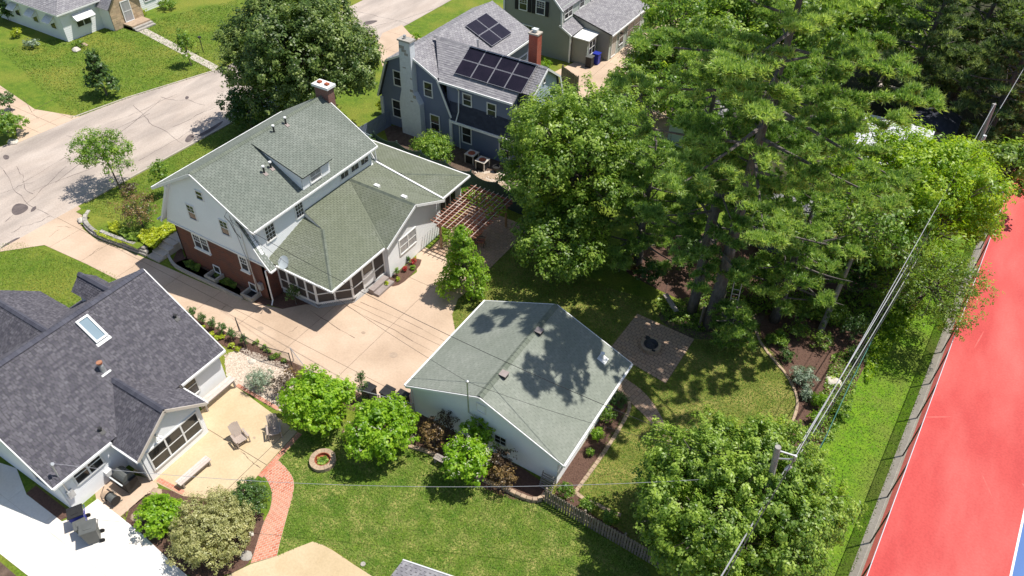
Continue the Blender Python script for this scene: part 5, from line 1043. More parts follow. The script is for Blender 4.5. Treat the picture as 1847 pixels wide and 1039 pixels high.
pave('brick_border', strip2((425, 697), (500, 741), .22, 22), .25, 'brick_paver', 'paver_joint', .028, 'brick')
pave('brick_border', strip2((281, 868), (328, 893), .25, 10), .25, 'brick_paver', 'paver_joint', .026, 'brick')
rows = between([(1110, 702), (1149, 737), (1173, 761), (1200, 799)], [(1125, 681), (1160, 704), (1187, 739), (1214, 797)], 18)
pave('paver_walk', rows, .3, 'tan_paver', 'dark_joint', .010, 'paver', gap=.02)
# square fire pit patio
C0, C1, C2, C3 = Vector((-10.75, 33.8, 0)), Vector((-6.85, 33.6, 0)), Vector((-6.95, 29.35, 0)), Vector((-10.9, 29.95, 0))
rows = [(C0.lerp(C3, i/17), C1.lerp(C2, i/17)) for i in range(18)]
pt_ = pave('fire_pit_patio', rows, .33, 'tan_paver', 'dark_joint', .010, 'paver', gap=.03)
FP = thing('fire_pit', 'round block fire pit with black metal bowl on the paver square', 'fire pit', (-8.85, 31.5, 0))
def blockring(parent, c, r0, r1, h0, h1, n, m, name='block', gap=.05):
    for i in range(n):
        a0, a1 = 2*math.pi*(i+gap/2)/n, 2*math.pi*(i+1-gap/2)/n; mb = MB(); pts = [(c[0]+r*math.cos(a), c[1]+r*math.sin(a), h0) for r, a in ((r0, a0), (r0, a1), (r1, a1), (r1, a0))]
        mb.prism(pts, (0, 0, h1-h0+random.uniform(-.008, .008)), random.random()); mb.build(name, m, parent)
for k in range(3): blockring(FP, (-8.85, 31.5), .42, .62, .024+.1*k, .12+.1*k, 16, 'block_tan')
mb = MB(); mb.lathe((-8.85, 31.5, 0), [(.41, .05), (.43, .38), (.40, .38), (.34, .2), (.0, .16)], 20); mb.build('bowl', 'metal_dark', FP, smooth=True); mb = MB(); mb.lathe((-8.85, 31.5, 0), [(.30, .19), (.2, .24), (.0, .26)], 14); mb.build('ash', 'ash', FP)
mb = MB(); mb.box(-9.35, -9.1, 31.75, 31.95, .33, .42); mb.box(-8.6, -8.4, 31.0, 31.1, .33, .4); mb.build('tool', 'metal_dark', FP)
RG = thing('planter_ring', 'round tan stone planter ring with small plants on the lawn', 'planter', (*G(583, 833)[:2], 0)); c = G(583, 833)
for k in range(2): blockring(RG, c, .42, .68, .0+.13*k, .12+.13*k, 18, 'block_tan')
mb = MB(); mb.lathe((c.x, c.y, 0), [(.415, .0), (.415, .25), (.38, .25), (.38, .08), (0, .08)], 24); mb.build('clay_liner', 'terracotta', RG)
# ------------------------------------------------------------------ pergola
PG = thing('pergola', 'red cedar pergola with open slat roof beside the rear wing', 'pergola', (-23.8, 34.8, 0))
px0, px1, py0, py1 = -25.35, -22.15, 32.2, 37.3
for x, y in ((-24.95, 32.5), (-22.5, 32.5), (-24.95, 37.0), (-22.5, 37.0)): mb = MB(); mb.box(x-.06, x+.06, y-.06, y+.06, 0, 2.2); mb.build('post', 'post_wood', PG)
for x in (-25.02, -24.88, -22.57, -22.43): mb = MB(); mb.box(x-.02, x+.02, py0, py1, 2.05, 2.22); mb.build('beam', 'cedar', PG)
for i in range(17):
    y = py0+.12+(py1-py0-.24)*i/16; mb = MB(); mb.prism([(px0-.25, y-.02, 2.34), (px0-.05, y-.02, 2.221), (px1+.05, y-.02, 2.221), (px1+.25, y-.02, 2.34), (px1+.25, y-.02, 2.38), (px0-.25, y-.02, 2.38)], (0, .04, 0), random.random()); mb.build('rafter', 'cedar', PG)
for i in range(9): x = px0+.1+(px1-px0-.2)*i/8; mb = MB(); mb.box(x-.02, x+.02, py0-.1, py1+.1, 2.381, 2.415); mb.build('slat', 'cedar_pale', PG)
pv = [Vector((-25.6, 31.9, 0)), Vector((-21.0, 31.9, 0)), Vector((-20.9, 37.9, 0)), Vector((-26.0, 37.9, 0))]
rows = [(pv[0].lerp(pv[3], i/22), pv[1].lerp(pv[2], i/22)) for i in range(23)]; pave('pergola_terrace', rows, .36, 'tan_paver', 'dark_joint', .026, 'paver', gap=.02)
t = thing('patio_table', 'round dark patio table with cloth under the pergola', 'table', (-23.6, 34.6, .04)); mb = MB(); mb.cyl((-23.6, 34.6, .7), (-23.6, 34.6, .74), .6, n=20); mb.build('tabletop', 'rust', t); mb = MB(); mb.cyl((-23.6, 34.6, .04), (-23.6, 34.6, .7), .06); mb.build('pedestal', 'metal_dark', t)
def chair(loc, rz, label, group, name='patio_chair', m='metal_dark', sm='rust'):
    t = thing(name, label, 'chair', (0, 0, 0), group=group)
    mb = MB(); mb.box(-.25, .25, -.25, .25, .42, .46); mb.build('seat', sm, t); mb = MB(); mb.prism([(-.25, .22, .46), (.25, .22, .46), (.25, .34, .95), (-.25, .34, .95)], (0, .03, 0)); mb.build('backrest', sm, t)
    for sx in (-.23, .23):
        for sy in (-.23, .23): mb = MB(); mb.cyl((sx, sy, 0), (sx, sy, .42), .018, n=6); mb.build('leg', m, t)
        mb = MB(); mb.box(sx-.025, sx+.025, -.22, .26, .62, .65); mb.build('armrest', m, t)
    t.location = (loc[0], loc[1], .04); t.rotation_euler = (0, 0, rz); return t
chair((-22.8, 34.2), -1.2, 'dark chair under the pergola pulled out toward the pines', 'chairs under the pergola'); chair((-24.3, 35.3), 2.0, 'dark chair under the pergola closest to the white wall', 'chairs under the pergola'); chair((-23.2, 33.6), 3.4, 'dark chair under the pergola nearest the conical tree', 'chairs under the pergola')
# ------------------------------------------------------------------ adirondack style loungers, benches, bins
def adir(loc, rz, label):
    t = thing('garden_chair', label, 'chair', (0, 0, 0), group='tan garden chairs on the patio')
    for i in range(5): y = -.28+.12*i; mb = MB(); mb.prism([(-.26, y, .36-.02*i), (.26, y, .36-.02*i), (.26, y+.11, .34-.02*i), (-.26, y+.11, .34-.02*i)], (0, 0, .02)); mb.build('seat_slat', 'sling_tan', t)
    for i in range(5): x = -.27+.11*i; h = .72+.08*math.sin(math.pi*(i+.5)/5); mb = MB(); mb.prism([(x, .26, .26), (x+.10, .26, .26), (x+.10, .26+h*.45, .26+h), (x, .26+h*.45, .26+h)], (0, .02, -.01)); mb.build('back_slat', 'sling_tan', t)
    for sx in (-.33, .33):
        mb = MB(); mb.box(sx-.05, sx+.05, -.32, .36, .52, .545); mb.build('armrest', 'sling_tan', t); mb = MB(); mb.box(sx-.025, sx+.025, -.3, -.22, 0, .52); mb.build('leg', 'sling_tan', t)
        mb = MB(); mb.prism([(sx-.02, -.28, .3), (sx-.02, .5, .02), (sx-.02, .5, .1), (sx-.02, -.28, .38)], (.04, 0, 0)); mb.build('leg', 'sling_tan', t); mb = MB(); mb.box(sx-.02, sx+.02, .3, .35, .08, .52); mb.build('leg', 'sling_tan', t)
    t.location = (loc[0], loc[1], .022); t.rotation_euler = (0, 0, rz)
g1, g2 = G(437, 798), G(497, 785)
adir(g1, math.radians(75), 'tan slatted garden chair in the open middle of the patio'); adir(g2, math.radians(50), 'tan slatted garden chair at the patio edge in the viburnum shade')
def bench(loc, rz, L, W, h, label, n=3):
    t = thing('wooden_bench', label, 'bench', (0, 0, 0)); 
    for i in range(n): y = -W/2+W*i/n; mb = MB(); mb.box(-L/2, L/2, y, y+W/n-.012, h-.045, h, random.random()); mb.build('plank', 'wood_pale', t)
    for sx in (-L/2+.15, L/2-.15):
        for sy in (-W/2+.05, W/2-.05): mb = MB(); mb.box(sx-.045, sx+.045, sy-.045, sy+.045, 0, h-.046); mb.build('leg', 'wood_grey', t)
    for sy in (-W/2+.05, W/2-.05): mb = MB(); mb.box(-L/2+.2, L/2-.2, sy-.02, sy+.02, h-.16, h-.05); mb.build('apron', 'wood_grey', t)
    t.location = (loc[0], loc[1], .022); t.rotation_euler = (0, 0, rz)
bench((-24.9, 10.85), math.radians(88), 1.9, .44, .42, 'pale plank bench standing free on the patio before the big windows'); bench((-27.75, 15.05), math.radians(90), 2.3, .5, .62, 'long pale plank bench against the white siding', 2)
def bin_(loc, rz, body, lid, label, s=1.0, openlid=False):
    t = thing('wheeled_bin', label, 'bin', (0, 0, 0), group='wheeled bins on the white drive'); mb = MB(); n = 0
    a, b, h = .23*s, .30*s, .98*s; mb.v = [(-a, -a, .06), (a, -a, .06), (a, a*1.1, .06), (-a, a*1.1, .06), (-b, -b, h), (b, -b, h), (b, b*1.1, h), (-b, b*1.1, h)]
    mb.f = [(3, 2, 1, 0), (0, 1, 5, 4), (1, 2, 6, 5), (2, 3, 7, 6), (3, 0, 4, 7)]; mb.t = [.5]*5; mb.build('body', body, t)
    mb = MB(); mb.box(-b-.03, b+.03, -b-.03, b*1.1+.03, h, h+.05); mb.build('lid', lid, t); mb = MB(); mb.box(-b*.5, b*.5, -b*.55, b*.6, h+.051, h+.07); mb.build('lid_panel', lid, t)
    mb = MB(); mb.tube([(-b*.8, b*1.1+.03, h-.02), (-b*.8, b*1.1+.1, h), (b*.8, b*1.1+.1, h), (b*.8, b*1.1+.03, h-.02)], .016); mb.build('handle', body, t)
    for sx in (-.25*s, .25*s): mb = MB(); mb.cyl((sx-.03, a+.1, .12), (sx+.03, a+.1, .12), .12, n=14); mb.build('wheel', 'tyre', t)
    t.location = (loc[0], loc[1], .022); t.rotation_euler = (0, 0, rz)
bin_((-27.35, 6.1), math.radians(-30), 'plastic_blue', 'plastic_black', 'blue wheeled bin with a black lid nearest the white siding'); bin_((-26.75, 5.85), math.radians(-25), 'plastic_grey', 'plastic_grey', 'smaller grey wheeled bin squeezed in the middle of the row', .8); bin_((-26.1, 5.9), math.radians(-35), 'plastic_grey', 'plastic_grey', 'large charcoal wheeled bin with a paper label at the end of the row', 1.08)
t = thing('wheeled_bin', 'blue wheeled bin beside the bay of the grey green house', 'bin', (-28.9, 64.2, 0)); 
mb = MB(); mb.prism([(-29.2, 63.9, .05), (-28.6, 63.9, .05), (-28.6, 64.5, .05), (-29.2, 64.5, .05)], (0, 0, 1.0)); mb.build('body', 'plastic_blue', t); mb = MB(); mb.box(-29.25, -28.55, 63.85, 64.55, 1.05, 1.12); mb.build('lid', 'plastic_blue', t)
t = thing('wheeled_bin', 'dark wheeled bin beside the blue one at the grey green house', 'bin', (-29.2, 63.3, 0)); mb = MB(); mb.box(-29.45, -28.85, 62.9, 63.5, .05, 1.05); mb.build('body', 'plastic_black', t); mb = MB(); mb.box(-29.5, -28.8, 62.85, 63.55, 1.05, 1.12); mb.build('lid', 'plastic_grey', t)
# grill under cover, hose reel
g = G(222, 872); t = thing('barbecue', 'covered black barbecue tucked in the shady corner of the house', 'barbecue', (g.x-.2, g.y, 0)); x, y = -27.2, 8.7
mb = MB(); mb.box(x-.55, x+.5, y-.35, y+.3, .1, .85); mb.build('cabinet', 'plastic_black', t)
mb = MB(); k = 9
for i in range(k):
    a0, a1 = math.pi*i/k, math.pi*(i+1)/k; mb.face([(x-.4, y-.33*math.cos(a0), .85+.36*math.sin(a0)), (x+.35, y-.33*math.cos(a0), .85+.36*math.sin(a0)), (x+.35, y-.33*math.cos(a1), .85+.36*math.sin(a1)), (x-.4, y-.33*math.cos(a1), .85+.36*math.sin(a1))][::-1])
for xx, fl in ((x-.4, 1), (x+.35, -1)): mb.face([(xx, y-.33*math.cos(math.pi*i/k), .85+.36*math.sin(math.pi*i/k)) for i in range(k+1)][::fl])
mb.build('hood', 'plastic_grey', t); mb = MB(); mb.bar((x-.5, y-.45, .9), (x+.45, y-.45, .9), .06, .06); mb.build('handle', 'dish', t)
for sx in (x-.5, x+.45): mb = MB(); mb.cyl((sx-.03, y+.25, .1), (sx+.03, y+.25, .1), .1); mb.build('wheel', 'tyre', t)
t = thing('hose_reel', 'dark wheeled hose reel on the tan walk by the bins', 'hose reel', (*G(207, 906)[:2], .02)); g = G(207, 906); x, y = g.x, g.y
mb = MB(); mb.cyl((x-.22, y, .34), (x+.22, y, .34), .2, n=16); mb.build('hose_drum', 'plastic_grey', t)
for sx in (-.26, .24): mb = MB(); mb.cyl((x+sx, y, .34), (x+sx+.03, y, .34), .26, n=16); mb.build('flange', 'plastic_black', t); mb = MB(); mb.tube([(x+sx, y-.28, .04), (x+sx, y-.1, .34), (x+sx, y+.28, .04)], .02); mb.build('leg', 'plastic_grey', t)
mb = MB(); mb.tube([(x-.2, y+.2, .7), (x+.2, y+.2, .7)], .018); mb.build('handle', 'plastic_grey', t)
mb = MB(); mb.tube(smoothline([(x-.2, y-.1, .2), (x-.5, y-.3, .05), (x-.9, y-.1, .045), (x-1.2, y+.3, .045)], 2), .015); mb.build('hose', 'plastic_black', t)
# small yard things
def boulder(q, r, label, m='rock_white', z=0, h=.6, grp=None):
    c = G(*q, z); mb = MB(); n = 9; ring = [(1, .0), (1.05, .3), (.75, .75), (.3, 1.0)]; off = [random.uniform(.8, 1.15) for _ in range(n)]; k = 0
    for rr, zz_ in ring:
        for i in range(n): a = 6.283*i/n; mb.v.append((c.x+r*rr*off[i]*math.cos(a), c.y+r*rr*off[(i+3) % n]*math.sin(a)*.8, z+r*h*zz_*random.uniform(.9, 1.1)))
    for q_ in range(3):
        for i in range(n): j = (i+1) % n; mb.f.append((q_*n+i, q_*n+j, (q_+1)*n+j, (q_+1)*n+i)); mb.t.append(.5)
    mb.f.append(tuple(range(3*n, 4*n))); mb.t.append(.5); mb.build('boulder', m, label=label, cat='boulder', group=grp)
boulder((455, 653), .26, 'pale rounded boulder in the gravel bed by the black fence'); boulder((453, 963), .16, 'small white stone at the brick path edge'); boulder((444, 1003), .3, 'flat grey stone in the mulch between path and round shrub', 'stone_grey', h=.3)
boulder((282, 889), .32, 'flat cream stone in the mulch near the brick border', 'block_tan', h=.25); boulder((262, 910), .2, 'small tan stone beside the bright green shrub', 'block_tan', h=.4); boulder((247, 932), .3, 'triangular tan stone at the drive end of the mulch bed', 'block_tan', h=.3); boulder((190, 893), .25, 'beige boulder by the white siding near the hose reel', 'block_tan')
boulder((138, 91), .5, 'white boulder in the flower patch at the cottage corner'); boulder((152, 82), .4, 'tan boulder behind the flower patch at the cottage corner', 'block_tan'); boulder((25, 395), .35, 'white boulder at the kerb end of the far drive') if False else None
boulder((24, 257), .45, 'white boulder at the bend of the far kerb'); boulder((1505, 690), .5, 'pale flat rock in the shady bed near the green wire fence', 'rock_white', h=.35)
boulder((148, 398), .35, 'big cream boulder topping the end of the dry stone wall', 'rock_white', z=.1)
t = thing('pallet', 'weathered slatted pallet leaning on the garage corner', 'pallet', (*G(982, 880)[:2], 0)); b0 = Vector((-9.75, 19.55, .05)); up3 = Vector((0, .35, .94)).normalized()
for i in range(7): p = b0+up3*(.14*i); mb = MB(); mb.bar(p, p+Vector((.75, 0, 0)), .02, .09, up=(0, -1, .3)); mb.build('slat', 'wood_grey', t)
for dx in (.02, .73): mb = MB(); mb.bar(b0+Vector((dx, .04, -.03)), b0+Vector((dx, .04, 0))+up3*.92, .04, .04); mb.build('rail', 'wood_grey', t)
t = thing('wooden_swing', 'long wooden plank hanging swing beside the big pine trunk', 'swing', (*G(1212, 548)[:2], 0)); a, b = G(1200, 530, .5), G(1220, 562, .3); mb = MB(); mb.bar(a, b, .35, .05); mb.build('plank', 'wood_grey', t); mb = MB(); mb.bar(a+Vector((0, 0, .05)), a+Vector((0, 0, .9)), .02, .02); mb.build('rope', 'wood_grey', t)
t = thing('ladder', 'slim wooden ladder propped under the low pine bough', 'ladder', (*G(1302, 612)[:2], 0)); p0 = G(1302, 612); mb = MB(); tp = p0+Vector((-.3, .5, 4.2)); mb.bar(p0, tp, .04, .05); mb.build('rail', 'wood_pale', t); mb = MB(); mb.bar(p0+Vector((.42, .1, 0)), tp+Vector((.42, .1, 0)), .04, .05); mb.build('rail', 'wood_pale', t)
for i in range(1, 12): q = p0.lerp(tp, i/12.5); mb = MB(); mb.bar(q, q+Vector((.42, .1, 0)), .03, .03); mb.build('rung', 'wood_pale', t)
t = thing('wooden_bench', 'small grey bench in the shade under the flowering viburnum', 'bench', (*G(800, 838)[:2], 0)); g = G(800, 838)
for i in range(3): mb = MB(); mb.box(g.x-.5, g.x+.5, g.y-.2+.13*i, g.y-.09+.13*i, .42, .45); mb.build('plank', 'wood_grey', t)
for sx in (-.42, .42): mb = MB(); mb.box(g.x+sx-.04, g.x+sx+.04, g.y-.18, g.y+.15, 0, .42); mb.build('leg', 'wood_grey', t)
for k, (q, lb) in enumerate((((668, 722), 'dark bin top behind the viburnums farthest from the garage'), ((702, 727), 'dark bin top behind the viburnums in the middle of three'), ((727, 735), 'dark bin top behind the viburnums right beside the garage'))):
    g = G(*q); t = thing('wheeled_bin', lb, 'bin', (g.x, g.y, 0), group='dark bins behind the viburnums'); mb = MB(); mb.box(g.x-.28, g.x+.28, g.y-.3, g.y+.3, .05, 1.0); mb.build('body', 'plastic_black', t); mb = MB(); mb.box(g.x-.32, g.x+.32, g.y-.35, g.y+.35, 1.0, 1.08); mb.build('lid', 'plastic_black', t)
mb = MB(); p = G(367, 95); mb.cyl(p, p+Vector((0, 0, 1.5)), .04); mb.box(p.x-.12, p.x+.12, p.y-.12, p.y+.12, 1.5, 1.65); mb.build('garden_post', 'metal_dark', label='slim dark post on the lawn right of the cottage path', cat='post')
mb = MB(); p = G(655, 1018); mb.cyl(p, p+Vector((0, 0, .05)), .12); mb.build('drain_cap', 'stone_grey', label='small grey drain cap in the lawn by the lower patio', cat='drain cover')
t = thing('swing_frame', 'pale timber play frame with deck glimpsed among the dark pines', 'play frame', (*G(1610, 160)[:2], 0)); g = G(1610, 160, 1.5)
mb = MB(); mb.box(g.x-1.2, g.x+1, g.y-1.2, g.y+1, 1.2, 1.3); mb.build('deck', 'wood_pale', t)
for sx in (-1.2, 1.0):
    for sy in (-1.2, 1.0): mb = MB(); mb.box(g.x+sx-.06, g.x+sx+.06, g.y+sy-.06, g.y+sy+.06, 0, 2.3); mb.build('post', 'wood_grey', t)
    mb = MB(); mb.box(g.x+sx-.05, g.x+sx+.05, g.y-1.2, g.y+1, 2.2, 2.32); mb.build('rail', 'wood_grey', t)
# trampoline-free: parked cars glimpsed
def car(loc, rz, m, label, z=.03):
    t = thing('parked_car', label, 'car', (0, 0, 0)); L, W = 4.5, 1.8
    prof = [(-2.25, .35), (2.2, .35), (2.25, .7), (1.5, .92), (.75, 1.0), (.1, 1.45), (-1.4, 1.48), (-2.0, 1.0), (-2.25, .9)]
    mb = MB(); mb.prism([(x, -W/2, zz_) for x, zz_ in prof[:5]+[(-2.0, 1.0), (-2.25, .9)]], (0, W, 0)); mb.build('body', m, t)
    mb = MB(); mb.prism([(x, -W/2+.12, zz_) for x, zz_ in [(.75, 1.001), (.1, 1.4), (-1.4, 1.43), (-2.0, 1.001)]], (0, W-.24, 0)); mb.build('window_glass', 'car_dark', t); mb = MB(); mb.box(-1.4, .1, -W/2+.14, W/2-.14, 1.431, 1.48); mb.build('roof', m, t)
    for sx in (-1.4, 1.4):
        for sy in (-W/2, W/2-.2): mb = MB(); mb.cyl((sx, sy-.01, .33), (sx, sy+.21, .33), .33, n=14); mb.build('wheel', 'tyre', t)
    for sy in (-.6, .6): mb = MB(); mb.box(2.2, 2.27, sy-.18, sy+.18, .6, .75); mb.build('headlight', 'dish', t)
    t.location = (loc[0], loc[1], z); t.rotation_euler = (0, 0, rz)
g = G(424, 182); car((-49.2+.2-.0, g.y+1.6), math.radians(-90), 'car_paint', 'silver car parked at the kerb, mostly hidden by the street maple')
car(G(1300, 85, 0), math.radians(60), 'car_paint', 'pale car on the far drive behind the leafy trees'); car(G(1470, 40, 0), math.radians(20), 'car_dark', 'dark blue car glimpsed through the pine tops')
# ------------------------------------------------------------------ poles and wires
def pole(base, top, r, label):
    t = thing('utility_pole', label, 'utility pole', base); mb = MB(); mb.cyl(base, top, r, r*.72, 12); mb.build('post', 'pole_wood', t); return t
PT1 = Vector((-.08, 20.66, 9.0)); PT2 = Vector((4.0, 55.9, 9.0))
U1 = pole((.75, 20.75, 0), PT1, .17, 'grey wooden utility pole rising from the round maple crown')
for z in (8.8, 8.3):
    a = Vector((0, 20.66, z)); mb = MB(); mb.bar(a, a+Vector((.62, .12, -.02 if z > 8.5 else .25)), .06, .06); mb.build('bracket', 'metal', U1)
mb = MB(); mb.cyl((.62, 20.8, 8.45), (.62, 20.8, 8.78), .07, n=8); mb.build('insulator', 'metal', U1); mb = MB(); mb.cyl((.5, 20.6, 8.0), (.6, 20.7, 8.2), .09, n=8); mb.build('insulator', 'metal', U1)
U2 = pole((4.6, 55.3, 0), PT2, .17, 'brown wooden utility pole among the dark pines by the court fence'); mb = MB(); mb.cyl((4.3, 55.5, 6.6), (4.3, 55.5, 6.9), .12); mb.build('insulator', 'dish', U2)
def wire(a, b, sag, r, m, label, grp=None, n=16):
    a, b = Vector(a), Vector(b); P = [a.lerp(b, i/n)-Vector((0, 0, 4*sag*(i/n)*(1-i/n))) for i in range(n+1)]; mb = MB(); mb.tube(P, r, 5); return mb.build('overhead_cable', m, label=label, cat='cable', group=grp)
J1 = G(1388, 893, 6.6)
A1 = Vector((.62, 20.8, 8.6)); A2 = Vector((4.4, 55.6, 8.9)); off = Vector((-.9, -14, 0))
back = G(1297, 1045, 7.2)
wire(A1, A2+Vector((-.4, 0, .3)), .35, .018, 'cable_grey', 'topmost pale cable between the two utility poles', 'cables along the pole line')
wire(A1+Vector((0, 0, -.4)), A2+Vector((0, 0, -1.2)), .5, .014, 'cable_black', 'thin black cable just under the topmost one', 'cables along the pole line')
wire(J1, A2+Vector((-.2, 0, -2.4)), .75, .028, 'cable_grey', 'thick twisted cable from the maple top pole toward the pines', 'cables along the pole line')
wire(J1+Vector((.15, 0, -.2)), A2+Vector((.1, 0, -2.9)), 1.1, .022, 'cable_grey', 'lower sagging grey cable over the planted bed', 'cables along the pole line')
wire(J1+Vector((.25, 0, -.5)), A2+Vector((.2, 0, -3.3)), .6, .022, 'cable_black', 'lowest black cable over the planted bed', 'cables along the pole line')
dirb = (back-J1); wire(J1, back+dirb*1.5, .15, .03, 'cable_grey', 'thick pale cable running off over the round maple toward the drone', 'cables leaving the maple pole'); wire(A1, G(1306, 1045, 7.6)+dirb*1.5, .15, .02, 'cable_black', 'thin dark cable beside the thick one over the round maple', 'cables leaving the maple pole')
wire(A2, A2+(A2-A1)*.8, .3, .02, 'cable_grey', 'pale cable continuing beyond the far utility pole', None)
wire(A2+Vector((-.2, 0, -2.4)), A2+(A2-A1)*.8+Vector((-.2, 0, -2.4)), .3, .025, 'cable_black', 'thick black cable continuing beyond the far utility pole', None)
GM = Vector((-14.0, 19.6, 5.35)); HM = Vector((-32.5, 22.1, 6.0)); BM = Vector((-28.1, 6.6, 3.75))
wire(PT1+Vector((0, 0, -1.2)), GM, .5, .009, 'cable_black', 'black service cable from the maple pole to the garage mast'); wire(GM, HM, .45, .009, 'cable_black', 'black service cable from the garage mast to the gambrel gable')
wire(PT1+Vector((0, 0, -1.6)), HM+Vector((.2, 0, .1)), 1.0, .014, 'cable_black', 'long thin cable passing over the garage ridge to the gambrel gable'); wire(PT1+Vector((0, 0, -1.9)), BM, 1.3, .010, 'cable_grey', 'grey service cable crossing the green backyard to the dark roofed house')

t = thing('garden_shed', 'corner of a small grey roofed shed at the lower edge of the lawn', 'shed', (-9.5, 9, 0))
for fc, c, a0, a1 in (('-Y', 6.2, -12.0, -7.0), ('+Y', 11.6, -12.0, -7.0), ('+X', -7.0, 6.2, 11.6), ('-X', -12.0, 6.2, 11.6)): wall(t, fc, c, [(a0, 0), (a1, 0), (a1, 2.15), (a0, 2.15)])
roof(t, [(-12.25, 11.85, 2.2), (-12.25, 5.95, 2.2), (-9.5, 5.95, 3.5), (-9.5, 11.85, 3.5)], 'shingle_slate'); roof(t, [(-6.75, 5.95, 2.2), (-6.75, 11.85, 2.2), (-9.5, 11.85, 3.5), (-9.5, 5.95, 3.5)], 'shingle_slate')
trimbar(t, (-12.25, 11.9, 2.14), (-9.5, 11.9, 3.44), .06, .14, name='rake_board'); trimbar(t, (-9.5, 11.9, 3.44), (-6.75, 11.9, 2.14), .06, .14, name='rake_board')
t = thing('timber_deck', 'edge of a pinkish timber deck in the lower left corner', 'deck', (-28.9, 2.2, 0)); q0 = G(-40, 975); q1 = G(60, 1062); dd = (q1-q0).normalized(); qq = Vector((-dd.y, dd.x, 0))
for i in range(5): mb = MB(); p_ = q0-qq*(.55+.17*i); mb.prism([p_, p_+dd*3.2, p_+dd*3.2-qq*.155, p_-qq*.155], (0, 0, .25), random.random()); mb.build('board', 'wood_pale', t)
sheet('mulch_bed', [tuple(q0-qq*.05)[:2], tuple(q0+dd*3.2-qq*.05)[:2], tuple(q0+dd*3.2-qq*.5)[:2], tuple(q0-qq*.5)[:2]], .016, 'soil')
# ------------------------------------------------------------------ vegetation
def unit(v): return v/np.maximum(1e-9, np.linalg.norm(v, axis=-1, keepdims=True))
def leaf_mesh(name, C, N, L, W, T, m, parent, up=None, tri=False):
    """one small face per leaf: centres C, normals N, half sizes L, W"""
    n = len(C); r = rng.normal(size=(n, 3)); A = unit(np.cross(N, r)); B = np.cross(N, A)
    L = L[:, None]; W = W[:, None]
    if tri:
        V = np.stack([C-A*W, C+A*W, C+B*L*2], 1); return nmesh(name, V.reshape(-1, 3), np.arange(n*3).reshape(-1, 3), T, m, parent, kind='stuff')
    V = np.stack([C+A*L, C+B*W+N*L*.15, C-A*L, C-B*W+N*L*.15], 1)
    return nmesh(name, V.reshape(-1, 3), np.arange(n*4).reshape(-1, 4), T, m, parent, kind='stuff')
def tuft_leaves(TP, TN, tr, nper, L, W, TT, flat=.75, outward=.9, jit=.25):
    """leaves round tuft centres TP with outward normals TN"""
    n = len(TP); C = np.repeat(TP, nper, 0); NN = np.repeat(TN, nper, 0); o = unit(rng.normal(size=(n*nper, 3)))*(rng.random((n*nper, 1))**.45)*tr*np.repeat(rng.uniform(.7, 1.25, (n, 1)), nper, 0)
    o[:, 2] *= flat; C = C+o
    Nn = unit(NN*outward+unit(o)*.55+rng.normal(size=C.shape)*.38+np.array([.12, .12, .8]))
    k = n*nper; T = np.repeat(TT, nper)+rng.normal(size=k)*jit*.5
    return C, Nn, L*rng.uniform(.65, 1.3, k), W*rng.uniform(.65, 1.3, k), T
def lobes_in(center, R, Rz, n, shape='round', lr=.38, inner=.62, low=-.55, seed=0):
    out = []; g = 2.399963; off = rng.uniform(0, 6.28)
    for i in range(n):
        t = (i+.5)/n; z = 1-(1-low)*t; a = off+i*g+rng.normal()*.25
        if shape == 'cone':
            zz_ = 1-2*t*.92; rr = (1-zz_)/2*.8+.08; fr = rng.uniform(.55, 1.0)*rr; p = np.array([math.cos(a)*fr, math.sin(a)*fr, zz_]); s = lr*(.45+.75*rr)
        else:
            rr = math.sqrt(max(0, 1-z*z)); f = inner*rng.uniform(.8, 1.15); p = np.array([math.cos(a)*rr*f, math.sin(a)*rr*f, z*f]); s = lr*rng.uniform(.75, 1.25)
        out.append((np.array([center[0]+p[0]*R, center[1]+p[1]*R, center[2]+p[2]*Rz]), s*R, s*(Rz/R)**.6*R*.85))
    if shape != 'cone': out.append((np.array(center, float), R*.55, Rz*.55))
    return out
def crown(parent, lobes, tufts_per_m2, tr, nper, L, W, m, centre, jit=.25, name='crown', keep=.9, gaps=0.0, flat=.75, topt=.35, shoots=0.0):
    TP, TN, TT = [], [], []
    for c, r, rz in lobes:
        n = max(6, int(4*math.pi*r*r*tufts_per_m2)); d = unit(rng.normal(size=(n, 3))); d = d[d[:, 2] > -.6]
        lump = 1+.18*np.sin(d[:, 0]*5+c[0])*np.sin(d[:, 1]*5+c[1])*np.sin(d[:, 2]*4)
        rad = rng.uniform(.72, 1.05, len(d))*lump; P = c+d*np.stack([r*rad, r*rad, rz*rad], 1)
        if shoots:
            k = rng.random(len(P)) < shoots; hgt = rng.uniform(.25, .8, k.sum())*max(.35, r*.45); Q = []; 
            for s_ in (.35, .7, 1.0): q = P[k].copy(); q += d[k]*.35*(hgt*s_)[:, None]; q[:, 2] += hgt*s_; Q.append((q, .12*s_))
            ad = np.concatenate([q for q, _ in Q]); P = np.concatenate([P, ad]); d = np.concatenate([d, np.tile(d[k], (3, 1))]); rad = np.concatenate([rad, np.concatenate([np.full(len(q), 1.0+a_*2) for q, a_ in Q])])
        if gaps: k = rng.random(len(P)) > gaps; P, d, rad = P[k], d[k], rad[k]
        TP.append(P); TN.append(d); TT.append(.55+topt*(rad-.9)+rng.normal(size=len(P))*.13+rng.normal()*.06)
    TP, TN, TT = map(np.concatenate, (TP, TN, TT))
    C, N, l, w_, T = tuft_leaves(TP, TN, tr, nper, L, W, TT, jit=jit, flat=flat)
    k = C[:, 2] > .03; C, N, l, w_, T = C[k], N[k], l[k], w_[k], T[k]
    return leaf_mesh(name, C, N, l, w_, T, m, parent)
NL = [0]
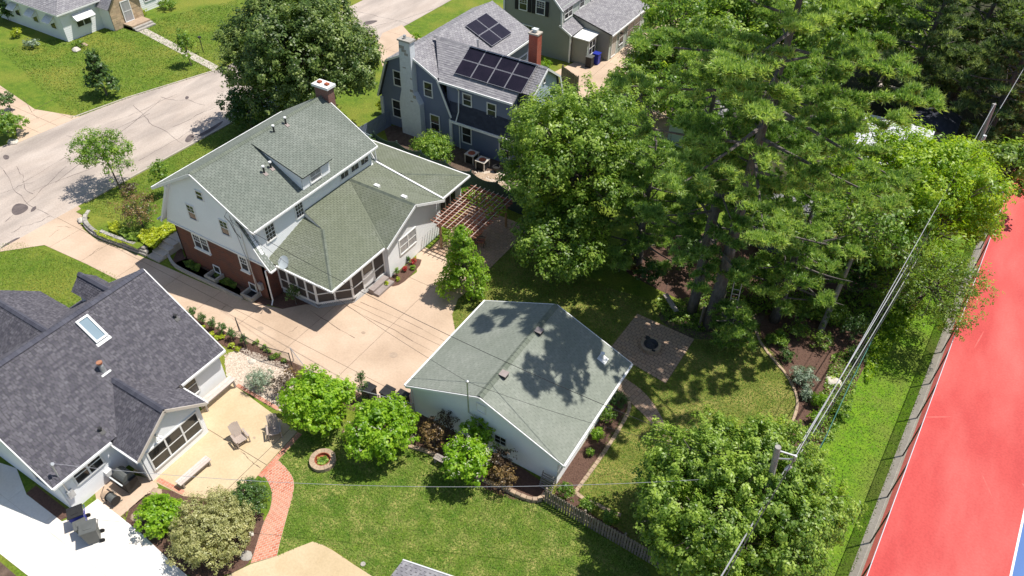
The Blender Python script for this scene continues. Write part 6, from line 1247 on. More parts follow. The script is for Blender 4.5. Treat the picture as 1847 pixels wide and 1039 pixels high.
def tree(name, label, cat, base, ccen, R, Rz, m='leaf_maple', bark='bark', n=26, tuft=1.5, tr=.42, nper=14, L=.13, W=.075, shape='round', lr=.38, trunk_r=.2, gaps=0., group=None, low=-.55, inner=.62, jit=.25, topt=.35, limbs=True, z0=0, shoots=0.0, flat=.75):
    t = thing(name, label, cat, (base[0], base[1], z0), group=group); b = Vector((base[0], base[1], z0)); cc = Vector(ccen)
    lb = lobes_in(ccen, R, Rz, n, shape, lr, inner=inner, low=low)
    fork = Vector((b.x*.55+cc.x*.45, b.y*.55+cc.y*.45, max(z0+.15, cc.z-Rz*.55))); top = Vector((cc.x, cc.y, cc.z+Rz*.35))
    mb = MB(); pts = smoothline([b, b.lerp(fork, .5)+Vector((random.uniform(-.1, .1)*R*.1, random.uniform(-.1, .1)*R*.1, 0)), fork, top], 2); mb.tube(pts, trunk_r*1.15, 9, r1=trunk_r*.25); mb.build('trunk', bark, t, smooth=True)
    if limbs:
        mb = MB()
        for c, r, rz in lb:
            s = fork.lerp(top, random.uniform(0, .7)); e = Vector(c); mid = s.lerp(e, .5)+Vector((0, 0, -.08*(e-s).length)); mb.tube(smoothline([s, mid, e], 1), trunk_r*.38, 5, r1=trunk_r*.08)
            for k in range(3): d = unit(rng.normal(size=3)); mb.tube([s.lerp(e, .6), e+Vector(d*r*.7)], trunk_r*.15, 4, r1=trunk_r*.05)
        mb.build('limbs', bark, t)
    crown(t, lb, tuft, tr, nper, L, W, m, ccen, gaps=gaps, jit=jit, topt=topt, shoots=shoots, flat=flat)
    NL[0] += 1; return t
def at(px, py, zc, rpx=None):
    c = G(px, py, zc); d = (c-Vector((0, 0, CH))).length
    return c, (rpx*d/1362 if rpx else None)
def shrub(label, px, py, rpx, zc, m, n=14, rz=None, L=.06, W=.04, tuft=5, tr=.18, nper=12, name='shrub', cat='shrub', gaps=0, shape='round', group=None, z0=0, lr=.42, jit=.3, topt=.35, base=None, inner=.62):
    c, R = at(px, py, zc, rpx); Rz = rz if rz else min(R, zc-z0) if shape == 'round' else R
    return tree(name, label, cat, (c.x, c.y) if base is None else base, (c.x, c.y, zc), R*.93, Rz*.95, m, 'bark', n, tuft, tr, nper, L, W, shape, lr, .035, gaps, group, jit=jit, topt=topt, z0=z0, inner=inner)
# --- street and front yard trees
c, R = at(548, 105, 6.2, 123); tree('maple_tree', 'huge dense street maple towering behind the gambrel roof and brick chimney', 'tree', (c.x, c.y), (c.x, c.y, 6.2), R, 5.2, 'leaf_street', n=46, tuft=2.6, tr=.42, nper=17, L=0.11, W=0.075, lr=.30, trunk_r=.4, inner=.74, topt=.5, shoots=0.2)
c, R = at(447, 198, 1.9, 46); tree('small_tree', 'low dark rounded tree at the foot of the street maple by the kerb', 'tree', (c.x, c.y), (c.x, c.y, 2.0), R, 1.9, 'leaf_dark', n=18, tuft=3.2, tr=.3, nper=14, L=.10, W=.07, trunk_r=.12)
c, R = at(182, 272, 3.1, 40); b = G(218, 342); tree('honey_locust', 'leaning airy young tree on the verge with see-through crown over the street', 'tree', (b.x, b.y), (c.x, c.y, 3.1), R*1.05, 1.5, 'leaf_ash', n=24, tuft=4.0, tr=.28, nper=13, L=.08, W=.04, trunk_r=.07, gaps=.1, lr=.36, inner=.75)
c, R = at(215, 298, 2.4, 30); t = thing('tree_bough', 'x', 'x') if False else None
tree('small_tree', 'low spreading green sapling crown right beside the leaning verge tree', 'tree', (G(226, 338).x, G(226, 338).y), (c.x, c.y, 2.4), R, .8, 'leaf_ash', n=10, tuft=3.2, tr=.25, nper=11, L=.07, W=.035, trunk_r=.04, gaps=.2)
c, R = at(246, 378, 1.9, 40); tree('ornamental_maple', 'bronze and green ornamental maple in the mulch before the gable', 'tree', (c.x, c.y), (c.x, c.y, 2.0), R, 1.35, 'leaf_brown', n=14, tuft=3.2, tr=.24, nper=9, L=.06, W=.035, trunk_r=.06, gaps=.25, z0=.5)
c, R = at(247, 385, 1.6, 34); tree('shrub', 'green shrub grown into the bronze ornamental maple', 'shrub', (c.x+.2, c.y), (c.x, c.y, 1.5), R, 1.0, 'leaf_dark', n=12, tuft=3.5, tr=.24, nper=9, L=.06, W=.035, trunk_r=.04, gaps=.2, z0=.5)
shrub('small red leaved maple below the leaning verge tree', 233, 339, 13, .8, 'leaf_purple', n=6, z0=.2)
b = G(193, 172); tree('young_tree', 'young dark conical tree with spiky boughs alone on the cottage lawn', 'tree', (b.x, b.y), (b.x, b.y, 2.4), 1.75, 1.75, 'leaf_dark', n=34, tuft=6, tr=.18, nper=14, L=.10, W=.06, shape='cone', trunk_r=.07, lr=.30)
b = G(345, 119); tree('young_tree', 'slim upright young tree beside the cottage path', 'tree', (b.x, b.y), (b.x-.1, b.y, 2.1), 1.0, 1.9, 'leaf_ash', n=14, tuft=4.5, tr=.25, nper=13, L=.09, W=.06, trunk_r=.06)
b = G(303, 358); tree('small_tree', 'slim light green tree against the street corner of the gambrel gable', 'tree', (b.x, b.y), (b.x, b.y, 2.0), .75, 1.7, 'leaf_ash', n=12, tuft=4.5, tr=.22, nper=12, L=.08, W=.05, trunk_r=.05, z0=.4)
b = G(853, 540); c = tuple(G(834, 472, 2.6)); tree('young_tree', 'bright conical young tree between pergola and drive', 'tree', (b.x, b.y), c, 1.85, 2.5, 'leaf_bright', n=44, tuft=3.4, tr=.26, nper=14, L=.09, W=.06, shape='cone', trunk_r=.10, lr=.34, shoots=0.15)
# --- big trees of the back yard
c, R = at(1050, 300, 5.8, 135); tree('silver_maple', 'large airy light green maple spreading over the green fence and lawn', 'tree', (c.x+.5, c.y), (c.x, c.y, 5.9), R*1.02, 5.2, 'leaf_maple', n=60, tuft=2.4, tr=.42, nper=16, L=0.105, W=0.062, lr=.27, trunk_r=.35, inner=.8, gaps=0.2, topt=.5, shoots=0.25)
c, R = at(1010, 440, 2.6, 85); tree('maple_tree', 'dark green maple in the shade below the airy maple beside the lawn', 'tree', (c.x+.3, c.y+.5), (c.x, c.y, 2.7), R, 2.4, 'leaf_maple', n=30, tuft=2.8, tr=.38, nper=13, L=0.1, W=0.06, lr=.32, trunk_r=.15, inner=.75, gaps=.15, shoots=0.15)
c, R = at(1328, 912, 4.2, 170); tree('maple_tree', 'broad round maple crown wrapped round the nearer utility pole', 'tree', (c.x, c.y), (c.x, c.y, 4.0), R*.98, 3.7, 'leaf_maple', n=80, tuft=3.8, tr=0.24, nper=18, L=0.075, W=0.045, lr=.24, trunk_r=.3, inner=.78, gaps=0.12, topt=.6, shoots=0.3, flat=0.9)
c, R = at(1650, 352, 6.3, 118); tree('locust_tree', 'vivid yellow green locust tree leaning over the court fence', 'tree', (G(1590, 560).x, G(1590, 560).y), (c.x, c.y, 6.6), R, 3.4, 'leaf_locust', n=52, tuft=2.6, tr=.42, nper=14, L=0.12, W=0.055, lr=.27, trunk_r=.28, inner=.82, gaps=.25, topt=.6, shoots=0.2)
c, R = at(1560, 420, 6.0, 90); b = G(1480, 596); tree('locust_tree', 'green locust with bare pale trunk leaning out of the planted bed', 'tree', (b.x, b.y), (c.x, c.y, 6.6), R, 2.2, 'leaf_ash', n=24, tuft=2.0, tr=.42, nper=13, L=.14, W=.06, lr=.33, trunk_r=.19, inner=.75, gaps=.25, bark='bark_pale')
c, R = at(1695, 520, 4.2, 72); tree('elm_tree', 'fine leaved drooping tree hanging over the court fence above the grass strip', 'tree', (G(1640, 560).x, G(1640, 560).y), (c.x, c.y, 4.0), R*1.05, 2.6, 'leaf_maple', n=30, tuft=4.0, tr=.28, nper=12, L=.08, W=.035, lr=.30, trunk_r=.14, inner=.8, gaps=.25)
c, R = at(1610, 480, 2.6, 60); tree('elm_tree', 'shaded leafy tree under the power cables between bed and grass strip', 'tree', (c.x, c.y), (c.x, c.y, 2.8), R, 2.2, 'leaf_maple', n=24, tuft=2.4, tr=.36, nper=11, L=.10, W=.05, lr=.32, trunk_r=.12, gaps=.25, inner=.75)
for (x, y, r, h, m_, lb) in ((-17, 66, 4.0, 10.5, 'leaf_ash', 'leafy tree with bare lower stems beyond the drive of the grey green house'), (-11, 63, 4.4, 11, 'leaf_maple', 'leafy mid green tree rising between the far drive and the pines'), (-7, 72, 5, 11, 'leaf_ash', 'rounded leafy tree at the upper edge above the pine tops'), (-21.5, 60.5, 2.4, 5.5, 'leaf_maple', 'small tree standing in the round bed of the far drive'), (-22.5, 71, 3.5, 9, 'leaf_ash', 'leafy tree shading the far corner of the grey green house'), (9, 74, 5.5, 12, 'leaf_maple', 'shady broadleaf tree in the upper corner beyond the dark pines'), (7.0, 58, 2.4, 6, 'leaf_maple', 'shaded broadleaf tree beside the court fence beyond the far pole')):
    tree('leafy_tree', lb, 'tree', (x, y), (x, y, h*.6), r, h*.4, m_, n=32, tuft=1.7, tr=.5, nper=12, L=.16, W=.10, lr=.31, trunk_r=.22, inner=.76, gaps=.22)
for px_, py_, zc_, rp_, m_, lb in ((1215, 55, 6.5, 62, 'leaf_ash', 'leafy tree hiding the end of the far drive, close to the grey green house'), (1290, 100, 6.5, 62, 'leaf_maple', 'leafy tree just left of the tallest pine top'), (1150, 150, 3.0, 50, 'leaf_maple', 'bushy low tree behind the airy maple at the drive edge'), (1225, 170, 4.5, 60, 'leaf_ash', 'mid green tree between airy maple and the stub topped pine'), (1390, 30, 7, 70, 'leaf_ash', 'leafy crown at the upper edge behind the tallest pine')):
    c, R = at(px_, py_, zc_, rp_); tree('leafy_tree', lb, 'tree', (c.x, c.y), tuple(c), R, zc_*.6, m_, n=30, tuft=1.8, tr=.45, nper=12, L=.15, W=.09, lr=.31, trunk_r=.2, inner=.78, gaps=.22)
# --- pines
def pine(label, x, y, h, R, m='needle_pine', zlow=.2, nb=70, dens=15, lean=(0, 0), name='white_pine', tr=.26, trunk_r=.34, nper=13, up=.25, seedgap=.0, nlen=.16, nw=.036, col=1.8, bias=None, clear=None):
    t = thing(name, label, 'tree', (x, y, 0)); top = Vector((x+lean[0], y+lean[1], h)); b = Vector((x, y, 0)); mb = MB(); pts = [b.lerp(top, i/10)+Vector((math.sin(i)*.06, math.cos(i*1.3)*.06, 0)) for i in range(11)]
    mb.tube(pts, trunk_r, 12, r1=.24 if 'stub' in label else .05); mb.build('trunk', 'bark_pine', t, smooth=True)
    br = MB(); TP, TD, TT = [], [], []
    for i in range(nb):
        f = (i+.5)/nb; z = h*(zlow+(1-zlow)*f**.9); fr = (z/h-zlow)/(1-zlow); Lb = R*(1.0-fr**col*.88)*random.uniform(.55, 1.12)*(.75+.25*min(1, fr*4)); a = i*2.39996+random.uniform(-.4, .4)
        p0 = b.lerp(top, z/h); d = Vector((math.cos(a), math.sin(a), 0)); Lb *= (1+.3*(d.x*bias[0]+d.y*bias[1])) if bias else 1; Lb *= .4 if (clear and clear[0] < z < clear[1] and d.y < -.45) else 1; rise = up*Lb*random.uniform(.4, 1.3)*(.6+fr)
        P = [p0, p0+d*Lb*.35+Vector((0, 0, rise*.2)), p0+d*Lb*.7+Vector((0, 0, rise*.55)), p0+d*Lb+Vector((0, 0, rise))]; P = smoothline(P, 1); br.tube(P, .085*(Lb/R)+.02, 5, r1=.015)
        n = int(Lb*dens*1.4); q = np.array([d.y, -d.x, 0]); tone = .62+random.gauss(0, .09)
        sub = []
        if random.random() < .12 and not clear: continue
        for _ in range(max(4, int(Lb*2.2))):
            s = random.uniform(.28, 1.0); side = random.choice((-1, 1)); pp = P[0].lerp(P[-1], s) if False else Vector(P[min(len(P)-1, int(s*(len(P)-1)))]); wl = Lb*.34*(1.15-s)+.35; e = pp+(d*random.uniform(.3, .9)+Vector(q)*side*random.uniform(.5, 1)).normalized()*wl*random.uniform(.5, 1.1)+Vector((0, 0, wl*random.uniform(.05, .3))); sub.append((pp, e)); br.tube([pp, e], .02, 3, r1=.008)
        sub.append((Vector(P[-2]), Vector(P[-1]))); per = max(3, int(n/len(sub)))
        for pp, e in sub:
            s = rng.random((per, 1))**.6; C = np.array(pp)*(1-s)+np.array(e)*s+rng.normal(size=(per, 3))*np.array([.12, .12, .05]); TP.append(C); dd = np.array((e-pp).normalized()); TD.append(np.tile(dd*.6+np.array([0, 0, .9]), (per, 1))); TT.append(tone+.25*(s[:, 0]-.5)+rng.normal(size=per)*.1)
    br.build('limbs', 'bark_pine', t)
    TP, TD, TT = np.concatenate(TP), unit(np.concatenate(TD)), np.concatenate(TT); n = len(TP); C = np.repeat(TP, nper, 0); D = unit(np.repeat(TD, nper, 0)*.75+unit(rng.normal(size=C.shape))); k = len(C)
    Ln = nlen*rng.uniform(.7, 1.35, (k, 1)); Wn = nw*rng.uniform(.7, 1.3, (k, 1)); side = unit(np.cross(D, rng.normal(size=(k, 3)))); st = C+D*rng.uniform(-.02, .05, (k, 1))
    V = np.stack([st-side*Wn, st+side*Wn, st+D*Ln*1.5], 1); T = np.repeat(TT, nper)+rng.normal(size=k)*.12
    nmesh('crown', V.reshape(-1, 3), np.arange(k*3).reshape(-1, 3), T, m, t, kind='stuff'); NL[0] += 1
    return t
pine('white pine with a bare stub top standing beside the fire pit square', -7.9, 35.7, 14, 4.8, zlow=.32, nb=38, dens=34, up=.15)
pine('tallest white pine, its trunk showing high between long boughs', -6.5, 35.0, 26.5, 7.0, zlow=.30, nb=50, lean=(.3, -.6), dens=52, up=.12, trunk_r=.42, clear=(8, 12.5), col=3.2, bias=(.35, -.94))
pine('white pine standing behind the two big trunks toward the grey roofed garage', -11.5, 44, 14, 4.6, zlow=.2, nb=44, dens=30)
pine('broad white pine behind the trunks toward the white roofed outbuilding', -5.6, 45.5, 13.5, 4.2, zlow=.3, nb=38, dens=30)
pine('low spreading white pine filling the shade beside the airy maple', -12.6, 37.6, 10, 3.8, zlow=.12, nb=44, dens=30)
pine('smaller white pine over the planted bed between the big trunk and the locusts', -3.2, 37.8, 9.5, 3.9, zlow=.2, nb=40, dens=30)
pine('big dark pine in the upper corner behind the white roof', -1.5, 68, 14, 5.2, 'needle_dark', zlow=.1, nb=60, dens=16, nper=11, nlen=.25, nw=.06)
pine('dark pine in the upper corner just beyond the far utility pole', 5.2, 66.5, 13, 5.0, 'needle_dark', zlow=.08, nb=60, dens=16, nper=11, nlen=.25, nw=.06)
pine('dark pine at the upper edge between the corner pine and the leafy trees', -3.5, 78, 15, 5.2, 'needle_dark', zlow=.1, nb=56, dens=15, nper=10, nlen=.27, nw=.065)
pine('dark pine behind the court fence at the top corner', 4.5, 80, 14, 5.5, 'needle_dark', zlow=.08, nb=56, dens=15, nper=10, nlen=.27, nw=.065)
pine('dark pine filling the gap between the corner pine and the far utility pole', 2.0, 74, 14, 5.0, 'needle_dark', zlow=.06, nb=56, dens=15, nper=10, nlen=.27, nw=.065)
pine('dark pine standing deepest in the upper corner', 9.5, 88, 15, 5.5, 'needle_dark', zlow=.06, nb=50, dens=14, nper=10, nlen=.27, nw=.065)
pine('dark pine at the upper edge left of the play frame', -7.5, 88, 15, 5.5, 'needle_dark', zlow=.06, nb=50, dens=14, nper=10, nlen=.27, nw=.065)
pine('feathery young pine bough tree beside the ladder', -5.0, 33.9, 3.4, 1.7, zlow=.25, nb=22, dens=26, trunk_r=.08)
for q in ((1120, 465, 30, 1.2, 'leaf_maple', 'shaded bush at the back of the lawn under the airy maple'), (1175, 490, 28, 1.1, 'leaf_dark', 'dark bush at the foot of the low pine'), (1320, 505, 34, 1.2, 'leaf_maple', 'leafy understorey bush seen between the two big trunks and the bed'), (1380, 500, 36, 1.6, 'leaf_ash', 'taller understorey bush right of the tallest trunk'), (1250, 460, 34, 1.6, 'leaf_dark', 'dark understorey bush behind the stub topped trunk'), (1440, 470, 40, 1.8, 'leaf_maple', 'understorey bush between the pine and the leaning locust'), (1510, 480, 36, 1.6, 'leaf_ash', 'understorey bush behind the pale leaning trunk'), (1560, 500, 32, 1.5, 'leaf_dark', 'understorey bush in deep shade near the cables')):
    shrub(q[5], q[0], q[1], q[2], q[3], q[4], n=16, rz=q[3], L=.09, W=.055, tuft=4, tr=.22, nper=11, gaps=.1)
# --- viburnums, round shrubs, garden bushes
V_ = dict(L=.075, W=.055, tuft=5.5, tr=.2, nper=15, lr=.36, inner=.72, topt=.6)
v1 = shrub('large lime green viburnum nearest the patio chairs', 573, 722, 65, 1.8, 'leaf_viburnum', n=34, rz=1.55, name='viburnum', **V_)
v2 = shrub('large lime green viburnum between its twin and the garage wall', 688, 775, 64, 1.8, 'leaf_viburnum', n=34, rz=1.55, name='viburnum', **V_)
v3 = shrub('smaller lime viburnum with pale blossom in front of the garage gable', 843, 832, 46, 1.6, 'leaf_viburnum', n=24, rz=1.35, name='viburnum', **V_)
for v, (px_, py_, rp, n_) in ((v1, (573, 722, 60, 80)), (v2, (688, 775, 60, 130)), (v3, (843, 832, 42, 190))):
    c, R = at(px_, py_, 1.9, rp); d = unit(rng.normal(size=(n_*2, 3))); d = d[d[:, 2] > -.1]; C = np.array(c)+d*np.array([R*.98, R*.98, 1.55]); cl = np.repeat(C[:max(8, len(C)//7)], 7, 0)+rng.normal(size=(max(8, len(C)//7)*7, 3))*.06; k = len(cl)
    leaf_mesh('blossoms', cl, unit(rng.normal(size=(k, 3))+[0, 0, 1.2]), np.full(k, .028), np.full(k, .024), rng.random(k), 'flower_pale', v)
shrub('deep green leafy bush behind the blossoming viburnum at the gable window', 862, 788, 38, 1.5, 'leaf_bright', n=16, rz=1.3, L=.075, W=.05)
shrub('bronze brown smoke bush in the shade between viburnum and garage', 782, 783, 32, 1.0, 'leaf_brown', n=16, rz=.9, L=.05, W=.035, gaps=.2); shrub('dark burgundy bush against the garage wall behind the bronze one', 800, 765, 28, 1.1, 'leaf_purple', n=12, rz=1.0, L=.05, W=.035)
shrub('golden brown bush by the tan block wall at the garage corner', 906, 862, 30, 1.0, 'leaf_brown', n=16, rz=.85, L=.05, W=.035, gaps=.15, topt=.9); shrub('dark burgundy bush tucked behind the golden brown one', 905, 830, 26, 1.2, 'leaf_purple', n=12, rz=1.0, L=.05, W=.035)
shrub('small dark evergreen peeping over the viburnums at the drive', 653, 695, 19, 1.1, 'leaf_dark', n=12, rz=1.1, L=.05, W=.03, shape='cone')
shrub('clipped dark green round shrub beside the brick path', 450, 897, 37, .95, 'leaf_dark', n=26, rz=.95, L=.045, W=.028, tuft=12, tr=.13, nper=14, lr=.34, inner=.68)
shrub('huge clipped pale yellow green shrub by the white drive', 380, 955, 70, 1.35, 'leaf_yellowgreen', n=56, rz=1.35, L=.05, W=.028, tuft=9, tr=.15, nper=14, lr=.30, inner=.74, topt=.8)
shrub('vivid green round bush at the end of the white drive', 290, 926, 40, .8, 'leaf_viburnum', n=24, rz=.8, L=.065, W=.045, tuft=8, tr=.15, nper=13)
shrub('blue green dwarf spruce in the river gravel', 468, 684, 25, .7, 'leaf_spruce', n=18, rz=.75, L=.05, W=.02, tuft=9, tr=.14, nper=13, gaps=.1); shrub('dark bronze bush between the spruce and the viburnum', 508, 694, 24, .9, 'leaf_purple', n=14, rz=.9, L=.045, W=.03, gaps=.15)
shrub('dark bronze bush by the black fence post above the gravel', 524, 676, 18, .9, 'leaf_brown', n=10, rz=.8, L=.045, W=.03, gaps=.2)
shrub('airy light green shrub below the white painted chimney', 780, 268, 41, 1.3, 'leaf_ash', n=24, rz=1.2, L=.08, W=.045, tuft=4.5, tr=.24, nper=12, gaps=.1)
shrub('dark shrub climbing the post at the screened porch corner', 530, 530, 15, .9, 'leaf_dark', n=10, rz=.9, L=.05, W=.035, gaps=.2)
shrub('leafy shrub beside the neighbour lawn left of the far drive', 8, 225, 28, 1.2, 'leaf_ash', n=16, rz=1.2, L=.09, W=.06, tuft=4); shrub('dark bush at the kerb beyond the far drive', 12, 180, 14, 1.0, 'leaf_dark', n=8, rz=.9, L=.09, W=.06, tuft=4)
shrub('dark rounded bush at the corner of the cottage side yard', 8, 18, 22, 1.2, 'leaf_dark', n=12, rz=1.2, L=.1, W=.07, tuft=4); shrub('flowering weeds clump at the cottage corner', 142, 78, 12, .35, 'leaf_ash', n=8, rz=.35, L=.06, W=.04); shrub('small lime clump by the cottage entry', 256, 22, 8, .4, 'leaf_gold', n=6, rz=.4, L=.08, W=.05)
shrub('leafy clump along the cottage foundation beyond the entry', 300, 8, 16, .5, 'leaf_ash', n=10, rz=.5, L=.08, W=.05); shrub('low grey green clump in the cottage side bed', 55, 78, 12, .5, 'leaf_spruce', n=8, rz=.5, L=.07, W=.05); shrub('lime clump in the raised planter beside the cottage', 30, 58, 11, .5, 'leaf_gold', n=8, rz=.4, L=.08, W=.05)
shrub('rounded green bush along the drive of the blue house', 752, 66, 9, .5, 'leaf_bright', n=6, rz=.5, L=.08, W=.05); shrub('small bush at the foot of the orange brick chimney', 985, 116, 12, .5, 'leaf_bright', n=6, rz=.5, L=.08, W=.05)
shrub('dark hedge plant in the shade left of the blue gable', 670, 262, 20, .9, 'leaf_dark', n=10, rz=.9, L=.09, W=.06); shrub('lime plant lit by the sun beside the street end of the blue house', 688, 190, 9, .8, 'leaf_gold', n=6, rz=.8, L=.09, W=.06)
# shrubs beside the garage gutter
for q in ((1113, 722, 22, .7, 'leaf_dark', 'dark glossy shrub at the garage back corner beside the paver walk'), (1095, 748, 18, .6, 'leaf_maple', 'green shrub second from the paver walk along the garage'), (1078, 783, 13, .4, 'leaf_bright', 'small bright shrub midway along the garage bed'), (1064, 815, 6, .25, 'leaf_ash', 'tiny sprouting plant in the bark beside the garage'), (1022, 888, 19, .7, 'leaf_ash', 'light green shrub at the garage corner behind the picket fence'), (1060, 912, 17, .6, 'leaf_ash', 'light green shrub in the middle of three behind the picket fence'), (1100, 935, 17, .6, 'leaf_ash', 'light green shrub lowest of three behind the picket fence')):
    shrub(q[5], q[0], q[1], q[2], q[3], q[4], n=12, rz=q[3], L=.05, W=.035, tuft=8, tr=.14, nper=11)
# beds on the far side of the dry lawn
for q in ((1450, 680, 26, .55, 'leaf_spruce', 'grey green iris clump on the curved edging'), (1392, 612, 11, .35, 'leaf_ash', 'small boxwood ball in the shady bed, nearest the lawn edging'), (1408, 603, 10, .35, 'leaf_ash', 'small boxwood ball in the shady bed, nearest the pines'), (1412, 618, 10, .35, 'leaf_ash', 'small boxwood ball in the shady bed, nearest the gravel'), (1440, 596, 22, .6, 'leaf_maple', 'loose green shrub behind the three boxwood balls'), (1482, 612, 22, .6, 'leaf_maple', 'loose green shrub round the foot of the leaning locust trunk'), (1455, 712, 10, .3, 'leaf_spruce', 'grey tuft below the iris clump'), (1478, 722, 16, .5, 'leaf_bright', 'green bush in the bed just below the iris'), (1475, 755, 15, .5, 'leaf_bright', 'green bush in the bed under the cables near the picket of edging'), (1462, 780, 14, .5, 'leaf_ash', 'last green bush of the bed before the round maple'), (1520, 738, 20, .5, 'leaf_ash', 'wild green clump on the grass side of the wire fence'), (1540, 590, 30, 1.0, 'leaf_dark', 'dark undergrowth bush below the cables'), (1500, 560, 34, 1.1, 'leaf_maple', 'leafy undergrowth bush behind the leaning locust trunk'), (1440, 560, 30, 1.0, 'leaf_maple', 'leafy undergrowth bush between pine trunk and locust trunk'), (1580, 545, 28, 1.2, 'leaf_maple', 'leafy undergrowth bush near the wire fence end'), (1420, 640, 16, .4, 'leaf_dark', 'low dark plant in the middle of the bark bed'), (1545, 640, 20, .5, 'leaf_dark', 'low dark plant beside the pale flat rock')):
    shrub(q[5], q[0], q[1], q[2], q[3], q[4], n=12, rz=q[3], L=.055 if 'iris' not in q[5] else .14, W=.035 if 'iris' not in q[5] else .02, tuft=6, tr=.15, nper=11, gaps=.1)
# row of young upright shrubs along the drive
for i, q in enumerate(((345, 563), (364, 574), (382, 583), (400, 592), (418, 602), (439, 612))):
    shrub('young upright green shrub by the drive, %s counting down from the gambrel house end' % ('first', 'second', 'third', 'fourth', 'fifth', 'sixth')[i], q[0], q[1], 8, .5, 'leaf_dark', n=8, rz=.5, L=.045, W=.025, tuft=9, tr=.12, nper=10, group='young upright shrubs along the drive')
for i, q in enumerate(((381, 602), (390, 609), (400, 607), (417, 622), (429, 629), (366, 590))):
    shrub('small lime hosta in the bark strip, %s along the dark roof edge' % ('second', 'third', 'fourth', 'fifth', 'sixth', 'first')[i], q[0], q[1], 5, .18, 'leaf_gold', n=4, rz=.15, L=.06, W=.04, tuft=14, tr=.08, nper=6, name='hosta', cat='plant', group='small lime hostas in the bark strip')
for i, q in enumerate(((462, 617), (482, 632), (500, 640), (512, 650), (490, 645), (475, 625))):
    shrub('low yellow green sprout in the drive bed, %s' % ('by the first black post', 'by the second black post', 'near the third black post', 'beside the last black post', 'between the black posts', 'between the first two posts')[i], q[0], q[1], 6, .15, 'leaf_ash', n=4, rz=.12, L=.05, W=.03, tuft=14, tr=.08, nper=6, name='ground_plant', cat='plant')
for q in ((715, 490, 6, .4, 'leaf_ash', 'tall green lily clump at the mulch end near the porch steps'), (697, 512, 4, .2, 'leaf_gold', 'small lime plant in the mulch by the porch steps'), (718, 503, 4, .15, 'leaf_gold', 'tiny lime plant beside the lily clump'), (730, 485, 5, .25, 'flower_red', 'red leaved plant in the mulch under the wing gable'), (746, 471, 6, .3, 'flower_red', 'bigger red leaved plant near the pale flat stone under the gable'), (745, 482, 5, .2, 'leaf_bright', 'green plant just in front of the bigger red one'), (737, 468, 4, .3, 'leaf_dark', 'dark wispy plant against the white wing wall')):
    shrub(q[5], q[0], q[1], q[2], q[3], q[4], n=5, rz=q[3], L=.06, W=.025, tuft=14, tr=.09, nper=7, name='garden_plant', cat='plant')
for q in ((389, 455, 3, 'red flowers by the brick wall between the two sill windows', .5), (397, 487, 3, 'red flowers in the grass bed between the window wells', .4), (427, 500, 3, 'red flowers beside the garden side window well', .4)):
    shrub(q[3], q[0], q[1], q[2], q[4], 'flower_red', n=3, rz=.15, L=.04, W=.03, tuft=16, tr=.06, nper=6, name='flowers', cat='flowers')
shrub('red leaved patch of shrubs at the foot of the pines beyond the lawn', 1135, 478, 18, .5, 'leaf_brown', n=8, rz=.5, L=.07, W=.05)
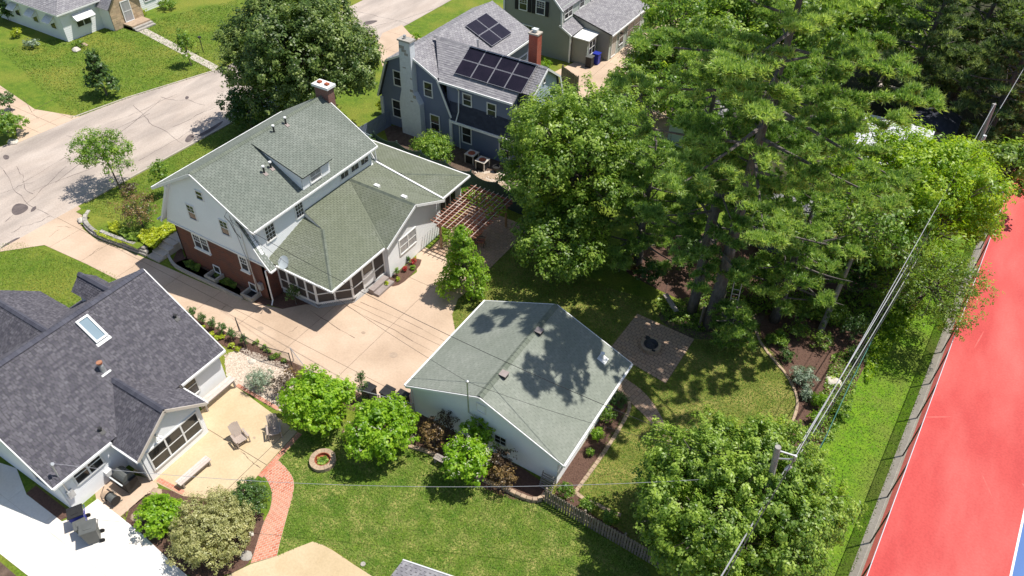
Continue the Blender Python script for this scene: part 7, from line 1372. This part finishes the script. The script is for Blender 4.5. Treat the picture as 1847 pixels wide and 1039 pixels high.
# climbers and ground cover that nobody could count
def cover(name, pts, n, h, m, L, W, zf=0, parent=None):
    poly = GP(pts, zf) if not callable(zf) else GP(pts, .5); xy = np.array([[p.x, p.y] for p in poly]); lo, hi = xy.min(0), xy.max(0); P = rng.uniform(lo, hi, (n*3, 2)); P = P[inpoly(P[:, 0], P[:, 1], xy.tolist())][:n]; k = len(P)
    z = (zf if not callable(zf) else np.array([zf(x, y) for x, y in P]))+h*rng.random(k)**.7*(.6+.4*np.sin(P[:, 0]*7)*np.sin(P[:, 1]*6)); C = np.column_stack([P, z]); N = unit(rng.normal(size=(k, 3))*.5+[.2, -.1, 1])
    return leaf_mesh(name, C, N, L*rng.uniform(.7, 1.3, k), W*rng.uniform(.7, 1.3, k), .35+.6*(z-z.min())/max(.01, np.ptp(z))+rng.normal(size=k)*.12, m, parent)
zo = lambda l: [(120+a/6.925, 330+b/6.925) for a, b in l]
cover('golden_groundcover', zo([(960, 620), (1180, 560), (1340, 500), (1390, 600), (1230, 700), (1110, 830), (1010, 800), (880, 690)]), 3600, .38, 'leaf_gold', .085, .05, .55)
cover('golden_groundcover', zo([(530, 520), (640, 510), (720, 560), (740, 600), (640, 650), (540, 600)]), 1000, .3, 'leaf_gold', .075, .05, .4)
cover('green_groundcover', zo([(640, 620), (740, 570), (960, 600), (990, 640), (890, 740), (760, 720)]), 2600, .3, 'leaf_maple', .07, .045, .5)
cover('wall_moss', zo([(330, 590), (420, 600), (700, 700), (690, 760), (560, 720), (400, 660)]), 900, .12, 'leaf_gold', .035, .03, .42)
cover('bed_grass', [(330, 472), (350, 470), (364, 478), (358, 492), (335, 482)], 1500, .16, 'leaf_maple', .05, .012, .02); cover('bed_grass', [(380, 490), (395, 487), (430, 508), (425, 522), (398, 512)], 2500, .18, 'leaf_maple', .05, .012, .02)
cover('undergrowth', [(1180, 545), (1390, 535), (1600, 520), (1590, 560), (1560, 600), (1500, 590), (1400, 560), (1260, 600), (1200, 580)], 9000, .5, 'leaf_maple', .08, .05, 0)
cover('undergrowth', [(1560, 600), (1640, 500), (1700, 440), (1720, 460), (1640, 590), (1560, 700)], 7000, .35, 'leaf_locust', .08, .05, 0)
cover('undergrowth', [(1500, 640), (1560, 620), (1540, 720), (1500, 800), (1470, 800), (1480, 720)], 2500, .25, 'leaf_ash', .07, .04, 0)
cover('ring_plants', [(574, 828), (588, 824), (594, 833), (586, 841), (574, 840)], 260, .25, 'leaf_ash', .06, .035, .1)
cover('pergola_vine', [(850, 345), (905, 360), (915, 385), (880, 400), (870, 380), (840, 360)], 300, .3, 'leaf_bright', .08, .055, 2.35); cover('pergola_vine', [(795, 420), (812, 418), (815, 440), (800, 445)], 350, .9, 'leaf_bright', .06, .045, .3)
# ivy-free rear wing corner plant
shrub('bright climber in the corner between rear wing and green fence', 838, 352, 10, 1.0, 'leaf_bright', n=6, rz=.9, L=.07, W=.05)
